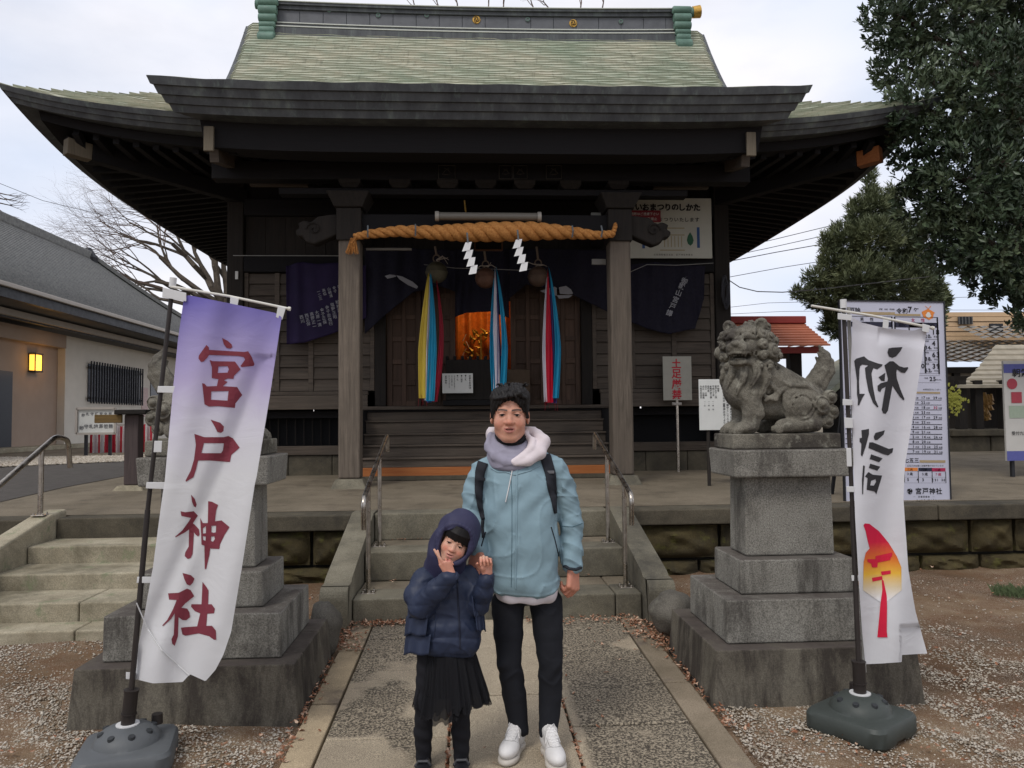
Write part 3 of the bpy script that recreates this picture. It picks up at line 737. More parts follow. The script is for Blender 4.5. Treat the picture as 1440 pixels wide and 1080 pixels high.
for s_ in (-1, 1):     # side skirts
    b = MB(); nu = 40
    for k in range(len(ds)-1):
        d0, d1 = ds[k], min(ds[k+1], 1.5)
        if d0 >= 1.5: break
        base = len(b.v)
        for d, up in ((d0, 0), (d0, 1), (d1, 0)):
            h = HY-d
            for i in range(nu+1):
                t = -1+2*i/nu; b.v.append((CX+s_*(HX-d), CYR+t*h, prof(d)+UP*abs(t)**4*max(0, 1-d/2.2)**1.3+(0.02 if up else 0)))
        n = nu+1
        for q in (0, 1):
            for i in range(nu): b.f.append((base+q*n+i, base+q*n+i+1, base+(q+1)*n+i+1, base+(q+1)*n+i)); b.mi.append(0)
    b.build('roof_slope', m_copper, shr)
    # gable wall and bargeboard
    gx = CX+s_*3.80; pts = [(CYR-(HY-d), prof(d)-0.04) for d in np.linspace(1.42, HY-0.02, 14)]; pts2 = [(2*CYR-p[0], p[1]) for p in reversed(pts)]
    g = MB(); g.prismx(pts+pts2, gx-0.05, gx+0.05); g.build('gable_wall', m_wdz, shr)
    g = MB()
    for sy in (-1, 1):
        prev = None
        for d in np.linspace(1.3, HY-0.02, 14):
            p = (CX+s_*(xhalf(d)-0.05), CYR+sy*(HY-d), prof(d)-0.16)
            if prev: g.beam(prev, p, 0.07, 0.22)
            prev = p
    g.build('bargeboard', m_copdark, shr)
# layered eave edge swept round the plan
SEC = [(0, 0.0), (0.025, -0.06), (0.045, -0.063), (0.07, -0.12), (0.09, -0.123), (0.12, -0.18), (0.30, -0.19)]
SEC2 = [(0.30, -0.19), (0.32, -0.30), (0.60, -0.305)]
def sweep(b, hx, hy, cx, cy, zfun, sec, sides=('f', 'b', 'l', 'r'), n=48):
    for sd_ in sides:
        base = len(b.v)
        for ins, dz in sec:
            for i in range(n+1):
                t = -1+2*i/n
                if sd_ in 'fb': x, y = t*(hx-ins), (-1 if sd_ == 'f' else 1)*(hy-ins)
                else: x, y = (-1 if sd_ == 'l' else 1)*(hx-ins), t*(hy-ins)
                b.v.append((cx+x, cy+y, zfun(t, sd_)+dz))
        for q in range(len(sec)-1):
            for i in range(n): b.f.append((base+q*(n+1)+i, base+q*(n+1)+i+1, base+(q+1)*(n+1)+i+1, base+(q+1)*(n+1)+i)); b.mi.append(0)
b = MB(); sweep(b, HX+0.015, HY+0.015, CX, CYR, lambda t, s: 5.195+UP*abs(t)**4+0.012, SEC); b.build('eave_edge', m_copdark, shr)
b = MB(); sweep(b, HX+0.015, HY+0.015, CX, CYR, lambda t, s: 5.195+UP*abs(t)**4+0.008, SEC2); b.build('eave_fascia', m_wd, shr)
# soffit boards under the main eaves
b = MB(); 
for sd_ in 'fblr':
    base = len(b.v); n = 24
    for ins in (0.5, 1.0, 1.6, 2.3):
        for i in range(n+1):
            t = -1+2*i/n; z = 4.93+UP*abs(t)**4*(1-ins/3)+ins*0.13
            if sd_ in 'fb': x, y = t*(HX-ins), (-1 if sd_ == 'f' else 1)*(HY-ins)
            else: x, y = (-1 if sd_ == 'l' else 1)*(HX-ins), t*(HY-ins)
            b.v.append((CX+x, CYR+y, z))
    for q in range(3):
        for i in range(n): b.f.append((base+q*(n+1)+i, base+q*(n+1)+i+1, base+(q+1)*(n+1)+i+1, base+(q+1)*(n+1)+i)); b.mi.append(0)
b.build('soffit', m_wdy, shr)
# rafters
def unit_rafter(nm, L_, w, h, mat):
    q = MB(); q.box(-w/2, w/2, 0, L_, -h, 0); me_o = q.build(nm, mat, None); return me_o
def place_rafters():
    me = None
    def put(p, q_, w=0.075, h=0.10):
        nonlocal me
        p, q_ = Vector(p), Vector(q_); d = q_-p
        if me is None:
            t = MB(); t.box(-0.5, 0.5, 0, 1, -0.5, 0.5); o = t.build('rafter', m_wdy, None); me = o.data; bpy.data.objects.remove(o)
        o = bpy.data.objects.new('rafter', me); COL.objects.link(o); o.parent = shr
        y = d.normalized(); x = y.cross(Vector((0, 0, 1))).normalized(); z = x.cross(y)
        M_ = Matrix((x, y, z)).transposed().to_4x4(); M_.translation = p-Vector(shr.location)
        o.matrix_basis = M_ @ Matrix.Diagonal((w, d.length, h, 1))
    nF = 44
    for i in range(nF+1):
        t = -1+2*i/nF; x = t*(HX-0.42); ins = 0.42; far = min(2.3, max(0.45, HX-abs(x)+0.0))
        z0 = 4.90+UP*abs(t)**4*0.9; 
        if abs(x) < HX-0.5: put((CX+x, CYR-HY+ins, z0), (CX+x, CYR-HY+far, z0-UP*abs(t)**4*0.5+(far-ins)*0.13-0.02))
    nS = 38
    for sx in (-1, 1):
        for i in range(nS+1):
            t = -1+2*i/nS; y = t*(HY-0.42); far = min(1.95, max(0.45, HY-abs(y))); z0 = 4.90+UP*abs(t)**4*0.9
            if abs(y) < HY-0.5: put((CX+sx*(HX-0.42), CYR+y, z0), (CX+sx*(HX-far), CYR+y, z0-UP*abs(t)**4*0.5+(far-0.42)*0.13-0.02))
    for i in range(27):     # porch
        x = -3.15+6.3*i/26
        put((CX+x, 8.80, 4.76), (CX+x, 11.1, 5.36))
    return me
place_rafters()
for sx in (-1, 1):      # hip rafters with pale exposed ends
    tip = Vector((CX+sx*5.10, CYR-4.42, 5.02)); inn = Vector((CX+sx*3.45, 11.2, 4.90)); b = MB(); b.beam(tip+(inn-tip)*0.12, inn, 0.15, 0.20); hr_ = b.build('hip_rafter', m_wdy, shr, bevel=0.01); b = MB(); b.beam(tip, tip+(inn-tip)*0.119, 0.15, 0.20); b.build('rafter_end', m_pale if sx < 0 else m_orange, hr_, bevel=0.008)
    tip = Vector((CX+sx*5.10, CYR+4.42, 5.02)); inn = Vector((CX+sx*3.45, 16.6, 4.90)); b = MB(); b.beam(tip, inn, 0.15, 0.20); b.build('hip_rafter', m_wdy, shr)
# ridge: box with mouldings, seams, white drip lines, crests
zc = lambda x: 0.06*((x-CX)/4)**2
def ridge_band(y0, y1, z0, z1, x0, x1, mat, nm, seg=1.15):
    x = x0
    b = MB(); n = 24
    for i in range(n):
        a, c = x0+(x1-x0)*i/n, x0+(x1-x0)*(i+1)/n
        b.add([(a, y0, z0+zc(a)), (c, y0, z0+zc(c)), (c, y1, z0+zc(c)), (a, y1, z0+zc(a)), (a, y0, z1+zc(a)), (c, y0, z1+zc(c)), (c, y1, z1+zc(c)), (a, y1, z1+zc(a))],
              [(0, 3, 2, 1), (4, 5, 6, 7), (0, 1, 5, 4), (2, 3, 7, 6)]+([(3, 0, 4, 7)] if i == 0 else [])+([(1, 2, 6, 5)] if i == n-1 else []))
    return b.build(nm, mat, shr)
xr0, xr1 = -3.40, 3.82
ridge_band(CYR-0.36, CYR+0.36, 8.36, 8.615, xr0, xr1, m_copdark, 'ridge_base')
ridge_band(CYR-0.37, CYR+0.37, 8.618, 8.637, xr0, xr1, flat('pale_drip_edge', hexc('b9bcb4'), 0.5), 'drip_edge')
ridge_band(CYR-0.31, CYR+0.31, 8.640, 8.700, xr0, xr1, m_copdark, 'ridge_moulding')
ridge_band(CYR-0.325, CYR+0.325, 8.703, 8.720, xr0, xr1, flat('pale_drip_edge', hexc('b9bcb4'), 0.5), 'drip_edge')
m_rp = simple('grey_ridge_panel', hexc('5a5c60'), 0.55, 0.15, 6, 0.2, 20)
x = xr0
while x < xr1-0.05:
    w = 0.415; x2 = min(x+w, xr1); q = MB()
    q.add([(a, yy, z+zc(a)) for yy in (CYR-0.27, CYR+0.27) for a, z in ((x+.003, 8.723), (x2-.003, 8.723), (x2-.003, 8.965), (x+.003, 8.965))], [(0, 1, 2, 3), (7, 6, 5, 4), (0, 4, 5, 1), (1, 5, 6, 2), (2, 6, 7, 3), (3, 7, 4, 0)])
    q.build('ridge_panel', m_rp, shr, bevel=0.004, seg=1); x += w
ridge_band(CYR-0.31, CYR+0.31, 8.968, 9.030, xr0, xr1, m_copdark, 'ridge_moulding')
ridge_band(CYR-0.35, CYR+0.35, 9.033, 9.077, xr0-0.1, xr1+0.1, m_copdark, 'ridge_moulding')
ridge_band(CYR-0.37, CYR+0.37, 9.080, 9.093, xr0-0.1, xr1+0.1, flat('pale_drip_edge', hexc('b9bcb4'), 0.5), 'drip_edge')
ridge_band(CYR-0.22, CYR+0.22, 9.097, 9.175, xr0-0.15, xr1+0.25, m_coptile, 'ridge_cap')
for i in range(9):      # small round nail covers between crests and two gilded three-comma crests
    pass
def crest(x, z, r, gilded):
    y = CYR-0.274
    q = MB(); q.tube([(x, y+0.003, z), (x, y-0.012, z)], [r, r*0.93], 20); 
    o = q.build('crest', m_gold if gilded else m_rp, shr, smooth=True)
    if gilded:
        k = MB()
        for j in range(3):
            a0 = j*2.094; pts = []
            for s in range(9):
                a = a0+s*0.32; rr = r*(0.28+0.07*s); pts.append((x+rr*math.cos(a), y-0.016, z+rr*math.sin(a)))
            k.tube(pts, [r*0.22*(1-s/10) for s in range(9)], 6)
        k.build('comma', simple('dark_crest_comma', (0.10, 0.06, 0.02, 1), 0.5, 0.1), o)
    else:
        k = MB(); k.lathe([(r*0.5, 0), (r*0.5, 0.02)], (0, 0, 0), 12); k = MB()
        pts = [(x+r*0.62*math.cos(a), y-0.014, z+r*0.62*math.sin(a)) for a in np.linspace(0, 6.283, 15)]; k.tube(pts, r*0.16, 6, cap=False); k.build('crest_ring', m_coptile, o)
for px, py, g_ in ((463, 15, 0), (600, 22, 0), (670, 28, 1), (742, 28, 0), (806, 33, 1), (873, 31, 0), (532, 22, 0)):
    c = at(px, py, CYR-0.27); crest(c[0], c[2], 0.075 if g_ else 0.05, g_)
# scroll ornaments at the ridge ends
for s_, xc in ((-1, -3.53), (1, 3.94)):
    q = MB()
    for z, r, w in ((8.42, 0.115, 0.30), (8.56, 0.075, 0.26), (8.67, 0.055, 0.28), (8.79, 0.075, 0.31), (8.93, 0.085, 0.32), (9.08, 0.07, 0.34)):
        sx = -s_*0.03*(z-8.4)
        for yy in (CYR-0.40, ):
            q.tube([(xc-w/2+sx, yy, z), (xc-w/2+0.02+sx, yy, z), (xc+w/2-0.02+sx, yy, z), (xc+w/2+sx, yy, z)], [r*0.8, r, r, r*0.8], 14)
            q.tube([(xc-w/2+sx, yy+0.8, z), (xc+w/2+sx, yy+0.8, z)], r, 10)
    q.box(xc-0.12, xc+0.12, CYR-0.38, CYR+0.38, 8.37, 9.17)
    q.build('ridge_end_ornament', m_coptile, shr, smooth=True)
    q = MB(); q.tube([(xc-s_*0.2, CYR, 9.20), (xc+s_*0.30, CYR, 9.26)], 0.09, 14); q.build('ridge_cap_end', m_coptile, shr, smooth=True)
    if s_ < 0: continue
    q = MB(); q.tube([(xc+s_*0.30, CYR, 9.26), (xc+s_*0.44, CYR, 9.28)], [0.105, 0.115], 16); q.build('gilded_ridge_end', m_gold, shr, smooth=True)

# ------------------------------------------------------------------ porch roof
KX = 3.62
kz = smooth_interp([8.2, 9.0, 10.0, 11.0, 11.9], [5.275, 5.49, 5.83, 6.22, 6.62])
b = MB(); ys_ = [8.2]
while ys_[-1] < 11.85: ys_.append(ys_[-1]+0.10)
nu = 50
for k in range(len(ys_)-1):
    base = len(b.v)
    for y, up in ((ys_[k], 0), (ys_[k], 1), (ys_[k+1], 0)):
        for i in range(nu+1):
            t = -1+2*i/nu; b.v.append((CX+t*KX, y, kz(y)+0.05*abs(t)**5+(0.02+0.006*math.sin(i+k*2) if up else 0)))
    n = nu+1
    for q in (0, 1):
        for i in range(nu): b.f.append((base+q*n+i, base+q*n+i+1, base+(q+1)*n+i+1, base+(q+1)*n+i)); b.mi.append(0)
b.build('porch_roof_slope', m_copper, shr)
SKA = [(0, 0.0), (0.03, -0.078), (0.055, -0.081), (0.09, -0.16), (0.115, -0.163), (0.15, -0.235), (0.175, -0.238), (0.21, -0.31), (0.42, -0.315)]
SKB = [(0.42, -0.315), (0.46, -0.60), (0.80, -0.60)]
for SK, nm_, mt_ in ((SKA, 'porch_eave_edge', m_copdark), (SKB, 'porch_fascia', m_wd)):
    b = MB(); n = 48
    for ins, dz in SK: b.v.extend([(CX+(-1+2*i/n)*(KX-ins), 8.19+ins, 5.29+0.05*abs(-1+2*i/n)**5+0.006*math.sin(i*1.3)*(ins == 0)+dz) for i in range(n+1)])
    for q in range(len(SK)-1):
        for i in range(n): b.f.append((q*(n+1)+i, q*(n+1)+i+1, (q+1)*(n+1)+i+1, (q+1)*(n+1)+i)); b.mi.append(0)
    for sx in (-1, 1):
        base = len(b.v); Ys = np.linspace(8.19, 11.9, 20)
        for ins, dz in SK: b.v.extend([(CX+sx*(KX-ins), max(y, 8.19+ins), kz(max(y, 8.2))+0.05+dz+0.015) for y in Ys])
        for q in range(len(SK)-1):
            for i in range(19): b.f.append((base+q*20+i, base+q*20+i+1, base+(q+1)*20+i+1, base+(q+1)*20+i)); b.mi.append(0)
    b.build(nm_, mt_, shr)
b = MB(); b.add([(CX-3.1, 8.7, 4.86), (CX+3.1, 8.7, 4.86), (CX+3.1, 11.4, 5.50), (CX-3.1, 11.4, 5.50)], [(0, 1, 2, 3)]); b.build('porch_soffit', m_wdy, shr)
# ------------------------------------------------------------------ porch columns, beams
cols = []
for x0, x1 in ((-1.575, -1.315), (1.745, 2.005)):
    q = MB(); q.box(x0, x1, 9.33, 9.59, 0.96, 4.42); c = q.build('porch_column', m_post, shr, bevel=0.022, seg=2)
    q = MB(); q.frustum((x0-0.09, x1+0.09, 9.24, 9.68), (x0-0.03, x1+0.03, 9.30, 9.62), 0.83, 0.958); q.build('column_base_stone', m_step, shr, bevel=0.015)
for xm in (-1.445, 1.875):
    q = MB(); q.frustum((xm-0.17, xm+0.17, 9.27, 9.65), (xm-0.26, xm+0.26, 9.20, 9.72), 4.24, 4.42); q.box(xm-0.15, xm+0.15, 9.30, 9.62, 3.84, 4.238); q.build('column_head', m_wdz, shr, bevel=0.012)
q = MB(); q.box(-1.31, 1.74, 9.38, 9.54, 3.93, 4.18); q.build('porch_beam', m_wd, shr, bevel=0.012)
q = MB(); q.box(-3.1, 3.55, 9.36, 9.56, 4.60, 4.82); q.build('porch_purlin', m_wd, shr, bevel=0.012)
q = MB(); q.box(-2.3, 2.75, 9.37, 9.55, 4.42, 4.50); q.build('bracket_arm', m_wd, shr, bevel=0.012)
for i, x in enumerate((-1.44, -0.83, -0.25, 0.22, 0.70, 1.27, 1.87)):
    q = MB(); q.frustum((x-0.08, x+0.08, 9.36, 9.56), (x-0.13, x+0.13, 9.32, 9.60), 4.503, 4.55); q.box(x-0.13, x+0.13, 9.32, 9.60, 4.552, 4.598); q.build('bearing_block', m_wdz, shr)
for px0, px1 in ((617, 640), (702, 720), (722, 741), (768, 789)):      # pierced crest panels over the beam
    a, c_ = at(px0, 250, 9.36), at(px1, 237, 9.36); w = (c_[0]-a[0]); cx_ = (a[0]+c_[0])/2; z0, z1 = a[2]-0.02, c_[2]+0.03
    q = MB(); q.tube([(cx_-w/2, 9.34, z0), (cx_-w/2, 9.34, z1), (cx_+w/2, 9.34, z1), (cx_+w/2, 9.34, z0), (cx_-w/2, 9.34, z0)], 0.007, 4)
    pts = [(cx_+w*0.3*math.cos(k*1.2)*((k % 2)*0.5+0.5), 9.34, (z0+z1)/2+w*0.3*math.sin(k*1.2)*((k % 2)*0.5+0.5)) for k in range(8)]; q.tube(pts, 0.006, 4)
    q.build('pierced_crest', simple('worn_paint_crest', (0.045, 0.042, 0.036, 1), 0.8, 0.2), shr)
for sx, xb in ((-1, -1.575), (1, 2.005)):      # carved beam noses
    q = MB(); pr_ = [(0, 3.93), (0.16, 3.86), (0.30, 3.80), (0.40, 3.84), (0.44, 3.90), (0.50, 3.90), (0.53, 3.97), (0.47, 4.01), (0.50, 4.06), (0.42, 4.10), (0.34, 4.07), (0.26, 4.15), (0.12, 4.17), (0, 4.18)]
    q.prism([(xb+sx*a, z) for a, z in pr_], 9.37, 9.55); o = q.build('carved_beam_nose', m_wdz, shr, bevel=0.025, seg=3)
    q = MB(); q.tube([(xb+sx*(0.30+0.09*math.cos(a)*(1-a/9)), 9.36, 3.99+0.09*math.sin(a)*(1-a/9)) for a in np.linspace(0, 7.5, 18)], 0.013, 6); q.build('scroll_relief', m_wdz, o)
    # verge beam and its pale end board
    xv = -2.87 if sx < 0 else 3.27
    q = MB(); q.beam((xv, 8.75, 4.70), (xv, 11.1, 5.20), 0.10, 0.20); q.build('verge_beam', m_board, shr)
    q = MB(); q.box(xv-0.055, xv+0.055, 8.56, 8.60, 4.66, 4.94); q.build('verge_end_board', m_pale, shr, bevel=0.008)
    q = MB(); q.beam((xv, 10.2, 4.80), (xv-sx*0.75, 10.2, 4.80), 0.08, 0.07); q.build('tie_beam', m_board, shr)
    # curved rainbow beams back to the hall
    q = MB(); prev = None
    for k in range(9):
        y = 9.59+(11.1-9.59)*k/8; p = ((xb-sx*0.13), y, 4.25+0.14*math.sin(math.pi*k/8))
        if prev: q.beam(prev, p, 0.16, 0.22)
        prev = p
    q.build('rainbow_beam', m_wdy, shr)
q = MB(); q.tube([(-1.60, 10.9, 3.99), (-2.6, 10.9, 3.99)], 0.006, 5); q.tube([(-2.6, 10.9, 3.99), (-3.3, 10.9, 3.99)], 0.006, 5); q.build('curtain_rod', flat('pale_rod', hexc('8d8d8a')), shr)

# ------------------------------------------------------------------ hall front
FY = 11.20
P0 = -3.45; P1 = 3.84
pf = pz(FY)
for x0, x1 in ((-3.45, -3.22), (3.64, 3.87)):
    q = MB(); q.box(x0, x1, FY-0.10, FY+0.13, pf+0.05, 5.25); q.build('corner_post', m_wdz, shr, bevel=0.015)
    q = MB(); q.box(x0-0.08, x1+0.08, FY-0.18, FY+0.21, pf-0.05, pf+0.048); q.build('post_base_stone', m_step, shr, bevel=0.02)
for x0, x1 in ((-1.36, -1.20), (1.64, 1.80)):
    q = MB(); q.box(x0, x1, FY-0.06, FY+0.12, 1.86, 4.05); q.build('door_post', m_wdz, shr, bevel=0.01)
for z0, z1, yy, mm, nm in ((3.80, 4.04, 0.12, m_wd, 'lintel'), (4.62, 4.86, 0.12, m_wd, 'head_beam'), (1.82, 2.02, 0.15, m_board, 'sill_beam')):
    for x0, x1 in ((-3.218, 3.638),): 
        if nm == 'sill_beam':
            for a, c_ in ((-3.50, -1.45), (1.90, 3.92)): q = MB(); q.box(a, c_, FY-0.14, FY-0.104, z0, z1); q.build(nm, mm, shr, bevel=0.01); q = MB(); q.box(a, c_, FY-0.10, FY+0.02, z1+0.003, z1+0.06); q.build('sill_rail', mm, shr, bevel=0.008)
        else:
            q = MB(); q.box(x0, x1, FY-yy+0.03, FY+0.1, z0, z1); q.build(nm, mm, shr, bevel=0.01)
# plank walls over the lintel
x = -3.21
while x < 3.63:
    w = min(0.285, 3.635-x); q = MB(); q.box(x+.002, x+w-.002, FY-0.02+random.uniform(-.004, .004), FY+0.03, 4.043, 4.617); q.build('wall_plank', m_wdz, shr); x += w
q = MB(); q.box(-3.21, 3.635, FY, FY+0.04, 4.863, 5.30); q.build('upper_wall', m_wd, shr)
# louvred side bays: stiles plus horizontal boards
def bay(x0, x1, stiles):
    q = MB(); q.box(x0, x1, FY+0.035, FY+0.05, 2.06, 3.798); q.build('light_leak_backing', m_wd, shr)  # unseen dark sheet added to block light leaking through the board gaps
    e = [x0]+stiles+[x1]
    for s in stiles: q = MB(); q.box(s-0.035, s+0.035, FY-0.055, FY+0.03, 2.085, 3.795); q.build('stile', m_board, shr, bevel=0.006)
    for s in (x0+0.03, x1-0.03): q = MB(); q.box(s-0.03, s+0.03, FY-0.055, FY+0.03, 2.085, 3.795); q.build('stile', m_board, shr, bevel=0.006)
    for a, c_ in zip(e[:-1], e[1:]):
        a2, c2 = a+(0.062 if a == x0 else 0.037), c_-(0.062 if c_ == x1 else 0.037)
        z = 2.09
        while z < 3.78:
            h = 0.172; z1 = min(z+h, 3.793); q = MB()
            q.add([(a2, FY-0.045, z), (c2, FY-0.045, z), (c2, FY-0.030, z), (a2, FY-0.030, z), (a2, FY-0.012, z1-.004), (c2, FY-0.012, z1-.004), (c2, FY+0.005, z1-.004), (a2, FY+0.005, z1-.004)],
                  [(0, 3, 2, 1), (4, 5, 6, 7), (0, 1, 5, 4), (1, 2, 6, 5), (2, 3, 7, 6), (3, 0, 4, 7)])
            q.build('wall_board', m_board, shr); z += h
bay(-3.215, -1.365, [-2.75, -2.27]); bay(1.805, 3.635, [2.40, 3.02])
# door leaves with frames, rails and panels
def leaf(x0, x1, y):
    d = MB(); d.box(x0+0.05, x1-0.05, y+0.01, y+0.03, 1.87, 3.78); dl = d.build('door', m_door, shr)
    for a, c_ in ((x0, x0+0.075), (x1-0.075, x1), ((x0+x1)/2-0.03, (x0+x1)/2+0.03)): q = MB(); q.box(a, c_, y-0.02, y+0.008, 1.86, 3.79); q.build('stile', m_door, dl, bevel=0.005)
    for z in (1.86, 2.16, 2.47, 2.80, 3.12, 3.44, 3.70):
        for a, c_ in ((x0+0.077, (x0+x1)/2-0.032), ((x0+x1)/2+0.032, x1-0.077)):
            q = MB(); q.box(a, c_, y-0.018, y+0.008, z, z+0.07); q.build('rail', m_door, dl, bevel=0.004)
leaf(-1.19, -0.70, FY+0.02); leaf(-0.69, -0.20, FY+0.06); leaf(0.61, 1.12, FY+0.06); leaf(1.13, 1.635, FY+0.02)
q = MB(); q.box(-1.198, 1.638, FY-0.02, FY+0.14, 1.835, 1.857); q.build('threshold', m_wd, shr)
# interior: floor, back and side walls
q = MB(); q.box(-3.3, 3.7, FY+0.15, 16.6, 1.70, 1.80); q.build('hall_floor', m_wd, shr)
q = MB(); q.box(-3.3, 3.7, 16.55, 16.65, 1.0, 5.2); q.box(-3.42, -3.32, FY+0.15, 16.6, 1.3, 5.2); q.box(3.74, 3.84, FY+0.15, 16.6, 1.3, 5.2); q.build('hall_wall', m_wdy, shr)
q = MB(); q.box(-3.3, 3.7, FY+0.15, 16.6, 5.22, 5.26); q.build('hall_ceiling', m_wd, shr)
# crawl space, lattice and ground beam
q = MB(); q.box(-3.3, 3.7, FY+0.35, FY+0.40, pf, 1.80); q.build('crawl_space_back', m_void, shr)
for i in range(30):
    x = -3.18+i*0.062
    q = MB(); q.box(x-0.008, x+0.008, FY+0.28, FY+0.30, 1.31, 1.80)
    if i % 2 == 0: q.build('lattice_bar', m_wdz, shr)
for a, c_ in ((-3.21, -1.45), (1.95, 3.63)):
    q = MB(); q.box(a, c_, FY-0.06, FY+0.08, 1.17, 1.30); q.build('ground_beam', m_board, shr, bevel=0.01)
    x = a
    while x < c_-0.1:
        w = min(0.62, c_-x); q = MB(); q.box(x+.003, x+w-.003, FY-0.03, FY+0.3, pf-0.05, 1.165); q.build('foundation_stone', m_coping, shr, bevel=0.012); x += w
# ------------------------------------------------------------------ wooden front steps and veranda floor
wy = [(10.20, 0.93, 1.035, m_orange), (10.205, 1.037, 1.165, m_board), (10.42, 1.167, 1.325, m_board), (10.62, 1.327, 1.475, m_board), (10.80, 1.477, 1.655, m_board), (10.93, 1.657, 1.80, m_board)]
for k, (y, z0, z1, mm) in enumerate(wy):
    q = MB(); q.box(-1.44, 1.885, y, y+0.04, z0-(0.03 if k == 0 else 0), z1-(0.0 if k == 0 else 0.028)); q.build('riser_board', mm, shr, bevel=0.004)
    if k: q = MB(); q.box(-1.45, 1.895, y-0.025, (wy[k+1][0] if k < 5 else FY-0.10)+0.03, z1-0.026, z1+0.0); q.build('tread_board', m_board if k < 5 else m_wd, shr, bevel=0.006)
q = MB(); q.box(-1.45, 1.89, 10.17, 10.5, 0.87, 0.925); q.build('step_footing', m_coping, shr)
q = MB(); q.box(-1.47, -1.444, 10.2, 11.05, 0.9, 1.79); q.box(1.888, 1.914, 10.2, 11.05, 0.9, 1.79); q.build('step_side', m_wdy, shr)
q = MB(); q.box(-1.55, 2.0, 10.86, 11.05, 1.802, 1.852); q.build('veranda_edge', m_board, shr, bevel=0.008)

# ------------------------------------------------------------------ things on the porch
ob = root('offering_box', 'dark wooden offering box standing in front of the open shrine doors', 'offering box', (0.2, 10.98, 1.855))
q = MB(); q.box(-0.33, 0.50, 10.80, 11.12, 1.93, 2.50); q.build('box_body', m_wdz, ob, bevel=0.01)
q = MB(); q.box(-0.37, 0.54, 10.77, 11.14, 1.855, 1.928); q.build('foot_rail', m_wd, ob, bevel=0.008)
for i in range(8): q = MB(); q.box(-0.33+i*0.108, -0.29+i*0.108, 10.80, 11.12, 2.503, 2.55); q.build('top_slat', m_wdy, ob, bevel=0.005)
bx = MB(); bx.box(0.52, 0.86, 10.86, 11.10, 1.855, 2.36); tag(bx.build('stand_box', simple('brown_stand_box', hexc('4a3d30'), 0.8, 0.15), None, bevel=0.01, org=(0.69, 10.98, 1.855)), 'plain brown wooden box right of the dark offering box on the porch', 'box')
m_white = simple('white_sign_board', hexc('c9cac6'), 0.6, 0.05, 4, 0.0)
m_ink = flat('black_ink', (0.012, 0.012, 0.014, 1), 0.6)
m_redink = flat('red_ink', (0.42, 0.015, 0.03, 1), 0.6)
nb = root('notice', 'small white notice with columns of black writing leaning on the offering box', 'notice', (-0.15, 10.7, 2.03))
a, c_ = at(622, 553, 10.72), at(665, 525, 10.72); q = MB(); q.box(a[0], c_[0], 10.715, 10.725, a[2], c_[2]); q.build('board', m_white, nb, bevel=0.003)
P_ = Print((a[0], 10.714, a[2])); W_, H_ = c_[0]-a[0], c_[2]-a[2]
P_.col('お参りの作法', W_*0.90, H_*0.93, H_*0.115, bold=0.015)
for i, t in enumerate(('二礼', '二拍手', '一礼')): P_.col('◆'+t, W_*(0.76-i*0.13), H_*0.93, H_*0.095, bold=0.015)
for i, t in enumerate(('お賽銭を入れ鈴を鳴らし', '深いお辞儀を二度', '願いを込めて祈ります')): P_.col(t, W_*(0.40-i*0.085), H_*0.90, H_*0.062)
P_.col('宮戸神社', W_*0.12, H_*0.9, H_*0.10, bold=0.015); P_.build('lettering', m_ink, nb)

# orange brocade and gilded altar fittings deep in the hall, lit by a small lamp
al = root('altar', 'altar with orange brocade hangings and gilded ornaments glowing inside the open doors', 'altar', (0.2, 13.0, 1.8))
m_broc = simple('orange_brocade', (0.60, 0.17, 0.03, 1), 0.6, 0.3, 14, 0.3, 60)
q = MB(); q.grid(lambda u, v: (-0.75+u*1.95, 13.2+0.05*math.sin(u*60), 2.45+v*1.25), 90, 4); q.build('brocade_hanging', m_broc, al, smooth=True)
q = MB(); q.box(-0.7, 1.15, 12.7, 13.3, 1.80, 2.45); q.build('altar_table', m_wd, al)
q = MB()
rn2 = random.Random(4)
for k in range(34):
    x, z = 0.18+rn2.gauss(0, 0.22), 2.60+rn2.random()*0.55; r = rn2.uniform(0.012, 0.035)
    q.tube([(x, 12.95, z-r*2), (x+rn2.uniform(-.05, .05), 12.93, z), (x+rn2.uniform(-.08, .08), 12.95, z+r*2)], [r*0.5, r, r*0.2], 6)
q.tube([(0.2, 12.9, 2.46), (0.2, 12.9, 2.52), (0.2, 12.9, 2.62), (0.2, 12.9, 3.1)], [0.10, 0.03, 0.02, 0.015], 10)
q.build('gilded_ornament', m_gold, al, smooth=True)
q = MB()
for x in (-0.05, 0.42):
    for k in range(4): q.beam((x, 12.98, 3.1-k*0.12), (x+(0.06 if k % 2 else -0.06), 12.97, 2.98-k*0.12), 0.07, 0.005)
q.build('paper_streamer', m_white, al)
la = bpy.data.lights.new('altar_lamp', 'POINT'); la.energy = 7; la.color = (1.0, 0.62, 0.28); la.shadow_soft_size = 0.08
lo = link(bpy.data.objects.new('altar_lamp', la)); lo.location = (0.2, 12.5, 3.55)
# tubular lamp fitting over the rope
tl = root('tube_lamp', 'unlit grey tubular lamp fitting hung over the straw rope', 'lamp', (0.25, 9.2, 4.15))
a, c_ = at(612, 304, 9.2), at(761, 305, 9.2)
q = MB(); q.tube([a+[0.04, 0, 0], c_-[0.04, 0, 0]], 0.048, 16); q.build('tube', simple('grey_tube', hexc('6b675f'), 0.35, 0.05), tl, smooth=True)
for p, s in ((a, 1), (c_, -1)): q = MB(); q.tube([p, p+np.array([0.045*s, 0, 0])], 0.060, 14); q.build('end_cap', simple('grey_cap', hexc('9a958c'), 0.4, 0.05), tl, smooth=True)
q = MB(); q.tube([at(655, 298, 9.22), at(653, 282, 9.3)], 0.010, 6); q.build('hook', m_gold, tl)
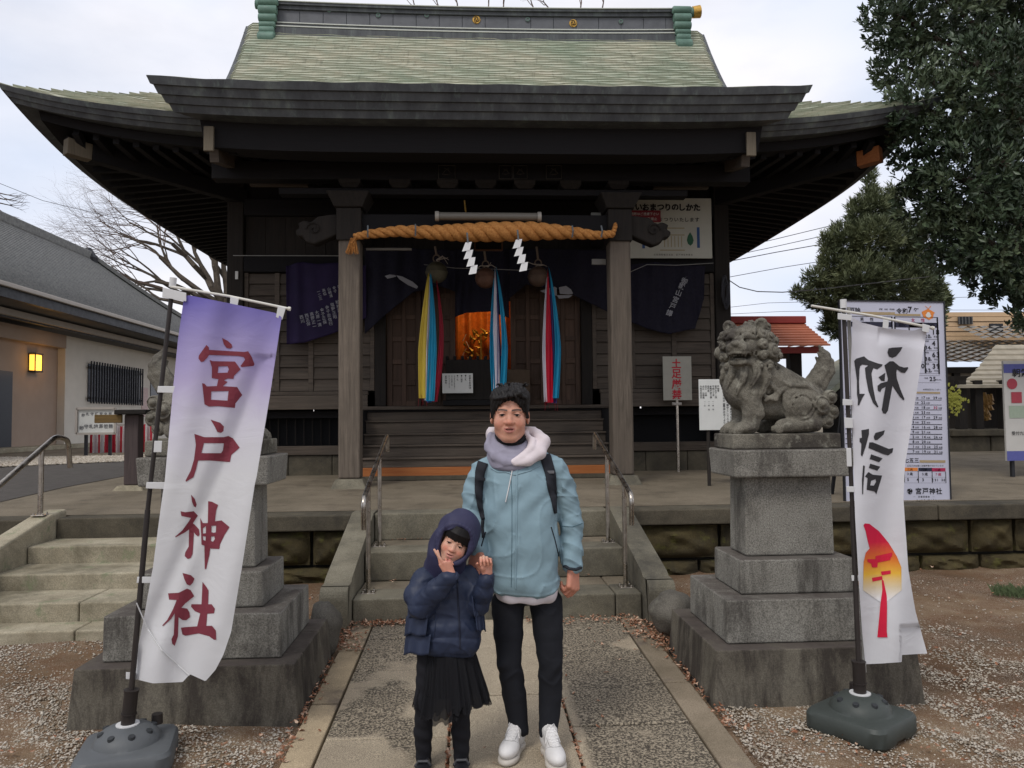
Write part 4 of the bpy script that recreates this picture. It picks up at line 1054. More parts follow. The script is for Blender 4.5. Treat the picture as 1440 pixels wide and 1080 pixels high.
# ------------------------------------------------------------------ twisted straw rope
m_straw = NM('orange_straw_rope', 0.75, 0.2); m_straw.color(m_straw.ramp(m_straw.noise(5, 6, 0.7, m_straw.coord((9, 3, 9))), [(0.3, hexc('96602f')), (0.7, hexc('c48c50'))])); m_straw.bump(m_straw.noise(30, 5, 0.7, m_straw.coord((1, 6, 6))), 0.6, 0.006); m_straw = m_straw.done()
sh = root('straw_rope', 'thick twisted orange straw rope tied across the porch between the two columns', 'rope', (0.2, 9.25, 4.0))
rp_px = [(498, 333), (520, 329), (560, 325), (610, 327), (650, 327), (700, 326), (750, 325), (800, 327), (840, 331), (862, 329), (866, 316)]
rp_r = [4.5, 6, 7.5, 9.5, 12, 13.5, 12.5, 9, 6, 5, 4.5]
k_ = 9.22/FPX
cp = [at(p[0], p[1], 9.22) for p in rp_px]; tt = np.linspace(0, 1, len(cp))
def rc(t): return np.array([np.interp(t, tt, [c[i] for c in cp]) for i in range(3)]), np.interp(t, tt, rp_r)*k_
for st_ in range(3):
    pts, rr = [], []
    for i in range(200):
        t = i/199; c, r = rc(t); a = t*2*math.pi*9.5+st_*2.094
        pts.append((c[0], c[1]+math.cos(a)*r*0.52, c[2]+math.sin(a)*r*0.52)); rr.append(r*0.60)
    q = MB(); q.tube(pts, rr, 10); q.build('strand', m_straw, sh, smooth=True, angle=180)
q = MB()
e0 = at(497, 335, 9.22)
for k in range(60):
    a = random.uniform(-0.09, 0.06); q.tube([e0+[random.uniform(-.03, .03), random.uniform(-.03, .03), 0], e0+[a*0.6, random.uniform(-.04, .04), -0.07], e0+[a, random.uniform(-.06, .06), -0.15-random.random()*0.05]], 0.004, 3)
q.build('frayed_end', m_straw, sh)
for px, py in ((517, 325), (584, 323), (805, 325), (846, 325)):
    c = at(px, py, 9.12); q = MB(); q.tube([c+[0, 0.02, 0.07], c+[0.005, -0.02, 0], c+[0, 0.02, -0.07]], 0.010, 5); q.build('binding', flat('grey_binding', hexc('5f6468')), sh)
# zigzag paper streamers
def shide(px, py, label):
    c = at(px, py, 9.05); t = root('paper_streamer', label, 'paper streamer', tuple(c), group='zigzag paper streamers on the rope'); u = 9.05/FPX
    q = MB(); zig = [(-3, 0), (5, -11), (-1, -14), (7, -25), (1, -28), (9, -39)]
    x, z = 0, 0
    segs = [((0, 0), (-5, -13)), ((2, -11), (-3, -24)), ((5, -22), (1, -35)), ((8, -33), (4, -46))]
    for k, ((ax, az), (bx_, bz)) in enumerate(segs):
        y = -0.004*k+0.012*(k % 2); w = 9
        q.add([c+np.array([ax-w/2+5, y/u, az])*u, c+np.array([ax+w/2+5, y/u, az+1])*u, c+np.array([bx_+w/2+7, y/u, bz+2])*u, c+np.array([bx_-w/2+5, y/u, bz])*u], [(0, 1, 2, 3)])
    q.build('folded_paper', simple('white_paper', hexc('dcdcdc'), 0.7, 0.02), t, solid=0.002)
    q = MB(); q.tube([c+np.array([4, 0, 0])*u, c+np.array([3, 0, 14])*u], 0.012, 5); q.build('tie', flat('grey_binding', hexc('5f6468')), t)
shide(654, 341, 'left of the two white zigzag paper streamers under the rope'); shide(725, 337, 'right of the two white zigzag paper streamers under the rope')

# ------------------------------------------------------------------ bells with coloured ribbons
def ribbon_mat(nm, h): 
    M = NM(nm, 0.55, 0.35); M.color(M.ramp(M.noise(4, 3, 0.5, M.coord((8, 8, 1))), [(0.3, tuple(c*0.75 for c in hexc(h)[:3])), (0.7, hexc(h))])); return M.done()
rm = {'y': ribbon_mat('yellow_ribbon', 'c9b040'), 'b': ribbon_mat('teal_blue_ribbon', '148ab0'), 'r': ribbon_mat('red_ribbon', 'c01030'), 'w': ribbon_mat('white_ribbon', 'd5d0d8'), 'v': ribbon_mat('violet_ribbon', '3c3a78'), 'd': ribbon_mat('dark_red_ribbon', '8e0f28'), 'u': ribbon_mat('dark_blue_ribbon', '274a8a')}
def bell(label, px, py, r_px, hue, ribs, Yb=10.35):
    c = at(px, py, Yb); s = Yb/FPX; r = r_px*s
    t = root('shrine_bell', label, 'bell', (c[0], c[1], c[2]-r), group='round shrine bells with ribbons')
    mm = simple('bell_metal_'+hue, hexc(hue), 0.5, 0.25, 9, 0.25, 30)
    q = MB(); pr_ = [(0.001, -r)]
    for k in range(1, 20):
        a = -math.pi/2+math.pi*k/20; rr = math.cos(a)*r*1.03; z = math.sin(a)*r*1.02
        if 9 <= k <= 11: rr *= (1.0, 1.045, 1.0)[k-9]
        if k in (6, 13): rr *= 1.035
        pr_.append((rr, z))
    pr_.append((0.001, r)); q.lathe(pr_, tuple(c), 28); q.build('bell_body', mm, t, smooth=True, angle=30)
    q = MB(); q.box(c[0]-0.9*r, c[0]+0.9*r, c[1]-r*0.3, c[1]+r*0.3, c[2]-r*0.78, c[2]-r*0.70) if False else q.tube([(c[0]+r*0.8*math.cos(a), c[1]-r*0.62, c[2]-r*0.55+0.0*a) for a in (math.pi, math.pi/2, 0)], r*0.02, 5)
    q.build('slot_lip', mm, t)
    q = MB(); 
    pts = [(c[0]+0.045*math.cos(a), c[1], c[2]+r+0.045+0.05*math.sin(a)) for a in np.linspace(0, 6.28, 16)]; q.tube(pts, 0.010, 6, cap=False)
    q.tube([(c[0], c[1], c[2]+r+0.09), (c[0]-0.02, c[1], 4.0)], 0.016, 6); q.build('hanger', simple('worn_rope', hexc('77685a'), 0.9, 0.2), t)
    q = MB()
    for k in range(5):
        a = random.uniform(-2.6, 0.6); q.tube([(c[0], c[1]-0.03, c[2]+r+0.02), (c[0]+0.09*math.cos(a), c[1]-0.05, c[2]+r+0.05+0.05*math.sin(a)), (c[0]+0.17*math.cos(a), c[1]-0.03, c[2]+r+0.02+random.uniform(-.06, .05))], [0.008, 0.006, 0.003], 5)
    q.build('knot', simple('pale_cord', hexc('a8a095'), 0.8, 0.1), t)
    for (m_, tx, ty, bx0, bx1, by, yo, sw) in ribs:    # knot point, bottom left/right px, bottom py
        top = at(tx, ty, Yb-0.06-yo); 
        def fn(u, v, tx=tx, ty=ty, bx0=bx0, bx1=bx1, by=by, yo=yo, sw=sw):
            e = min(1, v*1.6)**0.7; xx = tx+(bx0-tx)*e*(0.85+0.15*v)+(bx1-bx0)*u*e*0.98; yy = ty+(by-ty)*v
            xx += sw*math.sin(v*math.pi)
            p = at(xx, yy, Yb-0.07-yo-0.05*e); fold = 0.018*math.sin(u*9.5+sw+v*1.5)*e+0.006*math.sin(u*21+v*3)
            return (p[0], p[1]+fold, p[2])
        q = MB(); q.grid(fn, 14, 26); q.build('ribbon', rm[m_], t, smooth=True, angle=180)
    q = MB()
    for k in range(10):
        x0 = random.uniform(ribs[0][3], ribs[-1][4]); a0 = at(x0, ribs[0][5]-6, Yb-0.13); a1 = at(x0+random.uniform(-3, 3), ribs[0][5]+random.uniform(2, 14), Yb-0.13); q.tube([a0, a1], 0.002, 3)
    q.build('loose_threads', rm['d'], t)
bell('dark green bronze bell hanging at the left, with yellow, blue and red ribbons', 614, 383, 15, '4d4a3c', [('y', 604, 378, 589, 603, 560, 0.02, -2), ('w', 605, 379, 596, 605, 563, 0.01, 0), ('d', 613, 388, 607, 615, 565, 0.0, 9), ('b', 605, 378, 599, 611, 564, 0.04, 3), ('u', 608, 380, 600, 607, 566, 0.0, 1)])
bell('reddish bronze bell hanging in the middle, with white and blue ribbons', 683, 391, 14.5, '5c4236', [('b', 696, 376, 692, 698, 560, 0.01, -4), ('w', 696, 376, 694, 703, 562, 0.02, -1), ('v', 697, 378, 697, 704, 562, 0.0, 0), ('b', 697, 374, 702, 711, 560, 0.05, 4)])
bell('brown bronze bell hanging at the right, with white, red and blue ribbons', 757, 389, 14.5, '54443a', [('w', 770, 378, 765, 771, 565, 0.01, -3), ('r', 770, 378, 768, 778, 566, 0.03, -1), ('v', 772, 380, 775, 783, 567, 0.0, 1), ('b', 771, 374, 777, 786, 560, 0.05, 4)])
tag(MB().tube([at(596, 372, 10.36), at(640, 377, 10.36), at(683, 378, 10.36), at(730, 380, 10.36), at(757, 377, 10.36)], 0.004, 4).build('cord', flat('pale_rod', hexc('8d8d8a'))), 'thin pale cord stretched behind the three hanging bells', 'cord')
# framed plaque behind the rope
pq = root('plaque', 'small framed wooden plaque hanging under the middle of the straw rope', 'plaque', (0.2, 9.9, 3.7))
a, c_ = at(668, 352, 9.9), at(706, 338, 9.9); q = MB(); q.box(a[0], c_[0], 9.9, 9.93, a[2], c_[2]+0.05); q.build('panel', m_wd, pq)
q = MB()
for p0, p1 in (((a[0], 9.89, a[2]), (c_[0], 9.89, a[2])), ((a[0], 9.89, c_[2]+0.05), (c_[0], 9.89, c_[2]+0.05)), ((a[0], 9.89, a[2]), (a[0], 9.89, c_[2]+0.05)), ((c_[0], 9.89, a[2]), (c_[0], 9.89, c_[2]+0.05))): q.beam(p0, p1, 0.02, 0.03, up=(0, 1, 0))
q.build('frame', simple('brown_frame', hexc('5a4030'), 0.6, 0.2), pq)

# ------------------------------------------------------------------ purple curtains with white writing
m_purple = NM('purple_curtain_cloth', 0.75, 0.2); m_purple.color(m_purple.ramp(m_purple.noise(3, 4), [(0.3, (0.010, 0.006, 0.026)), (0.7, (0.019, 0.011, 0.045))])); m_purple.bump(m_purple.noise(160, 2), 0.15, 0.002); m_purple = m_purple.done()
m_cwhite = flat('white_crest_print', (0.26, 0.26, 0.28, 1), 0.8)
m_purpleD = simple('dark_purple_cloth', (0.006, 0.005, 0.014, 1), 0.8, 0.2)
def curtain(name_lab, top, bot, Yc, n=40, amp=0.03, fold=None):
    """top, bot: polylines in photo coordinates from left to right"""
    tx = np.array(top, float); bx_ = np.array(bot, float); tu = np.linspace(0, 1, len(tx)); bu = np.linspace(0, 1, len(bx_))
    f = fold or (lambda u, v: math.sin(u*34)*0.6+math.sin(u*13+v*4)*0.5)
    def pxy(u, v):
        a = np.array([np.interp(u, tu, tx[:, 0]), np.interp(u, tu, tx[:, 1])]); c = np.array([np.interp(u, bu, bx_[:, 0]), np.interp(u, bu, bx_[:, 1])]); return a+(c-a)*v
    def fn(u, v): p = pxy(u, v); q_ = at(p[0], p[1], Yc); return (q_[0], q_[1]+amp*f(u, v), q_[2])
    t = root('curtain', name_lab, 'curtain', tuple(at(*pxy(0.5, 0), Yc)), group='purple shrine curtains')
    q = MB(); q.grid(fn, n*2, n); q.build('cloth', m_purple if fold else m_purpleD, t, smooth=True, angle=180, solid=0.003)
    return t
CY_ = 10.93
cl1 = curtain('purple curtain with rows of white names, gathered at the left of the porch', [(402, 374), (425, 368), (445, 371), (482, 369), (505, 372), (515, 374)], [(403, 484), (428, 482), (460, 472), (482, 464), (500, 456), (515, 446)], CY_, fold=lambda u, v: math.sin(u*34)*max(0.12, 1-u*3.2)+0.4*math.sin(u*5+v*3))
curtain('dark purple curtain swag drawn up left of the hanging bells', [(513, 350), (560, 348), (600, 350), (640, 352)], [(513, 470), (545, 440), (580, 412), (618, 402), (640, 410)], CY_+0.03, amp=0.02)
curtain('dark curtain valance falling behind the middle bell', [(640, 350), (680, 350), (715, 350)], [(640, 446), (655, 440), (690, 438), (716, 447)], CY_+0.06, amp=0.02)
curtain('dark purple curtain swag right of the bells, with a white crest', [(716, 350), (780, 350), (858, 352)], [(716, 420), (740, 400), (800, 412), (858, 440)], CY_+0.03, amp=0.02)
cl2 = curtain('purple curtain with one slanting column of white writing, right of the right column', [(884, 372), (920, 369), (960, 372), (992, 374)], [(884, 452), (910, 462), (940, 470), (978, 462), (990, 420)], CY_, amp=0.02)
# writing on the left curtain: slanting columns, the characters are too small to be read one by one
P_ = Print(at(0, 0, CY_-0.045), off=(0, 0, 0)); o_ = at(0, 0, CY_-0.045)
def wcol(Pn, t, px, py, h, rot, Yv, k=0.0):
    d = h*1.05
    for i, c in enumerate(t):
        p = at(px+math.sin(rot)*d*(i), py+math.cos(rot)*d*i, Yv); Pn.o = p; Pn.ch(c, 0, 0, h*Yv/FPX, rot+k, bold=0.012)
names = ['西川', '西正保', '高岡正一', '大原一清', '金子正保', '金子忠信行', '塩野正昭', '松村清', '信島正']
for i, t in enumerate(names): wcol(P_, t, 424+i*7.2, 446+ i*-2.2-(i > 3)*(i-3)*1.5, 5.6, 0.22, CY_-0.045)
for i, t in enumerate(('一二三', '高橋', '山崎清', '金子', '同')): wcol(P_, t, 448+i*7.3, 410-i*1.8, 4.8, 0.28, CY_-0.045)
P_.build('lettering', m_cwhite, cl1)
P_ = Print((0, 0, 0), off=(0, 0, 0))
for i, c in enumerate('御嶽山宮戸講'): P_.o = at(963-i*4.3, 393+i*9.4, CY_-0.03); P_.ch(c, 0, 0, 9.5*(CY_)/FPX, -0.35, bold=0.015)
P_.build('lettering', m_cwhite, cl2)
q = MB()      # white crest shapes on the drawn up swags
for pts in ([(541, 388), (548, 386), (556, 387), (557, 389), (545, 392)], [(557, 387), (566, 389), (580, 396), (588, 403), (586, 406), (574, 401), (562, 393)]):
    v_, f_ = cut_print(pts, [], lambda x, y: at(x, y, CY_-0.03), 50); q.add(v_, f_)
tag(q.build('crest_print', m_cwhite, cl1, norm=False))
q = MB()
for pts in ([(759, 409), (770, 406), (780, 403), (783, 405), (783, 416), (770, 414)], [(786, 404), (796, 402), (803, 407), (806, 413), (800, 414), (787, 413)], [(783, 415), (805, 415), (800, 419), (786, 420)]):
    v_, f_ = cut_print(pts, [], lambda x, y: at(x, y, CY_-0.03), 50); q.add(v_, f_)
q.build('crest_print', m_cwhite, cl2, norm=False)
q = MB(); q.tube([at(885, 383, 10.85), at(910, 372, 10.85), at(950, 373, 10.85), at(1003, 370, 10.85)], 0.005, 4); q.build('hanging_cord', flat('pale_rod', hexc('8d8d8a')), cl2)

# ------------------------------------------------------------------ signs
sb = root('wall_board_sign', 'dim grey board with hiragana title and small shrine drawing, high right on the hall front', 'sign', tuple(at(940, 363, 11.0)))
a, c_ = at(884, 363, 11.0), at(1000, 279, 11.0); q = MB(); q.box(a[0], c_[0], 11.0, 11.03, a[2], c_[2]); m_sg = simple('dim_grey_sign', hexc('b5b5aa'), 0.7, 0.06, 4, 0.0); q.build('board', m_sg, sb, bevel=0.004)
s = 11.0/FPX; P_ = Print((a[0], 10.999, a[2]))
def pl(Pn, t, px, py, h, adv, bold=0.015): Pn.line(t, (px-884)*s, (363-py)*s, h*s, adv*s, bold=bold)
pl(P_, 'しいおまつりのしかた', 884, 289, 11, 10.6, 0.05); pl(P_, 'のとおまつりいたします', 905, 307, 7, 7.6); pl(P_, '日照国際観光協会　宮戸神社奉賛会', 920, 358, 3, 3.6, 0.0)
P_.build('lettering', m_ink, sb)
P_ = Print((a[0], 10.999, a[2]))
for y_ in (320, 330, 352): P_.rect((930-884)*s, (966-884)*s, (363-y_)*s, (363-y_+1.3)*s)
for x_ in (936, 941, 946, 951, 956, 961): P_.rect((x_-884)*s, (x_-883)*s, (363-347)*s, (363-331)*s)
P_.build('shrine_drawing', flat('ochre_ink', (0.30, 0.24, 0.12, 1)), sb)
P_ = Print((a[0], 10.999, a[2]))
for x_ in (923, 974): P_.poly([((x_-884+dx)*s, (363-y_)*s) for dx, y_ in ((0, 325), (3.5, 331), (5, 337), (3.5, 342), (0, 345), (-3.5, 342), (-5, 337), (-3.5, 331))])
P_.build('tree_drawing', flat('green_ink', (0.02, 0.10, 0.05, 1)), sb)
P_ = Print((a[0], 10.999, a[2])); P_.rect((984-884)*s, (988-884)*s, (363-348)*s, (363-318)*s); P_.rect((904-884)*s, (908-884)*s, (363-349)*s, (363-336)*s); P_.build('blue_panel', flat('blue_ink', (0.03, 0.08, 0.22, 1)), sb)
rs = root('red_notice', 'dark red printed strip on the grey board behind the carved beam nose', 'notice', tuple(at(907, 300, 10.97)))
q = MB(); a2, c2 = at(886, 312, 10.97), at(929, 296, 10.97); q.box(a2[0], c2[0], 10.97, 10.985, a2[2], c2[2]); q.build('board', flat('dull_red_board', (0.22, 0.02, 0.03, 1)), rs)
P_ = Print((a2[0], 10.969, a2[2])); s_r = 10.97/FPX; P_.line('撮影はご遠慮下さい', 1*s_r, 11.5*s_r, 4.4*s_r, 4.6*s_r); P_.line('本殿内土足禁止', 6*s_r, 4.5*s_r, 4.4*s_r, 4.8*s_r); P_.build('lettering', m_white, rs)

def postsign(nm, label, x0, x1, y0, y1, Yv, mat, foot_z, legs):
    t = root(nm, label, 'sign', tuple(at((x0+x1)/2, 660, Yv)))
    a, c_ = at(x0, y1, Yv), at(x1, y0, Yv); q = MB(); q.box(a[0], c_[0], Yv, Yv+0.012, a[2], c_[2]); q.build('board', mat, t, bevel=0.003)
    for lx in legs:
        p = at(lx, y1, Yv+0.03); q = MB(); q.tube([(p[0], Yv+0.035, foot_z), (p[0], Yv+0.035, c_[2]-0.1)], 0.022, 8); q.build('post', m_steel if len(legs) == 1 else m_wdz, t, smooth=True)
    return t, a, c_
rs2, a, c_ = postsign('shoe_sign', 'grey sign on a steel post reading 土足厳禁 in red, right of the porch', 933, 972, 501, 563, 10.9, simple('grey_sign_plate', hexc('9a978c'), 0.55, 0.06), pz(11)-0.0, [952])
P_ = Print((a[0], 10.899, a[2])); s = 10.9/FPX
P_.col('土足厳禁', (952.5-933)*s, (563-503)*s, 14.5*s, 1.02, bold=0.022); P_.build('lettering', m_redink, rs2)
q = MB(); p = at(952, 568, 10.9); q.box(p[0]-0.07, p[0]+0.07, 10.905, 10.925, p[2]-0.02, p[2]+0.02); q.build('clamp', m_steel, rs2, bevel=0.004)
ws, a, c_ = postsign('donor_board', 'white rounded board with columns of small black writing, half hidden behind the right stone lion', 984, 1052, 533, 605, 9.0, m_white, pz(9), [996, 1040])
P_ = Print((a[0], 8.999, a[2])); s = 9.0/FPX
for i, (t_, y0) in enumerate((('奉納者', 541), ('宮戸氏子一同', 541), ('平成二十年', 541), ('本殿改修工事', 541), ('総代会', 541), ('石工　小林', 541), ('大工　山田組', 541), ('令和元年吉日', 541))): P_.col(t_, (1012-i*3.6-984)*s, (605-y0)*s, 3.0*s, 1.05, bold=0.015)
for i, t_ in enumerate(('当神社の御祭神は古くより', '此の地の鎮守として人々の', '篤い信仰を集め今日に至る', '境内の木々は市の保存木に')): P_.col(t_, (1020+i*5-984)*s, (605-550-i*2)*s, 3.6*s, 1.08, bold=0.015)
for i, t_ in enumerate(('一、金　壱', '一、金　五', '一、酒')): P_.col(t_, (1004-i*6-984)*s, (605-563)*s, 2.6*s, 1.08, bold=0.015)
P_.build('lettering', m_ink, ws)
# ================================================================== left building: shrine office
m_plaster = simple('cream_plaster', hexc('cbc5ba'), 0.85, 0.05, 2.5, 0.1, 60)
m_plaster2 = simple('brown_plaster', hexc('9d8b7c'), 0.85, 0.06, 2, 0.1, 60)
m_rooft = NM('grey_metal_roof', 0.6, 0.35); m_rooft.color(m_rooft.ramp(m_rooft.noise(3, 6, 0.7, m_rooft.coord((0.6, 3, 3), 'World')), [(0.3, hexc('4f504f')), (0.7, hexc('7d7d79'))])); m_rooft = m_rooft.done()
m_dkroof = simple('dark_gutter', hexc('26272b'), 0.5, 0.1, 4, 0.0)
m_trimw = simple('pale_trim', hexc('a9a29a'), 0.6, 0.06, 4, 0.0)
m_soff = simple('grey_soffit', hexc('5d5c5b'), 0.8, 0.06, 3, 0.0)
of = root('office_building', 'low cream walled shrine office with wide grey eaves at the left, parallel to the path', 'building', (-12.6, 24, 0.9))
WX = -12.3; ZG = 0.92
def xz(px, py, X): p = atX(px, py, X); return p
# wall plane X = WX, from near (out of frame) to far
c = atX(92, 500, WX); yA = float(c[1]); zt = 4.35
q = MB(); q.box(WX-0.25, WX, yA, 36.0, ZG-0.3, zt); q.build('wall', m_plaster, of)
q = MB(); q.box(WX-1.6, WX-0.22, 12, yA-0.01, ZG-0.3, zt); q.build('recessed_wall', m_plaster2, of); 
q = MB(); q.box(WX-0.218, WX+0.03, 12, yA-0.01, 3.95, zt); q.build('fascia_beam', m_plaster2, of)
dA, dB = atX(-40, 600, WX-0.2), atX(16, 600, WX-0.2)
q = MB(); q.box(WX-0.24, WX-0.19, dA[1], dB[1], ZG, 3.1); q.build('door', simple('dark_blue_door', hexc('20242c'), 0.4, 0.1), of)
# grille window
gA, gB = atX(123, 540, WX), atX(196, 540, WX); gz0, gz1 = atX(150, 566, WX)[2], atX(150, 515, WX)[2]
w_ = MB(); w_.box(WX-0.02, WX+0.02, gA[1], gB[1], gz0, gz1); wf = w_.build('window', simple('window_pane_dark', hexc('3a3c44'), 0.25, 0.1), of)
for i in range(22):
    y = gA[1]+(gB[1]-gA[1])*i/21; q = MB(); q.box(WX+0.10, WX+0.14, y-0.022, y+0.022, gz0-0.06, gz1+0.08); q.build('grille_bar', m_dkroof, wf)
for z in (gz0+0.12, gz1-0.12): q = MB(); q.box(WX+0.06, WX+0.10, gA[1]-0.12, gB[1]+0.12, z-0.03, z+0.03); q.build('grille_rail', m_dkroof, wf)
pA, pB = atX(199, 540, WX), atX(208, 540, WX)
q = MB(); q.box(WX+0.003, WX+0.02, pA[1], pB[1], 1.9, 3.0); q.build('poster', simple('pale_pink_poster', hexc('c0aaa6'), 0.7, 0.15, 12), of)
oA = atX(211, 540, WX); q = MB(); q.box(WX+0.003, WX+0.03, oA[1], oA[1]+2.2, 1.6, 3.3); q.build('dark_window', simple('window_pane_dark', hexc('3a3c44'), 0.25, 0.1), of)
# eaves: soffit, gutter lines, roof
EX = -10.6; eY0, eY1 = 11.0, 37.0
ez = 4.85
q = MB(); q.box(WX-2.0, EX-0.15, eY0, eY1, ez-0.25, ez-0.20); q.build('soffit', m_soff, of)
q = MB(); q.box(EX-0.15, EX+0.0, eY0, eY1, ez-0.28, ez-0.02); q.build('fascia', m_dkroof, of)
q = MB(); q.box(EX+0.003, EX+0.10, eY0, eY1, ez-0.05, ez+0.06); q.build('gutter', m_trimw, of, bevel=0.02)
q = MB(); q.box(EX-1.15, EX-1.0, eY0, eY1, ez-0.50, ez-0.28); q.build('inner_fascia', m_dkroof, of); q = MB(); q.box(EX-0.997, EX-0.88, eY0, eY1, ez-0.46, ez-0.30); q.build('inner_gutter', m_trimw, of)
RX = -15.0; rz = 8.2
# roof slope with shingle steps, hipped at the far end
b = MB(); nrow = 40
for k in range(nrow):
    f0, f1 = k/nrow, (k+1)/nrow
    for f, up in ((f0, 0.03), (f1, 0.0)):
        pass
    xa, xb = EX+(RX-EX)*f0, EX+(RX-EX)*f1; cur = lambda f: ez+0.08+(rz-ez)*(0.72*f+0.28*f*f)
    ye0, ye1 = eY1-(eY1-31.0)*f0, eY1-(eY1-31.0)*f1
    b.add([(xa, eY0, cur(f0)+0.03), (xa, ye0, cur(f0)+0.03), (xb, ye1, cur(f1)), (xb, eY0, cur(f1))], [(0, 1, 2, 3)])
    b.add([(xa, eY0, cur(f0)-0.01), (xa, ye0, cur(f0)-0.01), (xa, ye0, cur(f0)+0.03), (xa, eY0, cur(f0)+0.03)], [(0, 1, 2, 3)])
    b.add([(xa, ye0, cur(f0)+0.03), (2*RX-xa, ye0, cur(f0)+0.03), (2*RX-xb, ye1, cur(f1)), (xb, ye1, cur(f1))], [(0, 1, 2, 3)])
    b.add([(2*RX-xa, eY0, cur(f0)+0.03), (2*RX-xa, ye0, cur(f0)+0.03), (2*RX-xb, ye1, cur(f1)), (2*RX-xb, eY0, cur(f1))], [(0, 3, 2, 1)])
b.build('roof', m_rooft, of)
q = MB(); q.box(RX-0.2, RX+0.2, eY0, 30.9, rz-0.1, rz+0.25); q.build('ridge', m_rooft, of, bevel=0.05)
q = MB(); q.lathe([(0.32, 0), (0.36, 0.2), (0.2, 0.45), (0.1, 0.6)], (RX, 31.0, rz-0.2), 10); q.build('ridge_end_tile', m_dkroof, of)
for k in range(12):
    f = k/12; xa = EX+(RX-EX)*f; ya = eY1-(eY1-31.0)*f; f2_ = (k+1)/12; xb = EX+(RX-EX)*f2_; yb = eY1-(eY1-31.0)*f2_
    q = MB(); q.beam((xa, ya, cur(f)+0.09), (xb, yb, cur(f2_)+0.09), 0.22, 0.14); q.build('hip_tile', m_rooft, of)
q = MB(); q.box(WX-3, WX+0.5, 14, yA+0.3, pz(14), ZG+0.12); q.box(WX-3, WX+1.1, 13, yA-1, pz(14)-0.1, ZG-0.03); q.build('door_step', m_stepL, of, bevel=0.02)
q = MB(); q.box(WX+0.003, WX+0.35, yA+0.3, 36, ZG-0.3, ZG+0.12); q.build('plinth', m_stepL, of, bevel=0.02)
# wall lamp, lit
wl = root('wall_lamp', 'lit amber box lamp on the brown wall under the office eaves', 'lamp', tuple(atX(50, 510, WX-0.15)))
lc = atX(50, 510, WX-0.12); m_glow = bpy.data.materials.new('lamp_glass'); m_glow.use_nodes = True; bs = m_glow.node_tree.nodes['Principled BSDF']
bs.inputs['Base Color'].default_value = (1, 0.6, 0.1, 1); bs.inputs['Emission Color'].default_value = (1.0, 0.52, 0.07, 1); bs.inputs['Emission Strength'].default_value = 1.3
q = MB(); q.box(lc[0]-0.08, lc[0]+0.08, lc[1]-0.17, lc[1]+0.17, lc[2]-0.22, lc[2]+0.22); q.build('glass', m_glow, wl)
q = MB()
for dy in (-0.18, 0.18):
    for dx in (-0.09, 0.09): q.box(lc[0]+dx-0.012, lc[0]+dx+0.012, lc[1]+dy-0.012, lc[1]+dy+0.012, lc[2]-0.24, lc[2]+0.24)
q.box(lc[0]-0.11, lc[0]+0.11, lc[1]-0.20, lc[1]+0.20, lc[2]+0.24, lc[2]+0.27); q.box(lc[0]-0.11, lc[0]+0.11, lc[1]-0.20, lc[1]+0.20, lc[2]-0.27, lc[2]-0.24)
q.build('frame', m_dkroof, wl)
pl_ = bpy.data.lights.new('wall_lamp_light', 'POINT'); pl_.energy = 5; pl_.color = (1, 0.5, 0.12); pl_.shadow_soft_size = 0.15
po = link(bpy.data.objects.new('wall_lamp_light', pl_)); po.location = (lc[0]+0.35, lc[1], lc[2])
# red and white striped curtain round a table
kt = root('striped_table', 'table skirted with a red and white striped ceremonial curtain below the office window', 'table', tuple(at(170, 640, 20)))
def stripes(px0, px1, py0, py1, Yd, nst, par):
    for i in range(nst):
        a = at(px0+(px1-px0)*i/nst, py1, Yd); b_ = at(px0+(px1-px0)*(i+1)/nst, py0, Yd)
        q = MB(); q.grid(lambda u, v: (a[0]+(b_[0]-a[0])*u, Yd+0.06*math.sin((i+u)*4.0)*(1-v*0.6), a[2]+(b_[2]-a[2])*v+0.05*math.sin((i+u)*1.3)*v), 4, 4)
        q.build('curtain_stripe', flat('stripe_red', (0.42, 0.02, 0.04, 1)) if i % 2 == 0 else flat('stripe_white', (0.55, 0.52, 0.52, 1)), par)
stripes(126, 215, 597, 640, 20, 17, kt)
a, b_ = at(126, 597, 20), at(215, 594, 20); q = MB(); q.box(a[0], b_[0], 20.08, 20.9, a[2]-0.05, a[2]); q.build('table_top', m_trimw, kt)
# notice board and brown beam sign, old post
no = root('notice_board', 'white framed notice board with faint printing in front of the striped table', 'notice board', tuple(at(135, 640, 18)))
a, b_ = at(108, 610, 18), at(163, 574, 18); q = MB(); q.box(a[0], b_[0], 18, 18.05, a[2], b_[2]); q.build('board', m_white, no, bevel=0.01)
for lx in (118, 152): p = at(lx, 645, 18); q = MB(); q.box(p[0]-0.03, p[0]+0.03, 18.06, 18.12, pz(18), b_[2]-0.1); q.build('leg', m_dkroof, no)
s = 18/FPX; P_ = Print((a[0], 17.995, a[2]))
for i in range(7):
    P_.ch('御守札絵馬笹熊'[i], (6+i*6.5)*s, 10*s, 6*s, bold=0.02); P_.ch('御札守護安全祈'[i], (8+i*6)*s, 27*s, 4.5*s, bold=0.02)
P_.build('lettering', flat('grey_ink', (0.13, 0.13, 0.14, 1)), no)
q = MB(); q.beam((a[0], 17.98, a[2]), (b_[0], 17.98, a[2]), 0.05, 0.05); q.beam((a[0], 17.98, b_[2]), (b_[0], 17.98, b_[2]), 0.05, 0.05); q.beam((a[0], 17.98, a[2]), (a[0], 17.98, b_[2]), 0.05, 0.05, up=(0, 1, 0)); q.beam((b_[0], 17.98, a[2]), (b_[0], 17.98, b_[2]), 0.05, 0.05, up=(0, 1, 0)); q.build('frame', m_trimw, no)
op = root('wooden_post', 'old dark wooden post with flat cap and brown arm board, left of the banner', 'post', tuple(at(186, 676, 9.6)))
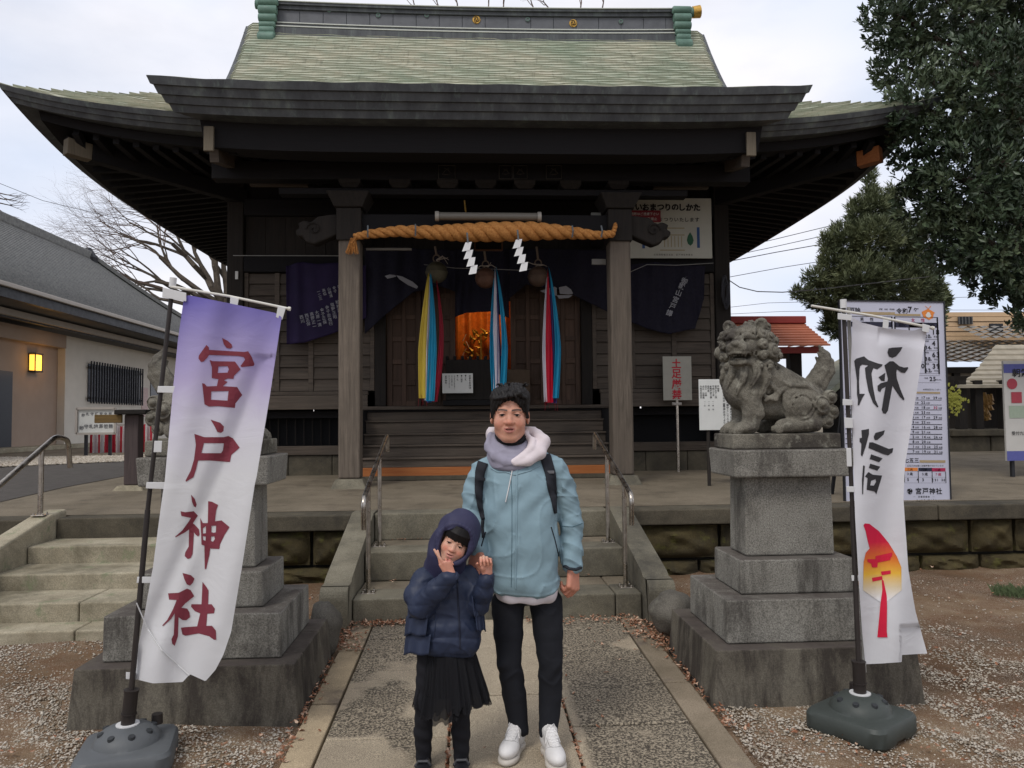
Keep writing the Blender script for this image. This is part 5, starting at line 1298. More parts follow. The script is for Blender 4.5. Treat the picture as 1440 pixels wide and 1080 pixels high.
a, b_ = at(176, 676, 9.6), at(197, 583, 9.6)
q = MB(); q.box(a[0], b_[0], 9.55, 9.72, pz(9.6)+0.06, b_[2]); q.build('post_shaft', wood('mauve_grey_post', (0.04, 0.03, 0.03), (0.10, 0.075, 0.07), 'Z'), op, bevel=0.012)
a, b_ = at(168, 583, 9.6), at(212, 576, 9.6); q = MB(); q.box(a[0], b_[0], 9.45, 9.85, a[2], b_[2]); q.build('cap_board', m_wdz, op, bevel=0.01)
a, b_ = at(138, 595, 9.6), at(176, 583, 9.6); q = MB(); q.box(a[0], b_[0], 9.5, 9.54, a[2], b_[2]); q.build('arm_board', wood('gold_brown_board', (0.10, 0.06, 0.02), (0.22, 0.14, 0.05), 'X'), op, bevel=0.006)
a, b_ = at(164, 684, 9.6), at(212, 672, 9.6); q = MB(); q.frustum((a[0], b_[0], 9.4, 9.85), (a[0]+0.06, b_[0]-0.06, 9.46, 9.79), pz(9.6)-0.03, pz(9.6)+0.058); q.build('base_stone', m_stepL, op, bevel=0.015)

# ================================================================== right hand background
def tile_roof(par, nm, x0, x1, y0, y1, z0, z1, mat, rows, cols, rib=0.03):
    """slope from (y0,z0) up to (y1,z1) with ribs running up the slope and stepped rows"""
    b = MB(); n = cols*4
    for k in range(rows):
        for (f, up) in ((k/rows, 1), ((k+1)/rows, 0)):
            for i in range(n+1):
                x = x0+(x1-x0)*i/n; b.v.append((x, y0+(y1-y0)*f, z0+(z1-z0)*f+(rib if up else 0)+rib*1.2*abs(math.sin(i*math.pi/4))))
        base = len(b.v)-2*(n+1)
        for i in range(n): b.f.append((base+i, base+i+1, base+n+1+i+1, base+n+1+i)); b.mi.append(0)
    return b.build(nm, mat, par)
m_redroof = simple('red_brown_roof', hexc('a8674f'), 0.6, 0.12, 3, 0.2, 20)
m_tile = simple('grey_roof_tile', hexc('73716d'), 0.6, 0.3, 8, 0.3, 20)
m_palewood = simple('pale_siding', hexc('c0a483'), 0.8, 0.05, 3, 0.0)
# red roofed pavilion behind the right lion
pv = root('pavilion', 'open pavilion with a red brown roof behind the right stone lion', 'pavilion', tuple(at(1110, 560, 15)))
Yp = 15.0; e0, e1 = at(990, 487, Yp), at(1168, 487, Yp); r0, r1 = at(990, 455, Yp+1.2), at(1130, 455, Yp+1.2)
b = MB(); rows = 9
for k in range(rows):
    f0, f1 = k/rows, (k+1)/rows
    for (fa, fb, dz) in ((f0, f1, 0.03),):
        xa0, xa1 = e0[0]+(r0[0]-e0[0])*fa, e1[0]+(r1[0]-e1[0])*fa; xb0, xb1 = e0[0]+(r0[0]-e0[0])*fb, e1[0]+(r1[0]-e1[0])*fb
        za, zb_ = e0[2]+(r0[2]-e0[2])*fa, e0[2]+(r0[2]-e0[2])*fb; ya, yb = Yp+1.2*fa, Yp+1.2*fb
        b.add([(xa0, ya, za+dz), (xa1, ya, za+dz), (xb1, yb, zb_), (xb0, yb, zb_), (xa0, ya, za), (xa1, ya, za)], [(0, 1, 2, 3), (4, 5, 1, 0)])
        b.add([(xa1, ya, za+dz), (xa1, 2*Yp+2.4-ya, za+dz), (xb1, 2*Yp+2.4-yb, zb_), (xb1, yb, zb_)], [(0, 1, 2, 3)])
b.build('roof', m_redroof, pv)
q = MB(); q.box(r0[0], r1[0], Yp+1.05, Yp+1.4, r0[2]-0.02, r0[2]+0.14); q.build('ridge', flat('dark_red_ridge', hexc('8e3a36')), pv, bevel=0.02)
q = MB(); q.box(e0[0], e1[0]-0.1, Yp+0.1, Yp+0.16, e0[2]-0.14, e0[2]-0.01); q.build('eave_beam', flat('dark_red_ridge', hexc('8e3a36')), pv)
for px in (1030, 1116):
    p = at(px, 487, Yp+0.5); q = MB(); q.box(p[0]-0.12, p[0]+0.12, Yp+0.4, Yp+0.62, pz(15), e0[2]); q.build('post', m_wdz, pv)
    q = MB(); q.box(p[0]-0.12, p[0]+0.12, Yp+1.9, Yp+2.12, pz(15), e0[2]); q.build('post', m_wdz, pv)
q = MB(); a = at(1055, 500, Yp+0.5); q.box(e0[0]+0.3, at(1120, 500, Yp)[0], Yp+0.45, Yp+0.55, a[2]-0.07, a[2]+0.07); q.build('cross_beam', m_board, pv)
# small green roofed shrine and low timber behind the lion
gs = root('small_shrine', 'little shrine with a pale green roof seen between the lion and the right banner', 'shrine', tuple(at(1190, 590, 13)))
e0, e1 = at(1160, 552, 13), at(1262, 545, 13)
q = MB(); pts = [(e0[0], e0[2]), (e0[0]+0.5, e0[2]+0.42), (e1[0], e0[2]+0.85), (e1[0], e0[2]+0.75), (e0[0]+0.5, e0[2]+0.30), (e0[0]+0.05, e0[2]-0.08)]
q.prism(pts, 12.9, 14.5); q.build('roof', m_copper, gs, bevel=0.01)
q = MB(); q.prism([(a_[0]+0.07, a_[1]-0.10) for a_ in pts], 12.96, 13.05); q.build('bargeboard', m_wd, gs)
q = MB(); q.box(e0[0]+0.6, e1[0], 13.2, 14.4, pz(13), e0[2]+0.3); q.build('wall', m_wdz, gs)
q = MB(); a = at(1180, 600, 12.8); q.box(a[0], e1[0], 12.7, 12.8, a[2]-0.07, a[2]+0.07); q.build('rail', simple('brown_rail', hexc('8a5a3a'), 0.7, 0.15), gs)
# beige house with tiled roofs
hs = root('house', 'two storey house with beige siding and grey tiled roofs behind the calendar board', 'house', tuple(at(1360, 560, 26)))
a, b_ = at(1290, 500, 26), at(1470, 438, 26)
n_ = 9
for i in range(n_): z0 = a[2]+(b_[2]-a[2])*i/n_; q = MB(); q.box(a[0], b_[0], 26-0.03*(i % 2), 29, z0, z0+(b_[2]-a[2])/n_-0.02); q.build('siding_board', m_palewood, hs)
a2, b2 = at(1348, 456, 25.9), at(1366, 445, 25.9); wv = MB(); wv.box(a2[0], b2[0], 25.88, 25.94, a2[2], b2[2]); wv = wv.build('window', m_dkroof, hs)
for i in range(5): x = a2[0]+(b2[0]-a2[0])*i/4; q = MB(); q.box(x-0.015, x+0.015, 25.85, 25.878, a2[2], b2[2]); q.build('grille_bar', m_soff, wv)
a2, b2 = at(1392, 466, 25.9), at(1410, 455, 25.9); wv = MB(); wv.box(a2[0], b2[0], 25.88, 25.94, a2[2], b2[2]); wv.build('window', m_dkroof, hs)
a3 = at(1290, 512, 22.5); b3 = at(1470, 480, 25.9)
tile_roof(hs, 'lower_roof', a3[0], b3[0], 22.5, 25.9, a3[2], b3[2], m_tile, 11, 16, 0.05)
a4 = at(1385, 478, 24.2); b4 = at(1480, 460, 25.6); tile_roof(hs, 'porch_roof', a4[0], b4[0], 24.2, 25.6, a4[2], b4[2], m_tile, 5, 9, 0.05)
q = MB(); q.box(a3[0], b3[0], 23.2, 23.3, 0.7, a3[2]-0.05); q.build('lower_wall', simple('grey_house_wall', hexc('7c756a'), 0.85, 0.1), hs)
for px in (1345, 1383): p = at(px, 530, 23.1); q = MB(); q.box(p[0]-0.1, p[0]+0.1, 23.05, 23.18, 0.7, a3[2]-0.06); q.build('wall_post', m_wdz, hs)
q = MB(); q.box(a3[0], b3[0], 23.0, 23.16, a3[2]-0.25, a3[2]-0.08); q.build('eave_beam', m_wdz, hs)
# small roadside shrine with plank roof on a stone wall
ms = root('wayside_shrine', 'small timber shrine with pale plank roof on a stone platform at the right edge', 'shrine', tuple(at(1380, 645, 15)))
Ym = 15.0
e0, e1 = at(1346, 545, Ym), at(1440, 520, Ym); t0 = at(1425, 498, Ym+1.6)
rows = 9
for k in range(rows):
    f0, f1 = k/rows, (k+1)/rows
    xl0 = e0[0]+(t0[0]-0.4-e0[0])*f0; xl1 = e0[0]+(t0[0]-0.4-e0[0])*f1; z0 = e0[2]+(t0[2]+0.2-e0[2])*f0**1.25; z1 = e0[2]+(t0[2]+0.2-e0[2])*f1**1.25; y0, y1 = Ym+1.6*f0, Ym+1.6*f1
    q = MB(); q.add([(xl0, y0, z0+0.05), (e1[0]+1.5, y0, z0+0.05), (e1[0]+1.5, y1, z1+0.01), (xl1, y1, z1+0.01), (xl0, y0, z0-0.01), (e1[0]+1.5, y0, z0-0.01), (e1[0]+1.5, y1, z1-0.05), (xl1, y1, z1-0.05)], [(0, 1, 2, 3), (4, 7, 6, 5), (0, 4, 5, 1), (1, 5, 6, 2), (2, 6, 7, 3), (3, 7, 4, 0)])
    q.build('roof_plank', simple('pale_roof_plank', hexc('9c9484'), 0.8, 0.2, 5), ms)
fl_ = at(1330, 604, Ym)[2]
for px in (1352, 1375, 1412, 1436): p = at(px, 560, Ym+0.15); q = MB(); q.box(p[0]-0.08, p[0]+0.08, Ym+0.1, Ym+0.26, fl_, e0[2]+0.15); q.build('post', m_wdz, ms)
q = MB(); q.box(e0[0]+0.1, e1[0]+1.2, Ym+1.3, Ym+1.4, fl_, e0[2]+0.3); q.build('back_wall', m_wdz, ms)
q = MB(); q.box(e0[0]-0.2, e1[0]+1.5, Ym-0.1, Ym+1.6, fl_-0.14, fl_-0.003); q.build('floor_slab', m_coping, ms, bevel=0.02)
x = e0[0]-0.25
while x < e1[0]+1.2:
    w = random.uniform(0.6, 1.1); q = MB(); q.box(x+0.01, x+w-0.01, Ym-0.02, Ym+1.5, pz(15)-0.05, fl_-0.143); q.build('foundation_stone', m_coping, ms, bevel=0.03, seg=2); x += w
q = MB()
for k in range(26): p = at(1385+random.uniform(-8, 8), 575+random.uniform(-18, 12), Ym+0.9); r = random.uniform(0.04, 0.09); q.tube([p-[0, 0, r], p+[random.uniform(-.05, .05), 0, r]], [r, r*0.3], 6)
q.build('offering', simple('gilded_offering', hexc('b08a50'), 0.5, 0.4, 20), ms)
# colourful flowers
q = MB()
for k in range(160): p = at(1340+random.gauss(0, 7), 562+random.gauss(0, 8), 14.2); r = random.uniform(0.015, 0.035); q.tube([p-[0, 0, r], p+[r, 0, r]], [r, r*0.5], 5)
tag(q.build('flower_bush', NM('flower_mix', 0.7).color((0.3, 0.3, 0.05)).done(), org=tuple(at(1340, 575, 14.2))), 'small clump of yellow flowers beside the wayside shrine', 'flowers')
# low wall at the far right and beyond
q = MB(); a = at(1340, 612, 16.5); q.box(8.6, 30, 16.5, 16.7, pz(16), a[2]); tag(q.build('stone_wall', m_coping, bevel=0.02, org=(12, 16.6, pz(16))), 'low grey stone wall behind the wayside shrine', 'wall')
# poster banner at the right edge
m_post1 = simple('poster_paper', hexc('b9b7b2'), 0.6, 0.05, 5, 0)
pb = root('poster_stand', 'tall poster with blue ends at the right edge of the picture', 'poster', tuple(at(1440, 652, 9.5)))
a, b_ = at(1416, 648, 9.5), at(1492, 507, 9.5); q = MB(); q.box(a[0], b_[0], 9.5, 9.53, a[2], b_[2]); q.build('panel', m_post1, pb)
s = 9.5/FPX; P_ = Print((a[0], 9.497, a[2])); P_.rect(0, 76*s, 0, 14*s); P_.rect(0, 76*s, 128*s, 141*s); P_.build('blue_band', flat('band_blue', (0.09, 0.10, 0.30, 1)), pb)
P_ = Print((a[0], 9.494, a[2])); P_.line('朝祭', 12*s, 128*s, 13*s, bold=0.02); P_.line('受付九時', 8*s, 40*s, 6*s); P_.build('lettering', m_ink, pb)
P_ = Print((a[0], 9.497, a[2])); P_.poly([(12*s+8*s*math.cos(t), 112*s+8*s*math.sin(t)) for t in np.linspace(0, 6.0, 14)]); P_.rect(10*s, 26*s, 84*s, 100*s); P_.build('red_picture', flat('poster_red', (0.35, 0.05, 0.07, 1)), pb)
P_ = Print((a[0], 9.497, a[2])); P_.rect(6*s, 40*s, 62*s, 80*s); P_.build('green_picture', flat('poster_green', (0.30, 0.36, 0.28, 1)), pb)
for px in (1422, 1485): p = at(px, 600, 9.55); q = MB(); q.box(p[0]-0.02, p[0]+0.02, 9.54, 9.58, pz(9.5), b_[2]); q.build('leg', m_dkroof, pb)

# ================================================================== calendar board on the terrace
cb = root('calendar_board', 'tall pale grey event board with printed tables for 令和7年, standing behind the right banner', 'sign', tuple(at(1262, 712, 7.45)))
Yc = 7.45
c00, c11 = at(1188, 713, Yc), at(1338, 713, Yc); c01, c10 = at(1176, 424, Yc), at(1328, 424, Yc)
# the board leans a little: build from its four corners
BO = np.array([c00[0], Yc, c00[2]]); BU = (c11-c00); BW = np.linalg.norm(BU); BU = BU/BW
BV = (np.array([c10[0], Yc, c10[2]])-np.array([c11[0], Yc, c11[2]])); BH = np.linalg.norm(BV); BV = BV/BH
m_cal = simple('calendar_paper', hexc('b4b5c4'), 0.55, 0.03, 3, 0.0)
def quadbox(b, u0, u1, v0, v1, y0, y1):
    P = lambda u, v, y: BO+BU*u+BV*v+np.array([0, y, 0])
    b.add([P(u0, v0, y0), P(u1, v0, y0), P(u1, v1, y0), P(u0, v1, y0), P(u0, v0, y1), P(u1, v0, y1), P(u1, v1, y1), P(u0, v1, y1)], [(0, 1, 2, 3), (7, 6, 5, 4), (0, 4, 5, 1), (1, 5, 6, 2), (2, 6, 7, 3), (3, 7, 4, 0)])
b = MB(); quadbox(b, 0.012, BW-0.012, 0.012, BH-0.012, 0, 0.02); b.build('panel', m_cal, cb)
for u0, u1, v0, v1 in ((0, 0.012, 0, BH), (BW-0.012, BW, 0, BH), (0.012, BW-0.012, 0, 0.012), (0.012, BW-0.012, BH-0.012, BH)): b = MB(); quadbox(b, u0, u1, v0, v1, -0.01, 0.03); b.build('frame', m_dkroof, cb)
b = MB(); b.beam(BO+BU*0.15+BV*BH*0.9+[0, 0.03, 0], BO+BU*0.15+[0, 0.6, 0], 0.03, 0.03); b.beam(BO+BU*(BW-0.15)+BV*BH*0.9+[0, 0.03, 0], BO+BU*(BW-0.15)+[0, 0.6, 0], 0.03, 0.03); b.build('stay', m_dkroof, cb)
s = BW/150.0          # one photo pixel
def CP(): return Print(BO, BU, BV, off=(0, -0.003, 0))
def uv(px, py): return (px-1188-(713-py)*-0.0)*s, (713-py)*s
def cu(px, py):
    p = at(px, py, Yc)-BO; v = float(np.dot(p, BV)); u = float(np.dot(p, BU)-0*v); return u, v
ink = CP(); gold_ = CP(); redp = CP(); blk = CP(); wht = CP(); orgp = CP()
def T(Pn, t, px, py, h, adv=None, **k):
    u, v = cu(px, py); Pn.line(t, u, v, h*s, adv=(adv or h*0.62 if all(ord(c) < 256 for c in t) else (adv or h*1.02))*s, **k)
T(ink, '厄除', 1198, 436, 8, bold=0.02); T(ink, '令和', 1264, 436, 8, bold=0.02); T(ink, '7', 1280, 434, 11, bold=0.03); T(ink, '年', 1288, 435, 8, bold=0.02); T(ink, '還暦 年祝 早見表', 1240, 434, 2.4)
def RR(Pn, px0, px1, py0, py1): u0, v0 = cu(px0, py1); u1, v1 = cu(px1, py0); Pn.rect(u0, u1, v0, v1)
RR(gold_, 1213, 1262, 438, 442); RR(gold_, 1262, 1298, 440, 443)
for x0, x1 in ((1190, 1258), (1262, 1322)):
    for y_ in (444, 452): RR(ink, x0, x1, y_, y_+0.7)
    RR(ink, x0, x0+0.6, 444, 524); RR(ink, x1, x1+0.6, 444, 524)
    RR(blk, x0, x1, 452, 459)
    for y_ in (475, 491, 507, 523): RR(ink, x0, x1, y_, y_+0.6)
    for x_ in (x0+20, x0+41): RR(ink, x_, x_+0.6, 459, 523)
RR(redp, 1282, 1301, 452, 459)
T(ink, '男 性', 1212, 448.5, 5.5, 7); T(redp, '女 性', 1284, 448.5, 5.5, 7)
T(wht, '前厄', 1267, 455.5, 5, bold=0.02); T(wht, '本厄', 1287, 455.5, 5, bold=0.02); T(wht, '後厄', 1307, 455.5, 5, bold=0.02); T(wht, '前厄', 1195, 455.5, 5); T(wht, '本厄', 1215, 455.5, 5)
for r, (big, sm) in enumerate((('18', '20'), ('4', '34'), ('63', '38'), ('39', '62'))):
    y_ = 459+r*16
    T(ink, big, 1313, y_+6, 9.5, bold=0.03); T(ink, sm, 1303, y_+12, 7, bold=0.03); T(ink, '昭和', 1304, y_+3, 2.6); T(ink, '年生', 1316, y_+12.5, 2.8); T(ink, '歳', 1311, y_+13.5, 2)
    T(redp, ('19', '33', '37', '61')[r], 1284, y_+12, 7, bold=0.03); T(ink, ('00', '63', '5', '40')[r], 1292, y_+6, 9, bold=0.03); T(ink, ('25', '42', '61', '24')[r], 1196, y_+8, 8, bold=0.03); T(ink, ('42', '61', '19', '32')[r], 1270, y_+8, 8, bold=0.03)
for y_ in (526, 536): RR(ink, 1262, 1324, y_, y_+0.6)
T(ink, '0', 1288, 531, 6, bold=0.02); T(ink, '25', 1309, 531, 8, bold=0.03); T(ink, '年生まれ', 1318, 532, 2); T(ink, '平成', 1302, 530, 2.6)
T(ink, '大安吉日カレンダー', 1300, 546, 2.8, bold=0.01); RR(gold_, 1262, 1324, 549, 552)
RR(ink, 1262, 1324, 553, 553.5)
for r, (a_, m_c, c_, rd) in enumerate((('', '17', '29', 0), ('', '22', '', 0), ('', '18', '30', 1), ('', '23', '', 0), ('', '17', '29', 0), ('3', '22', '', 0), ('4', '16', '28', 0), ('9', '21', '', 0), ('2', '14', '26', 0), ('8', '20', '', 0), ('1', '13', '25', 0), ('7', '19', '31', 0))):
    y_ = 557.5+r*6.9+0.0
    T(ink, m_c, 1297, y_, 5, bold=0.02); T(ink, '大安', 1304, y_+0.5, 2.8)
    if c_: T(redp if rd else ink, c_, 1314, y_, 5, bold=0.02); T(ink, '大安', 1321, y_+0.5, 2.8)
    T(ink, a_ or '5', 1284, y_, 5, bold=0.02); T(ink, '大安', 1288, y_+0.5, 2.8); T(ink, '11', 1266, y_, 5); T(ink, ('一', '二', '三', '四', '五', '六', '七', '八', '九', '十', '冬', '師')[r]+'月', 1196, y_, 5); T(ink, '3', 1220, y_, 5); T(ink, '9', 1240, y_, 5)
    RR(ink, 1190, 1326, y_+3.3, y_+3.7)
T(ink, '七五三', 1272, 646, 7, bold=0.02); RR(gold_, 1294, 1330, 645, 649); T(ink, '七五三のお祝いは随時受け付けています', 1276, 653.5, 2.6, 2.9)
for x0, Pn in ((1272, orgp), (1292, blk), (1311, redp)): RR(Pn, x0, x0+19, 656, 661)
T(wht, '三歳', 1276, 659, 4); T(wht, '五歳', 1296, 659, 4); T(wht, '七歳', 1315, 659, 4)
for y_ in (669, 677): RR(ink, 1272, 1331, y_, y_+0.6)
for x_ in (1272, 1291.5, 1311, 1330): RR(ink, x_, x_+0.6, 661, 677)
T(ink, '3歳', 1275, 665, 4.5); T(ink, '5歳', 1296, 665, 4.5); T(redp, '7歳', 1315, 665, 4.5); T(ink, '5  4', 1275, 673, 5.5, 4.5, bold=0.02); T(ink, '3  2', 1296, 673, 5.5, 4.5, bold=0.02); T(ink, '31 30', 1314, 673, 4.5, 3.2, bold=0.02)
u_, v_ = cu(1279.5, 689.5); r_ = 4.3*s
for j in range(3):
    a0 = j*2.094; pts = [(u_+r_*0.45*math.cos(a0)+r_*0.42*math.cos(t), v_+r_*0.45*math.sin(a0)+r_*0.42*math.sin(t)) for t in np.linspace(0, 6.0, 12)]; ink.poly(pts)
    prev = None
    for k in range(8):
        a = a0+k*0.23; w = r_*0.30*(1-k/9)
        p0, p1 = (u_+(r_*0.92)*math.cos(a), v_+r_*0.92*math.sin(a)), (u_+(r_*0.92-w)*math.cos(a), v_+(r_*0.92-w)*math.sin(a))
        if prev: ink.m.add([ink.P(*prev[0]), ink.P(*p0), ink.P(*p1), ink.P(*prev[1])], [(0, 1, 2, 3)])
        prev = (p0, p1)
T(ink, '宮戸神社', 1287, 689, 9.0, 9.6, bold=0.02); T(ink, '― 武蔵国鎮座 ―', 1284, 697, 2.6, 3.4); T(ink, 'TEL', 1280, 703, 2.6, bold=0.01); T(ink, '048(471)3401', 1288, 703, 5.2, 3.35, bold=0.025)
# orange wooden tablet emblem
u_, v_ = cu(1309, 440); r_ = 9*s
orgp.poly([(u_-r_, v_+r_*0.1), (u_-r_*1.05, v_+r_*0.35), (u_, v_+r_*0.85), (u_+r_*1.05, v_+r_*0.25), (u_+r_*0.85, v_+r_*0.05), (u_+r_*0.7, v_-r_*0.6), (u_+r_*0.25, v_-r_*0.75), (u_+r_*0.1, v_-r_*0.95), (u_-r_*0.1, v_-r_*0.75), (u_-r_*0.75, v_-r_*0.5)])
orgp.m.add([orgp.P(u_, v_+r_*0.8), orgp.P(u_-r_*0.5, v_+r_*1.25), orgp.P(u_-r_*0.42, v_+r_*1.28), orgp.P(u_+r_*0.08, v_+r_*0.85)], [(0, 1, 2, 3)]); orgp.m.add([orgp.P(u_, v_+r_*0.8), orgp.P(u_+r_*0.4, v_+r_*1.3), orgp.P(u_+r_*0.5, v_+r_*1.25), orgp.P(u_+r_*0.1, v_+r_*0.8)], [(0, 1, 2, 3)])
wht.off = np.array([0, -0.005, 0]); wht.poly([(u_+r_*0.42*math.cos(t)*(1.1 if math.sin(t) < 0 else 0.8), v_-r_*0.1+r_*0.42*math.sin(t)) for t in np.linspace(0, 6.0, 14)])
ink.off = np.array([0, -0.004, 0])
for Pn, nm, c in ((ink, 'lettering', m_ink), (gold_, 'gold_line', flat('dull_gold_ink', hexc('9c8a6a'))), (redp, 'red_print', flat('crimson_ink', (0.35, 0.02, 0.07, 1))), (blk, 'black_band', flat('navy_ink', (0.02, 0.02, 0.04, 1))), (wht, 'white_print', m_white), (orgp, 'orange_print', flat('orange_ink', (0.62, 0.20, 0.04, 1)))): Pn.build(nm, c, cb)
# ================================================================== trees
def leaf_mat(nm, a, b, c, rough=0.5):
    M = NM(nm, rough, 0.4); v = M.coord(kind='World')
    col = M.ramp(M.noise(1.3, 4, 0.6, v), [(0.32, a), (0.52, b), (0.7, c)])
    col = M.mix(0.5, col, M.mix(1.0, col, M.ramp(M.noise(23, 2, 0.6, v), [(0.3, 0.45), (0.7, 1.7)]), 'MULTIPLY'))
    M.color(col); M.b.inputs['Subsurface Weight'].default_value = 0.0; return M.done()
def sprigs(P, D, L_, nl, spread, wid, fold=0.25):
    """P points, D unit directions, leaf length L_, nl leaves a sprig"""
    N = len(P); up = np.tile([[0, 0, 1.0]], (N, 1)); A = np.cross(D, up); n = np.linalg.norm(A, axis=1, keepdims=True); A = np.where(n < 0.1, [[1.0, 0, 0]], A/np.maximum(n, 1e-6)); B = np.cross(D, A)
    k = np.arange(nl)[None, :]; ang = k*2.4+RNG.uniform(0, 6.28, (N, 1)); sp = spread*RNG.uniform(0.45, 1.2, (N, nl)); ln = L_*RNG.uniform(0.65, 1.25, (N, nl))
    rad = np.cos(ang)[..., None]*A[:, None]+np.sin(ang)[..., None]*B[:, None]
    d = D[:, None]*np.cos(sp)[..., None]+rad*np.sin(sp)[..., None]; side = np.cross(d, rad); side /= np.maximum(np.linalg.norm(side, axis=2, keepdims=True), 1e-6); nrm = np.cross(side, d)
    base = P[:, None]+D[:, None]*(RNG.uniform(-0.9, 0.25, (N, nl))[..., None]*L_)
    w = (wid*ln)[..., None]; l = ln[..., None]
    v0 = base; v1 = base+d*l*0.55+side*w+nrm*w*fold; v2 = base+d*l-nrm*l*0.08; v3 = base+d*l*0.55-side*w+nrm*w*fold
    V = np.stack([v0, v1, v2, v3], 2).reshape(-1, 3); M_ = N*nl; i = np.arange(M_)*4
    F = np.stack([np.stack([i, i+1, i+2], 1), np.stack([i, i+2, i+3], 1)], 1).reshape(-1, 3)
    return V, F
def in_lobes(lobes, n, surf=0.6):
    w = np.array([l[3]*l[4]+l[4]*l[5]+l[3]*l[5] for l in lobes]); c = RNG.choice(len(lobes), n, p=w/w.sum()); Lb = np.array(lobes)[c]
    d = RNG.normal(size=(n, 3)); d /= np.linalg.norm(d, axis=1, keepdims=True); r = 1-np.abs(RNG.normal(0, 0.22, n))*1.0
    r = np.where(RNG.random(n) < surf, r, RNG.random(n)**0.4); r = np.clip(r+0.07*np.sin(d[:, 0]*9+c)+0.07*np.sin(d[:, 2]*8+c*2), 0, 1.15)
    P = Lb[:, :3]+d*Lb[:, 3:6]*r[:, None]; return P, d
def limb(q, pts, r0, r1, n=8):
    N = len(pts); q.tube(pts, [r0+(r1-r0)*i/(N-1) for i in range(N)], n)
m_bark = simple('grey_brown_bark', hexc('4c443b'), 0.9, 0.3, 6, 0.7, 18, dist=0.02)
# big evergreen at the right, close
m_leafA = leaf_mat('dark_glossy_leaf', (0.020, 0.034, 0.019, 1), (0.050, 0.075, 0.040, 1), (0.12, 0.15, 0.085, 1), 0.42)
YT = 9.3
def lob(px, py, r, dy=0.0, rz=None, Y=YT):
    c = at(px, py, Y+dy); k = (Y+dy)/FPX; return (c[0], c[1], c[2], r*k, r*k, (rz or r)*k)
ta = root('evergreen_tree', 'dense dark glossy leaved evergreen tree filling the right edge of the picture', 'tree', (8.6, 9.9, pz(9.9)))
lobes = [lob(1262, 20, 52, 0, 60), lob(1268, 90, 46, 0.2, 40), lob(1330, 0, 80), lob(1300, 150, 58, -0.2), lob(1295, 215, 50, 0), lob(1300, 285, 42, 0.2, 48), lob(1335, 338, 48, 0.1, 60), lob(1362, 250, 80, -0.3), lob(1400, 120, 90, -0.5), lob(1420, 330, 80, -0.4, 90),
         lob(1412, 392, 52, 0, 40), lob(1462, 440, 42, -0.2, 46), lob(1480, 200, 110, 0.3), lob(1500, 20, 120, 0.5), lob(1560, 350, 110, 0.4), lob(1330, -110, 90), lob(1450, -140, 130), lob(1600, 100, 140, 1.0), lob(1420, 200, 90, 1.4), lob(1370, 60, 80, 1.2), lob(1500, 350, 100, 1.4), lob(1550, -120, 130, 1), lob(1380, 320, 70, 1.0)]
P, d = in_lobes(lobes, 14500, 0.75); D = d*0.75+np.array([[-0.05, -0.35, 0.5]])+RNG.normal(0, 0.35, d.shape); D /= np.linalg.norm(D, axis=1, keepdims=True)
V, F = sprigs(P, D, 0.095, 8, 0.85, 0.19); tag(np_mesh('foliage', V-np.array(ORG[ta.name]), F, m_leafA, ta), kind='stuff')
q = MB(); limb(q, [(8.6, 9.9, pz(9.9)-0.1), (8.5, 9.9, 2.5), (8.3, 9.9, 4.2), (8.2, 9.9, 6.5), (8.1, 9.9, 8.5)], 0.30, 0.10, 12); tr = q.build('trunk', m_bark, ta, smooth=True)
q = MB()
for l in lobes[:16]:
    z0 = max(2.6, l[2]-1.0); q_ = np.array([8.3, 9.9, z0]); e = np.array(l[:3]); mid = (q_+e)/2+[0, 0, -0.1]; q.tube([q_, mid, e], [0.08, 0.05, 0.02], 6)
tag(q.build('limb', m_bark, tr, smooth=True), kind='stuff')
# middle evergreen with fine foliage
m_leafB = leaf_mat('olive_fine_leaf', (0.060, 0.078, 0.040, 1), (0.12, 0.14, 0.070, 1), (0.20, 0.22, 0.11, 1), 0.6)
YM = 17.5
tb = root('conifer_tree', 'bushy olive green conifer standing behind the right banner, in front of the house', 'tree', (9.2, 17.8, pz(17)))
lobes = [lob(1224, 258, 9, 0, 24, YM), lob(1228, 290, 20, 0, 26, YM), lob(1205, 300, 13, 0, 24, YM), lob(1256, 285, 12, 0, 30, YM), lob(1190, 335, 26, 0, 26, YM), lob(1232, 335, 34, -0.3, 34, YM), lob(1270, 335, 24, 0, 36, YM), lob(1172, 370, 22, 0, 22, YM), lob(1145, 392, 16, 0, 14, YM), lob(1170, 415, 36, 0.2, 26, YM), lob(1215, 395, 44, -0.3, 36, YM), lob(1262, 395, 42, 0, 40, YM), lob(1128, 412, 14, 0, 9, YM), lob(1300, 400, 24, 0.3, 36, YM), lob(1190, 455, 34, 0.3, 22, YM), lob(1250, 450, 46, 0.3, 28, YM), lob(1162, 340, 10, 0, 12, YM), lob(1292, 352, 18, 0, 26, YM)]
P, d = in_lobes(lobes, 7000, 0.85); D = d*0.8+np.array([[0, -0.2, 0.6]])+RNG.normal(0, 0.3, d.shape); D /= np.linalg.norm(D, axis=1, keepdims=True)
V, F = sprigs(P, D, 0.15, 9, 0.6, 0.075); tag(np_mesh('foliage', V-np.array(ORG[tb.name]), F, m_leafB, tb), kind='stuff')
q = MB(); limb(q, [(9.2, 17.8, 0.8), (9.3, 17.8, 3.0), (9.2, 17.8, 6.6)], 0.22, 0.05, 10); q.build('trunk', m_bark, tb, smooth=True)
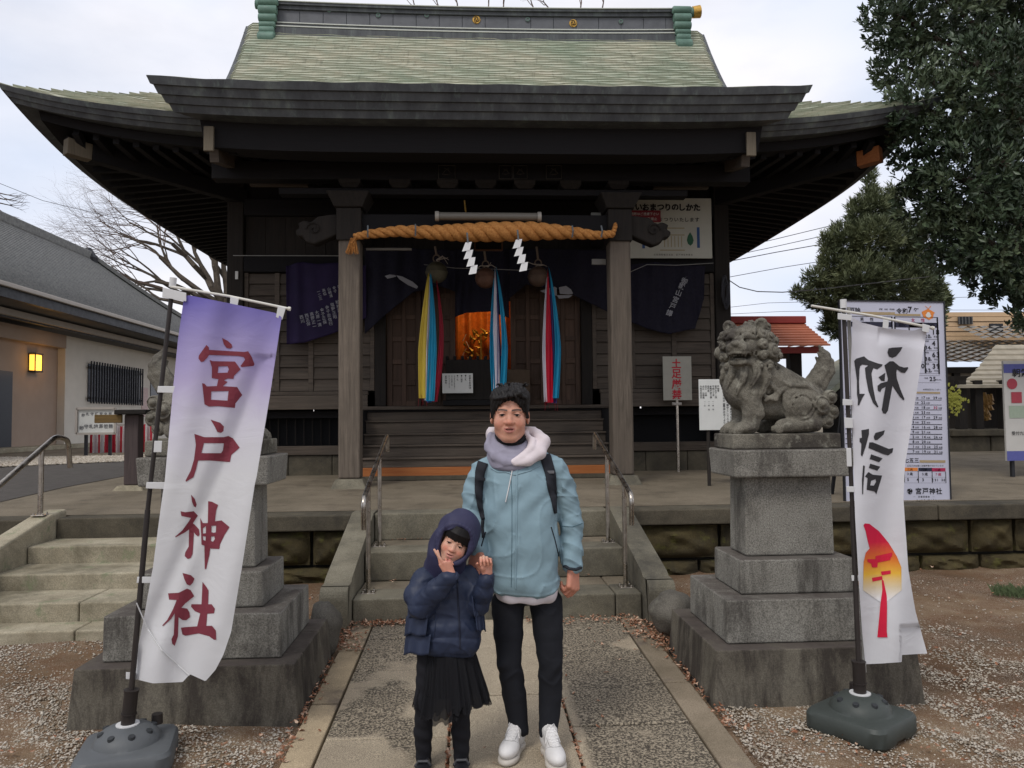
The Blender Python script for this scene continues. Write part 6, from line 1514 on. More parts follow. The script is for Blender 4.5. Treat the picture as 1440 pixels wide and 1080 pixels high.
# darker hedge-like tree further back
tc_ = root('far_tree', 'dark rounded evergreen behind the conifer, left of the beige house', 'tree', (11.5, 22, pz(17)))
lobes = [lob(1290, 450, 32, 0, 36, 22), lob(1235, 480, 40, 0, 30, 22), lob(1312, 420, 20, 0, 20, 22)]
P, d = in_lobes(lobes, 3500, 0.7); D = d+np.array([[0, 0, 0.5]]); D /= np.linalg.norm(D, axis=1, keepdims=True)
V, F = sprigs(P, D, 0.18, 7, 0.8, 0.16); tag(np_mesh('foliage', V-np.array(ORG[tc_.name]), F, m_leafB, tc_), kind='stuff')
q = MB(); limb(q, [(11.5, 22, 0.8), (11.5, 22, 3.5)], 0.2, 0.1); q.build('trunk', m_bark, tc_)
# bare cherry tree at the left
YB = 38.0; KR = 1.8
bt = root('bare_tree', 'leafless tree with fine fanning branches behind the left side of the shrine hall', 'tree', tuple(at(318, 590, YB)))
q = MB(); tw = MB(); rb = random.Random(11); kB = YB/FPX
def grow(p, a, L_, r, depth, y, rmin=None):
    rmin = 0.0035 if rmin is None else rmin
    """2.5-D branching: a = heading in the picture plane (0 = right, 90 = up)"""
    n = 5; pts = [p.copy()]; rr = [r]; ang = a; yy = y
    for i in range(n):
        ang += rb.gauss(0, 4.5)+(1.0 if depth > 2 else 0); st = L_/n; yy += rb.gauss(0, st*0.35)
        p = p+np.array([math.cos(math.radians(ang))*st, 0, math.sin(math.radians(ang))*st]); p[1] = yy; pts.append(p.copy()); rr.append(r*(1-0.45*(i+1)/n))
    (q if depth < 3 else tw).tube(pts, rr, 5 if depth < 3 else 3, cap=False)
    if depth >= 6 or r < rmin: return
    nb = 3 if depth < 4 else 3
    for k in range(nb):
        i = n-k if k < 2 else rb.randint(2, n-1); sgn = 1 if (k+depth) % 2 else -1
        grow(pts[i], ang+sgn*rb.uniform(9, 27), L_*rb.uniform(0.62, 0.84), rr[i]*rb.uniform(0.62, 0.8), depth+1, pts[i][1])
t0 = at(318, 590, YB); t1 = at(314, 440, YB); q.tube([t0, at(318, 520, YB), t1], [0.28*KR, 0.22*KR, 0.19*KR], 8)
for (sx, sy, a, L_, r) in ((312, 425, 118, 62, 0.11), (310, 420, 134, 66, 0.10), (306, 425, 148, 64, 0.09), (304, 432, 160, 66, 0.085), (300, 440, 172, 60, 0.07), (318, 420, 100, 50, 0.10), (322, 425, 80, 50, 0.09), (300, 437, 154, 70, 0.07), (308, 425, 126, 70, 0.08)):
    s0 = at(sx, sy, YB); q.tube([at(316, 470, YB), (at(316, 470, YB)+s0)/2+[0, 0.02, 0], s0], [0.15*KR, r*1.2*KR, r*KR], 6); grow(s0, a-6, L_*kB*1.42, r*KR, 1, YB+rb.uniform(-0.5, 0.5))
m_twig = simple('twig_bark', hexc('5a4c44'), 0.9, 0.2, 5, 0.2)
q.build('trunk', m_bark, bt, smooth=True); tag(tw.build('twigs', m_twig, bt, norm=False), kind='stuff')
print('twig faces', len(tw.f))
# a few twigs at the far left and behind the ridge
bt2 = root('bare_tree', 'few leafless twigs poking up behind the ridge of the shrine roof', 'tree', (1.0, 24, 1)); q = MB(); tw = MB()
for k in range(9):
    p = at(585+k*32+rb.uniform(-8, 8), 20, 24); grow(p, rb.uniform(60, 120), 26*24/FPX, 0.03, 3, 24)
q.tube([at(700, 560, 24), at(700, 200, 24), at(700, 60, 24)], [0.3, 0.2, 0.1], 8)
for k in range(5): q.tube([at(700, 160, 24), at(600+k*60, 24, 24)], [0.1, 0.04], 6)
q.build('trunk', m_bark, bt2); tag(tw.build('twigs', m_twig, bt2, norm=False), kind='stuff')
bt3 = root('bare_tree', 'single thin bare branch entering at the left edge over the office roof', 'tree', tuple(at(-30, 590, 26))); q = MB(); tw = MB()
for k in range(4): grow(at(-12, 270+k*6, 26), -12-k*4+rb.uniform(-5, 5), 22*26/FPX, 0.03, 4, 26)
q.tube([at(-40, 590, 26), at(-38, 400, 26), at(-14, 275, 26)], [0.2, 0.14, 0.05], 7); q.build('trunk', m_bark, bt3); tag(tw.build('twigs', m_twig, bt3, norm=False), kind='stuff')

# ================================================================== overhead wires
wm = flat('cable_black', (0.03, 0.03, 0.035, 1))
for i, (pts, r) in enumerate((([(1018, 352), (1075, 340), (1240, 300), (1440, 262)], 0.014), ([(1018, 362), (1080, 349), (1300, 300), (1440, 275)], 0.014), ([(1018, 369), (1090, 355), (1300, 318), (1440, 292)], 0.018), ([(1018, 391), (1100, 376), (1300, 345), (1440, 325)], 0.014), ([(1018, 433), (1080, 426), (1300, 420), (1440, 415)], 0.010), ([(1018, 442), (1100, 438), (1300, 436), (1440, 436)], 0.010))):
    q = MB(); Yw = 30+i; q.tube([at(a, b, Yw) for a, b in pts], r, 5); o = q.build('overhead_wire', wm, org=tuple(at(*pts[0], Yw)))
    tag(o, ('highest', 'second highest', 'third and thickest', 'fourth', 'faint fifth', 'lowest faint')[i]+' dark overhead wire crossing the sky right of the shrine hall', 'wire', 'overhead wires')
q = MB(); q.tube([at(a, b, 11.5) for a, b in ((1022, 392), (1040, 404), (1065, 410), (1100, 411), (1150, 407), (1230, 398), (1300, 390), (1330, 384))], 0.008, 5); tag(q.build('electric_cable', flat('cable_grey', (0.2, 0.2, 0.2, 1)), org=tuple(at(1022, 392, 11.5))), 'slack pale cable running from the shrine corner towards the big tree', 'cable')
q = MB(); q.tube([at(a, b, 26) for a, b in ((-20, 250), (60, 282), (160, 306), (240, 318))], 0.008, 4); tag(q.build('overhead_wire', wm, org=tuple(at(0, 258, 26))), 'single thin wire in the pink sky at the left over the office', 'wire')
# coil of cable hanging at the hall's right corner
q = MB()
for k in range(5):
    cx_, cz_ = 1019+k*0.6, 405+k*3; q.tube([at(cx_+4*math.sin(a)+random.uniform(-.7, .7), cz_+18*math.cos(a), 11.0) for a in np.linspace(0, 6.28, 14)], 0.012, 5, cap=False)
q.build('cable_coil', wm, shr)
# paper plaques on hall corner
q = MB(); a, b_ = at(330, 392, 11.05), at(334, 381, 11.05); q.box(a[0], b_[0], 11.07, 11.095, a[2], b_[2]); q.build('name_slip', m_white, shr)
a, b_ = at(836, 308, 9.3), at(850, 291, 9.3); q = MB(); q.box(a[0], b_[0], 9.55, 9.6, a[2], b_[2]); q.build('switch_box', simple('grey_box', hexc('6b6b66'), 0.6), shr, bevel=0.006)
q = MB(); a, b_ = at(510, 344, 9.3), at(576, 341, 9.3); q.box(a[0], b_[0], 9.6, 9.63, a[2], b_[2]); q.build('tube_light', simple('grey_tube', hexc('6b675f'), 0.35, 0.05), shr); q = MB(); a, b_ = at(838, 365, 9.3), at(858, 357, 9.3); q.box(a[0], b_[0], 9.6, 9.63, a[2], b_[2]); q.build('tube_light', simple('grey_tube', hexc('6b675f'), 0.35, 0.05), shr)

# ================================================================== banners
m_pole = simple('black_brown_pole', hexc('2d2826'), 0.45, 0.15, 6, 0.0); m_wpole = simple('white_crossbar', hexc('c9c6bd'), 0.5, 0.05, 5, 0.0)
m_base = simple('grey_plastic_base', hexc('55585a'), 0.5, 0.08, 5, 0.15, 90); m_baseD = simple('dark_green_grey_base', hexc('3d423f'), 0.5, 0.08, 5, 0.15, 90); m_tab = simple('white_cloth_tab', hexc('c5c5c5'), 0.8, 0.03, 5, 0)
def cloth_mat(nm, stops):
    M = NM(nm, 0.75, 0.2)
    sx = M.n('ShaderNodeSeparateXYZ'); M.l(M.coord(kind='World'), sx.inputs[0])
    z = M.math('ADD', sx.outputs['Z'], M.math('MULTIPLY', M.math('ADD', M.noise(2.2, 3, 0.5, M.coord(kind='World')), -0.5), 0.35))
    lo, hi = stops[0][0], stops[-1][0]; f = M.n('ShaderNodeMapRange'); f.inputs['From Min'].default_value = lo; f.inputs['From Max'].default_value = hi; M.l(z, f.inputs['Value'])
    M.color(M.ramp(f.outputs[0], [((p-lo)/(hi-lo), c) for p, c in stops])); M.bump(M.noise(700, 1), 0.08, 0.001)
    ns = M.noise(3.0, 5, 0.55, M.coord((1.2, 1, 2.2), 'World'), 0.8); M.bump(ns, 0.35, 0.02)
    # thin cloth lets some light through
    tr_ = M.n('ShaderNodeBsdfTranslucent'); M.l(M.b.inputs['Base Color'].links[0].from_socket, tr_.inputs['Color']); mx_ = M.n('ShaderNodeMixShader'); mx_.inputs[0].default_value = 0.25
    out_ = M.t.nodes['Material Output']; M.l(M.b.outputs[0], mx_.inputs[1]); M.l(tr_.outputs[0], mx_.inputs[2]); M.l(mx_.outputs[0], out_.inputs['Surface']); return M.done()
class Cloth:
    def __init__(s, le, re, to, bo, Y, fold):
        s.le, s.re, s.to, s.bo = [np.array(a, float) for a in (le, re, to, bo)]; s.Y = Y; s.f = fold
    def _e(s, P, t):
        d = np.r_[0, np.cumsum(np.linalg.norm(np.diff(P, axis=0), axis=1))]; d /= d[-1]; return np.array([np.interp(t, d, P[:, 0]), np.interp(t, d, P[:, 1])])
    def px(s, u, v):   # Coons patch in photo coordinates
        L_, R_, T_, B_ = s._e(s.le, v), s._e(s.re, v), s._e(s.to, u), s._e(s.bo, u)
        return L_*(1-u)+R_*u+T_*(1-v)+B_*v-(s.le[0]*(1-u)*(1-v)+s.re[0]*u*(1-v)+s.le[-1]*(1-u)*v+s.re[-1]*u*v)
    def pos(s, px, py, off=0.0):
        return at(px, py, s.Y+s.f(px, py)-off)
    def mesh(s, nu=60, nv=150):
        q = MB(); q.grid(lambda u, v: s.pos(*s.px(u, v)), nu, nv); return q
def glyphs(cl, items, S, ox, oy, name, mat, parent, off=0.0025):
    q = MB()
    for outer, holes in items:
        f = lambda P_: [(ox+x/S, oy+y/S) for x, y in P_]
        vs, fs = cut_print(f(outer), [f(h) for h in holes], lambda x, y: cl.pos(x, y, off), 7.0); q.add(vs, fs)
    return q
def nobori(label, pole_px, Yp_, bar_px, cloth, cmat, basepx, brot, bmat, tabs, extra=()):
    bc = np.array(basepx); zb = gz(bc[1])
    t = root('banner', label, 'banner', (bc[0], bc[1], zb), group='tall cloth banners on black poles')
    # weighted base: rounded square tray, dome, socket, filler cap
    ca, sa = math.cos(brot), math.sin(brot)
    def rot(x, y, z): x *= 0.86; y *= 0.86; z *= 0.92; return (bc[0]+x*ca-y*sa, bc[1]+x*sa+y*ca, zb+z)
    q = MB(); n = 64; prof_ = [(0.225, 0.0), (0.235, 0.015), (0.235, 0.085), (0.222, 0.103), (0.205, 0.108), (0.185, 0.109), (0.172, 0.117)]
    def sq(r, a, k):   # superellipse
        c, s_ = math.cos(a), math.sin(a); m_ = (abs(c)**k+abs(s_)**k)**(1/k); return r*c/m_, r*s_/m_
    base = len(q.v)
    dome = [(0.168, 0.118, 2), (0.162, 0.135, 2), (0.142, 0.160, 2), (0.115, 0.178, 2), (0.085, 0.189, 2), (0.052, 0.195, 2), (0.0005, 0.196, 2)]
    allp = [(r, z, 7) for r, z in prof_[:5]]+[(0.190, 0.110, 4.5), (0.175, 0.112, 3)]+dome
    for r, z, k in allp:
        for i in range(n):
            a = 2*math.pi*i/n; x, y = sq(r, a, k)
            if z < 0.02 and abs(abs(x)-abs(y)) > 0.17: z2 = z+0.012
            else: z2 = z
            q.v.append(rot(x, y, z2))
    for j in range(len(allp)-1):
        for i in range(n): q.f.append((base+j*n+i, base+j*n+(i+1) % n, base+(j+1)*n+(i+1) % n, base+(j+1)*n+i)); q.mi.append(0)
    bo = q.build('base', bmat, t, smooth=True, angle=35)
    for k in range(8):      # moulded dimples
        a = k*math.pi/4+0.3; x, y = 0.125*math.cos(a), 0.125*math.sin(a); q = MB(); c = rot(x, y, 0.170); q.tube([np.array(c)+[0, 0, -0.006], np.array(c)+[math.cos(a+brot)*0.004, math.sin(a+brot)*0.004, 0.0065]], [0.017, 0.0135], 12); q.build('dimple', flat('dimple_dark', (0.03, 0.033, 0.036, 1)), bo, smooth=True)
    q = MB(); c = rot(0.13, 0.10, 0.15); q.tube([c, np.array(c)+[0.0, 0, 0.045]], [0.026, 0.024], 14); q.build('filler_cap', m_pole, bo, smooth=True)
    q = MB(); q.tube([rot(0, 0, 0.193), rot(0, 0, 0.199)], [0.05, 0.05], 20); q.build('collar_ring', m_tab, bo)
    p0, p1 = [at(px, py, Yp_) for px, py in pole_px]; d = (p1-p0)/np.linalg.norm(p1-p0)
    sk0 = np.array(rot(0, 0, 0.19)); sk1 = sk0+d*0.16; q = MB(); q.tube([sk0, sk1-d*0.02, sk1], [0.030, 0.030, 0.034], 16); q.tube([sk0+d*0.05, sk0+d*0.056], [0.034, 0.034], 16); q.build('socket', m_pole, t, smooth=True, angle=40)
    q = MB(); q.tube([sk1-d*0.05, p0+(p1-p0)*0.45], 0.0125, 12); q.build('pole', m_pole, t, smooth=True); q = MB(); q.tube([p0+(p1-p0)*0.44, p1], 0.0105, 12); q.build('pole', m_pole, t, smooth=True)
    q = MB(); q.tube([p1-d*0.02, p1+d*0.025], 0.016, 12); pc = q.build('pole_cap', m_tab, t, smooth=True)
    b0, b1 = [at(px, py, Yp_-0.01) for px, py in bar_px]; q = MB(); q.tube([b0, (b0+b1)/2+[0, 0, 0.006], b1], 0.0065, 10); q.tube([b1, b1+(b1-b0)/np.linalg.norm(b1-b0)*0.012], 0.010, 8); q.build('crossbar', m_wpole, t, smooth=True)
    cq = cloth.mesh(); cloth_o = cq.build('cloth', cmat, t, smooth=True, angle=180, norm=False)
    for quad in tabs:
        q = MB(); P4 = [at(px, py, Yp_-0.025) for px, py in quad]; P5 = [at(px, py, Yp_+0.02) for px, py in quad]
        q.add(P4+P5, [(0, 1, 2, 3), (7, 6, 5, 4), (0, 4, 5, 1), (1, 5, 6, 2), (2, 6, 7, 3), (3, 7, 4, 0)]); q.build('tab', m_tab, t, bevel=0.002)
    return t, cloth_o
foldL = lambda x, y: 0.022*math.sin((x+(y-400)*0.22)*0.055)+0.010*math.sin((x*0.9+y*0.25)*0.11+1)+0.030*math.exp(-((x-(395-(y-450)*0.42))/14)**2)*(1 if y > 500 else 0.3)-0.03*max(0, (y-880)/80)*math.sin(x*0.06)
clothL = Cloth([(259, 416), (250, 480), (243.5, 545), (231.8, 675), (227, 707), (215, 798), (201.5, 873), (187, 945)], [(396, 446), (379.6, 556), (361, 670), (358.5, 680), (341, 793), (325, 889), (314, 921)],
               [(259, 416), (267, 415.5), (325, 427), (387, 440), (396, 446)], [(187, 945), (190, 955), (215, 961), (257, 959), (267, 948), (278, 953), (289, 958), (303, 942), (314, 921)], 3.66, foldL)
zt_, zm_ = at(300, 430, 3.66)[2], at(300, 600, 3.66)[2]
m_clL = cloth_mat('banner_cloth_purple_fade', [(zm_-0.25, hexc('d8d8da')), (zm_, hexc('d2cfdb')), (zm_+0.2, hexc('b5aacd')), (zt_, hexc('7169b4'))])
tabsL = [[(229, 404), (262, 412), (262, 424), (228, 418)], [(222, 543), (252, 543), (252, 553), (221, 552)], [(206, 678), (237, 678), (236, 688), (205, 687)], [(193, 811), (219, 811), (218, 820), (192, 820)], [(177, 945), (191, 946), (190, 956), (177, 955)], [(324, 417), (336, 420), (333, 437), (323, 434)], [(391, 430), (402, 433), (397, 450), (388, 446)], [(217, 620), (228, 620), (227, 636), (216, 636)]]
pLb = at(176, 1003, 3.70)
bcL = at(172, 1045, 3.70)
nbL, clo = nobori('left banner reading 宮戸神社 in dark red, purple at the top, leaning right', [(178, 985), (243, 398)], 3.70, [(240, 403), (405, 434)], clothL, m_clL, (at(174, 1030, 3.62)[0], 3.66), 0.25, m_base, tabsL)
S1, S2 = 3.857, 3.725; m_maroon = simple('maroon_print', hexc('74303c'), 0.75, 0.08, 20, 0)
G1 = [([(510, 290), (540, 305), (562, 325), (566, 340), (555, 348), (535, 345), (520, 325)], []),
      ([(425, 328), (438, 340), (440, 355), (630, 366), (652, 362), (672, 395), (686, 432), (682, 442), (615, 448), (610, 442), (635, 408), (628, 394), (600, 388), (440, 382), (430, 397), (410, 418), (395, 420), (382, 402), (384, 386), (408, 352)], []),
      ([(443, 410), (460, 416), (580, 418), (611, 460), (575, 495), (572, 512), (540, 510), (520, 520), (540, 528), (515, 552), (592, 556), (620, 600), (583, 645), (580, 670), (490, 660), (438, 662), (415, 650), (405, 560), (402, 535), (415, 538), (428, 553), (482, 551), (490, 513), (455, 508), (455, 450)], [[(490, 445), (540, 443), (547, 460), (540, 478), (487, 480)], [(452, 580), (545, 578), (540, 630), (450, 625)]]),
      ([(448, 733), (500, 750), (520, 770), (518, 795), (505, 805), (485, 800), (470, 770)], []),
      ([(360, 810), (412, 828), (520, 828), (545, 822), (570, 835), (606, 885), (560, 925), (553, 963), (440, 955), (380, 955), (370, 1000), (355, 1045), (315, 1070), (312, 1064), (340, 1010), (358, 950), (368, 870)], [[(412, 860), (520, 862), (515, 900), (505, 915), (398, 915)]])]
G2 = [([(330, 58), (350, 80), (360, 110), (355, 125), (345, 120), (335, 95)], []),
      ([(275, 145), (300, 150), (345, 145), (366, 168), (340, 208), (352, 218), (372, 240), (375, 265), (368, 278), (355, 268), (345, 255), (345, 270), (338, 370), (328, 390), (312, 395), (297, 380), (300, 360), (318, 330), (320, 240), (300, 255), (250, 282), (247, 278), (285, 245), (318, 200), (330, 180), (280, 170)], []),
      ([(378, 180), (392, 207), (418, 207), (420, 92), (440, 95), (472, 112), (462, 140), (455, 197), (490, 193), (532, 228), (505, 270), (482, 318), (478, 343), (430, 340), (427, 370), (410, 445), (402, 450), (400, 325), (385, 320), (383, 270)], [[(392, 235), (408, 222), (408, 260), (392, 262)], [(437, 222), (462, 220), (460, 255), (450, 258), (437, 255)], [(392, 275), (408, 278), (406, 300), (393, 295)], [(436, 278), (452, 276), (455, 290), (445, 305), (434, 300)]]),
      ([(285, 468), (330, 480), (348, 498), (340, 520), (325, 535), (308, 528), (295, 500)], []),
      ([(210, 575), (265, 572), (310, 550), (328, 558), (347, 590), (300, 628), (280, 650), (310, 655), (322, 675), (325, 700), (305, 716), (285, 715), (265, 700), (262, 800), (245, 850), (232, 840), (228, 815), (240, 790), (245, 680), (225, 710), (182, 748), (180, 742), (205, 715), (235, 660), (255, 610), (215, 608)], []),
      ([(390, 515), (410, 540), (422, 560), (420, 632), (438, 632), (455, 655), (450, 680), (415, 682), (410, 745), (440, 745), (460, 770), (462, 818), (450, 818), (425, 800), (370, 785), (300, 797), (285, 790), (277, 755), (300, 752), (362, 748), (378, 680), (350, 668), (330, 645), (332, 632), (385, 632)], [])]
for items, S_, oy_ in ((G1[:3], S1, 400), (G1[3:], S1, 400), (G2[:3], S2, 680), (G2[3:], S2, 680)):
    glyphs(clothL, items, S_, 180, oy_, '', None, None).build('printed_character', m_maroon, clo, norm=False)
q = MB(); q.tube([clothL.pos(192, 848, 0.02), clothL.pos(208, 885, 0.012), clothL.pos(228, 915, 0.01), clothL.pos(250, 935, 0.012), clothL.pos(266, 950, 0.02)], 0.0028, 6); q.build('cord', m_tab, nbL)

foldR = lambda x, y: 0.020*math.sin((x-1195)*0.085+(y-450)*0.012)+0.010*math.sin((x*0.7-y*0.3)*0.09)+0.025*math.exp(-((y-470-(x-1240)*0.1)/10)**2)*(1 if x > 1235 else 0.2)+(0.03 if y > 880 else 0)*((x-1266) > 0)
clothR = Cloth([(1199, 446), (1196, 530), (1199, 605), (1201, 680), (1202.5, 727), (1207.5, 815), (1212.5, 890), (1217, 934)], [(1305, 457.5), (1294, 520), (1280, 610), (1272.5, 655), (1270.5, 702), (1277.5, 802), (1287.5, 860), (1304, 919)],
               [(1199, 446), (1212.5, 453.8), (1242.5, 461), (1262, 463), (1285, 465), (1305, 457.5)], [(1217, 934), (1240, 933), (1268, 931), (1268.5, 921), (1285, 920), (1304, 919)], 3.78, foldR)
m_clR = cloth_mat('banner_cloth_white', [(0.5, hexc('d6d6d9')), (2.2, hexc('d0cfd6'))])
tabsR = [[(1178, 440), (1198, 443), (1198, 451), (1178, 449)], [(1185, 561), (1199, 562), (1199, 570), (1185, 570)], [(1187, 587), (1199, 588), (1200, 602), (1188, 602)], [(1190, 630), (1197, 630), (1198, 656), (1191, 656)], [(1190, 684), (1201, 684), (1202, 692), (1191, 692)], [(1197, 809), (1209, 809), (1209, 817), (1198, 817)], [(1203, 932), (1219, 930), (1217, 938), (1204, 942)], [(1242, 449), (1250, 451), (1249, 463), (1241, 461)], [(1297, 455), (1308, 458), (1306, 468), (1297, 466)]]
nbR, clo = nobori('right banner seen from behind, reversed black 初詣 above a red sunset print, beside the lion pedestal', [(1209, 950), (1186, 428)], 3.80, [(1141, 430), (1310, 461)], clothR, m_clR, (at(1213, 1000, 3.74)[0], 3.76), 0.62, m_baseD, tabsR)
q = MB(); q.tube([at(1216, 945, 3.83), at(1193, 432, 3.83)], 0.009, 10); q.build('pole', simple('pale_grey_pole', hexc('8e8c88'), 0.4, 0.1), nbR, smooth=True)
G3 = [([(278, 240), (300, 235), (357, 232), (345, 255), (320, 285), (300, 293), (280, 285), (272, 262)], []),
      ([(255, 335), (285, 312), (305, 312), (340, 340), (365, 347), (388, 345), (388, 355), (370, 378), (350, 375), (325, 358), (322, 375), (325, 410), (345, 470), (368, 525), (362, 532), (340, 510), (300, 450), (295, 480), (275, 590), (262, 608), (248, 605), (240, 585), (250, 520), (262, 455), (240, 468), (232, 485), (218, 478), (216, 450), (235, 435), (272, 425), (275, 410), (262, 360)], []),
      ([(260, 376), (222, 402), (238, 422), (256, 424)], []),
      ([(85, 310), (95, 298), (140, 284), (165, 305), (215, 323), (245, 330), (240, 340), (215, 357), (192, 350), (182, 380), (190, 450), (205, 530), (222, 568), (215, 572), (190, 545), (165, 480), (150, 400), (145, 350), (165, 335), (130, 330), (118, 340), (115, 360), (112, 430), (115, 495), (145, 495), (130, 520), (112, 560), (104, 560), (106, 530), (100, 500), (100, 420)], []),
      ([(125, 700), (168, 692), (168, 720), (150, 790), (130, 848), (122, 840), (125, 775), (115, 765), (115, 745), (128, 742)], []),
      ([(195, 735), (205, 715), (258, 700), (250, 725), (215, 755), (200, 755)], []),
      ([(170, 768), (190, 768), (280, 805), (305, 800), (300, 825), (275, 842), (250, 835), (165, 800)], []),
      ([(180, 835), (245, 858), (225, 880), (172, 862)], []), ([(175, 888), (232, 905), (215, 928), (167, 912)], []),
      ([(135, 898), (145, 900), (138, 1000), (135, 1060), (130, 1060), (128, 980)], []),
      ([(165, 935), (190, 950), (242, 955), (235, 980), (210, 1060), (200, 1045), (155, 1035), (160, 970), (145, 960)], [[(180, 985), (205, 975), (208, 990), (195, 1012), (175, 1010)]])]
m_blackp = simple('black_print', hexc('2e2d30'), 0.75, 0.08, 20, 0)
glyphs(clothR, G3[:4], 4.0, 1180, 430, '', None, None).build('printed_character', m_blackp, clo, norm=False); glyphs(clothR, G3[4:], 4.0, 1180, 430, '', None, None).build('printed_character', m_blackp, clo, norm=False)
za, zb_ = at(1230, 740, 3.78)[2], at(1230, 845, 3.78)[2]
Mf = NM('sunset_print', 0.75, 0.2); sx_ = Mf.n('ShaderNodeSeparateXYZ'); Mf.l(Mf.coord(kind='World'), sx_.inputs[0]); fr = Mf.n('ShaderNodeMapRange'); fr.inputs['From Min'].default_value = zb_; fr.inputs['From Max'].default_value = za; Mf.l(sx_.outputs['Z'], fr.inputs['Value'])
Mf.color(Mf.ramp(fr.outputs[0], [(0.0, hexc('d6d6d9')), (0.18, hexc('c8b89a')), (0.36, hexc('d3a63c')), (0.56, hexc('c9682c')), (0.78, hexc('c01f3c')), (1.0, hexc('b8153c'))])); m_sunset = Mf.done(); m_pinkred = simple('crimson_print', hexc('c01838'), 0.75, 0.05, 20, 0)
glyphs(clothR, [([(137, 195), (145, 184), (170, 186), (225, 228), (280, 295), (325, 370), (350, 430), (352, 560), (250, 640), (135, 560), (137, 445), (138, 400), (150, 350), (172, 325), (160, 280), (150, 230)], [])], 4.0, 1180, 690, '', None, None).build('sunset_print', m_sunset, clo, norm=False)
glyphs(clothR, [([(160, 385), (205, 385), (205, 368), (300, 347), (298, 370), (290, 375), (288, 390), (218, 405), (215, 432), (185, 432), (180, 410), (160, 400)], []), ([(235, 455), (290, 448), (290, 468), (240, 476)], []), ([(185, 490), (242, 480), (245, 500), (188, 512)], []), ([(240, 500), (250, 505), (268, 590), (270, 650), (268, 790), (272, 825), (215, 825), (218, 790), (225, 720), (232, 640), (243, 560)], [])], 4.0, 1180, 690, '', None, None, off=0.0045).build('gate_print', m_pinkred, clo, norm=False)
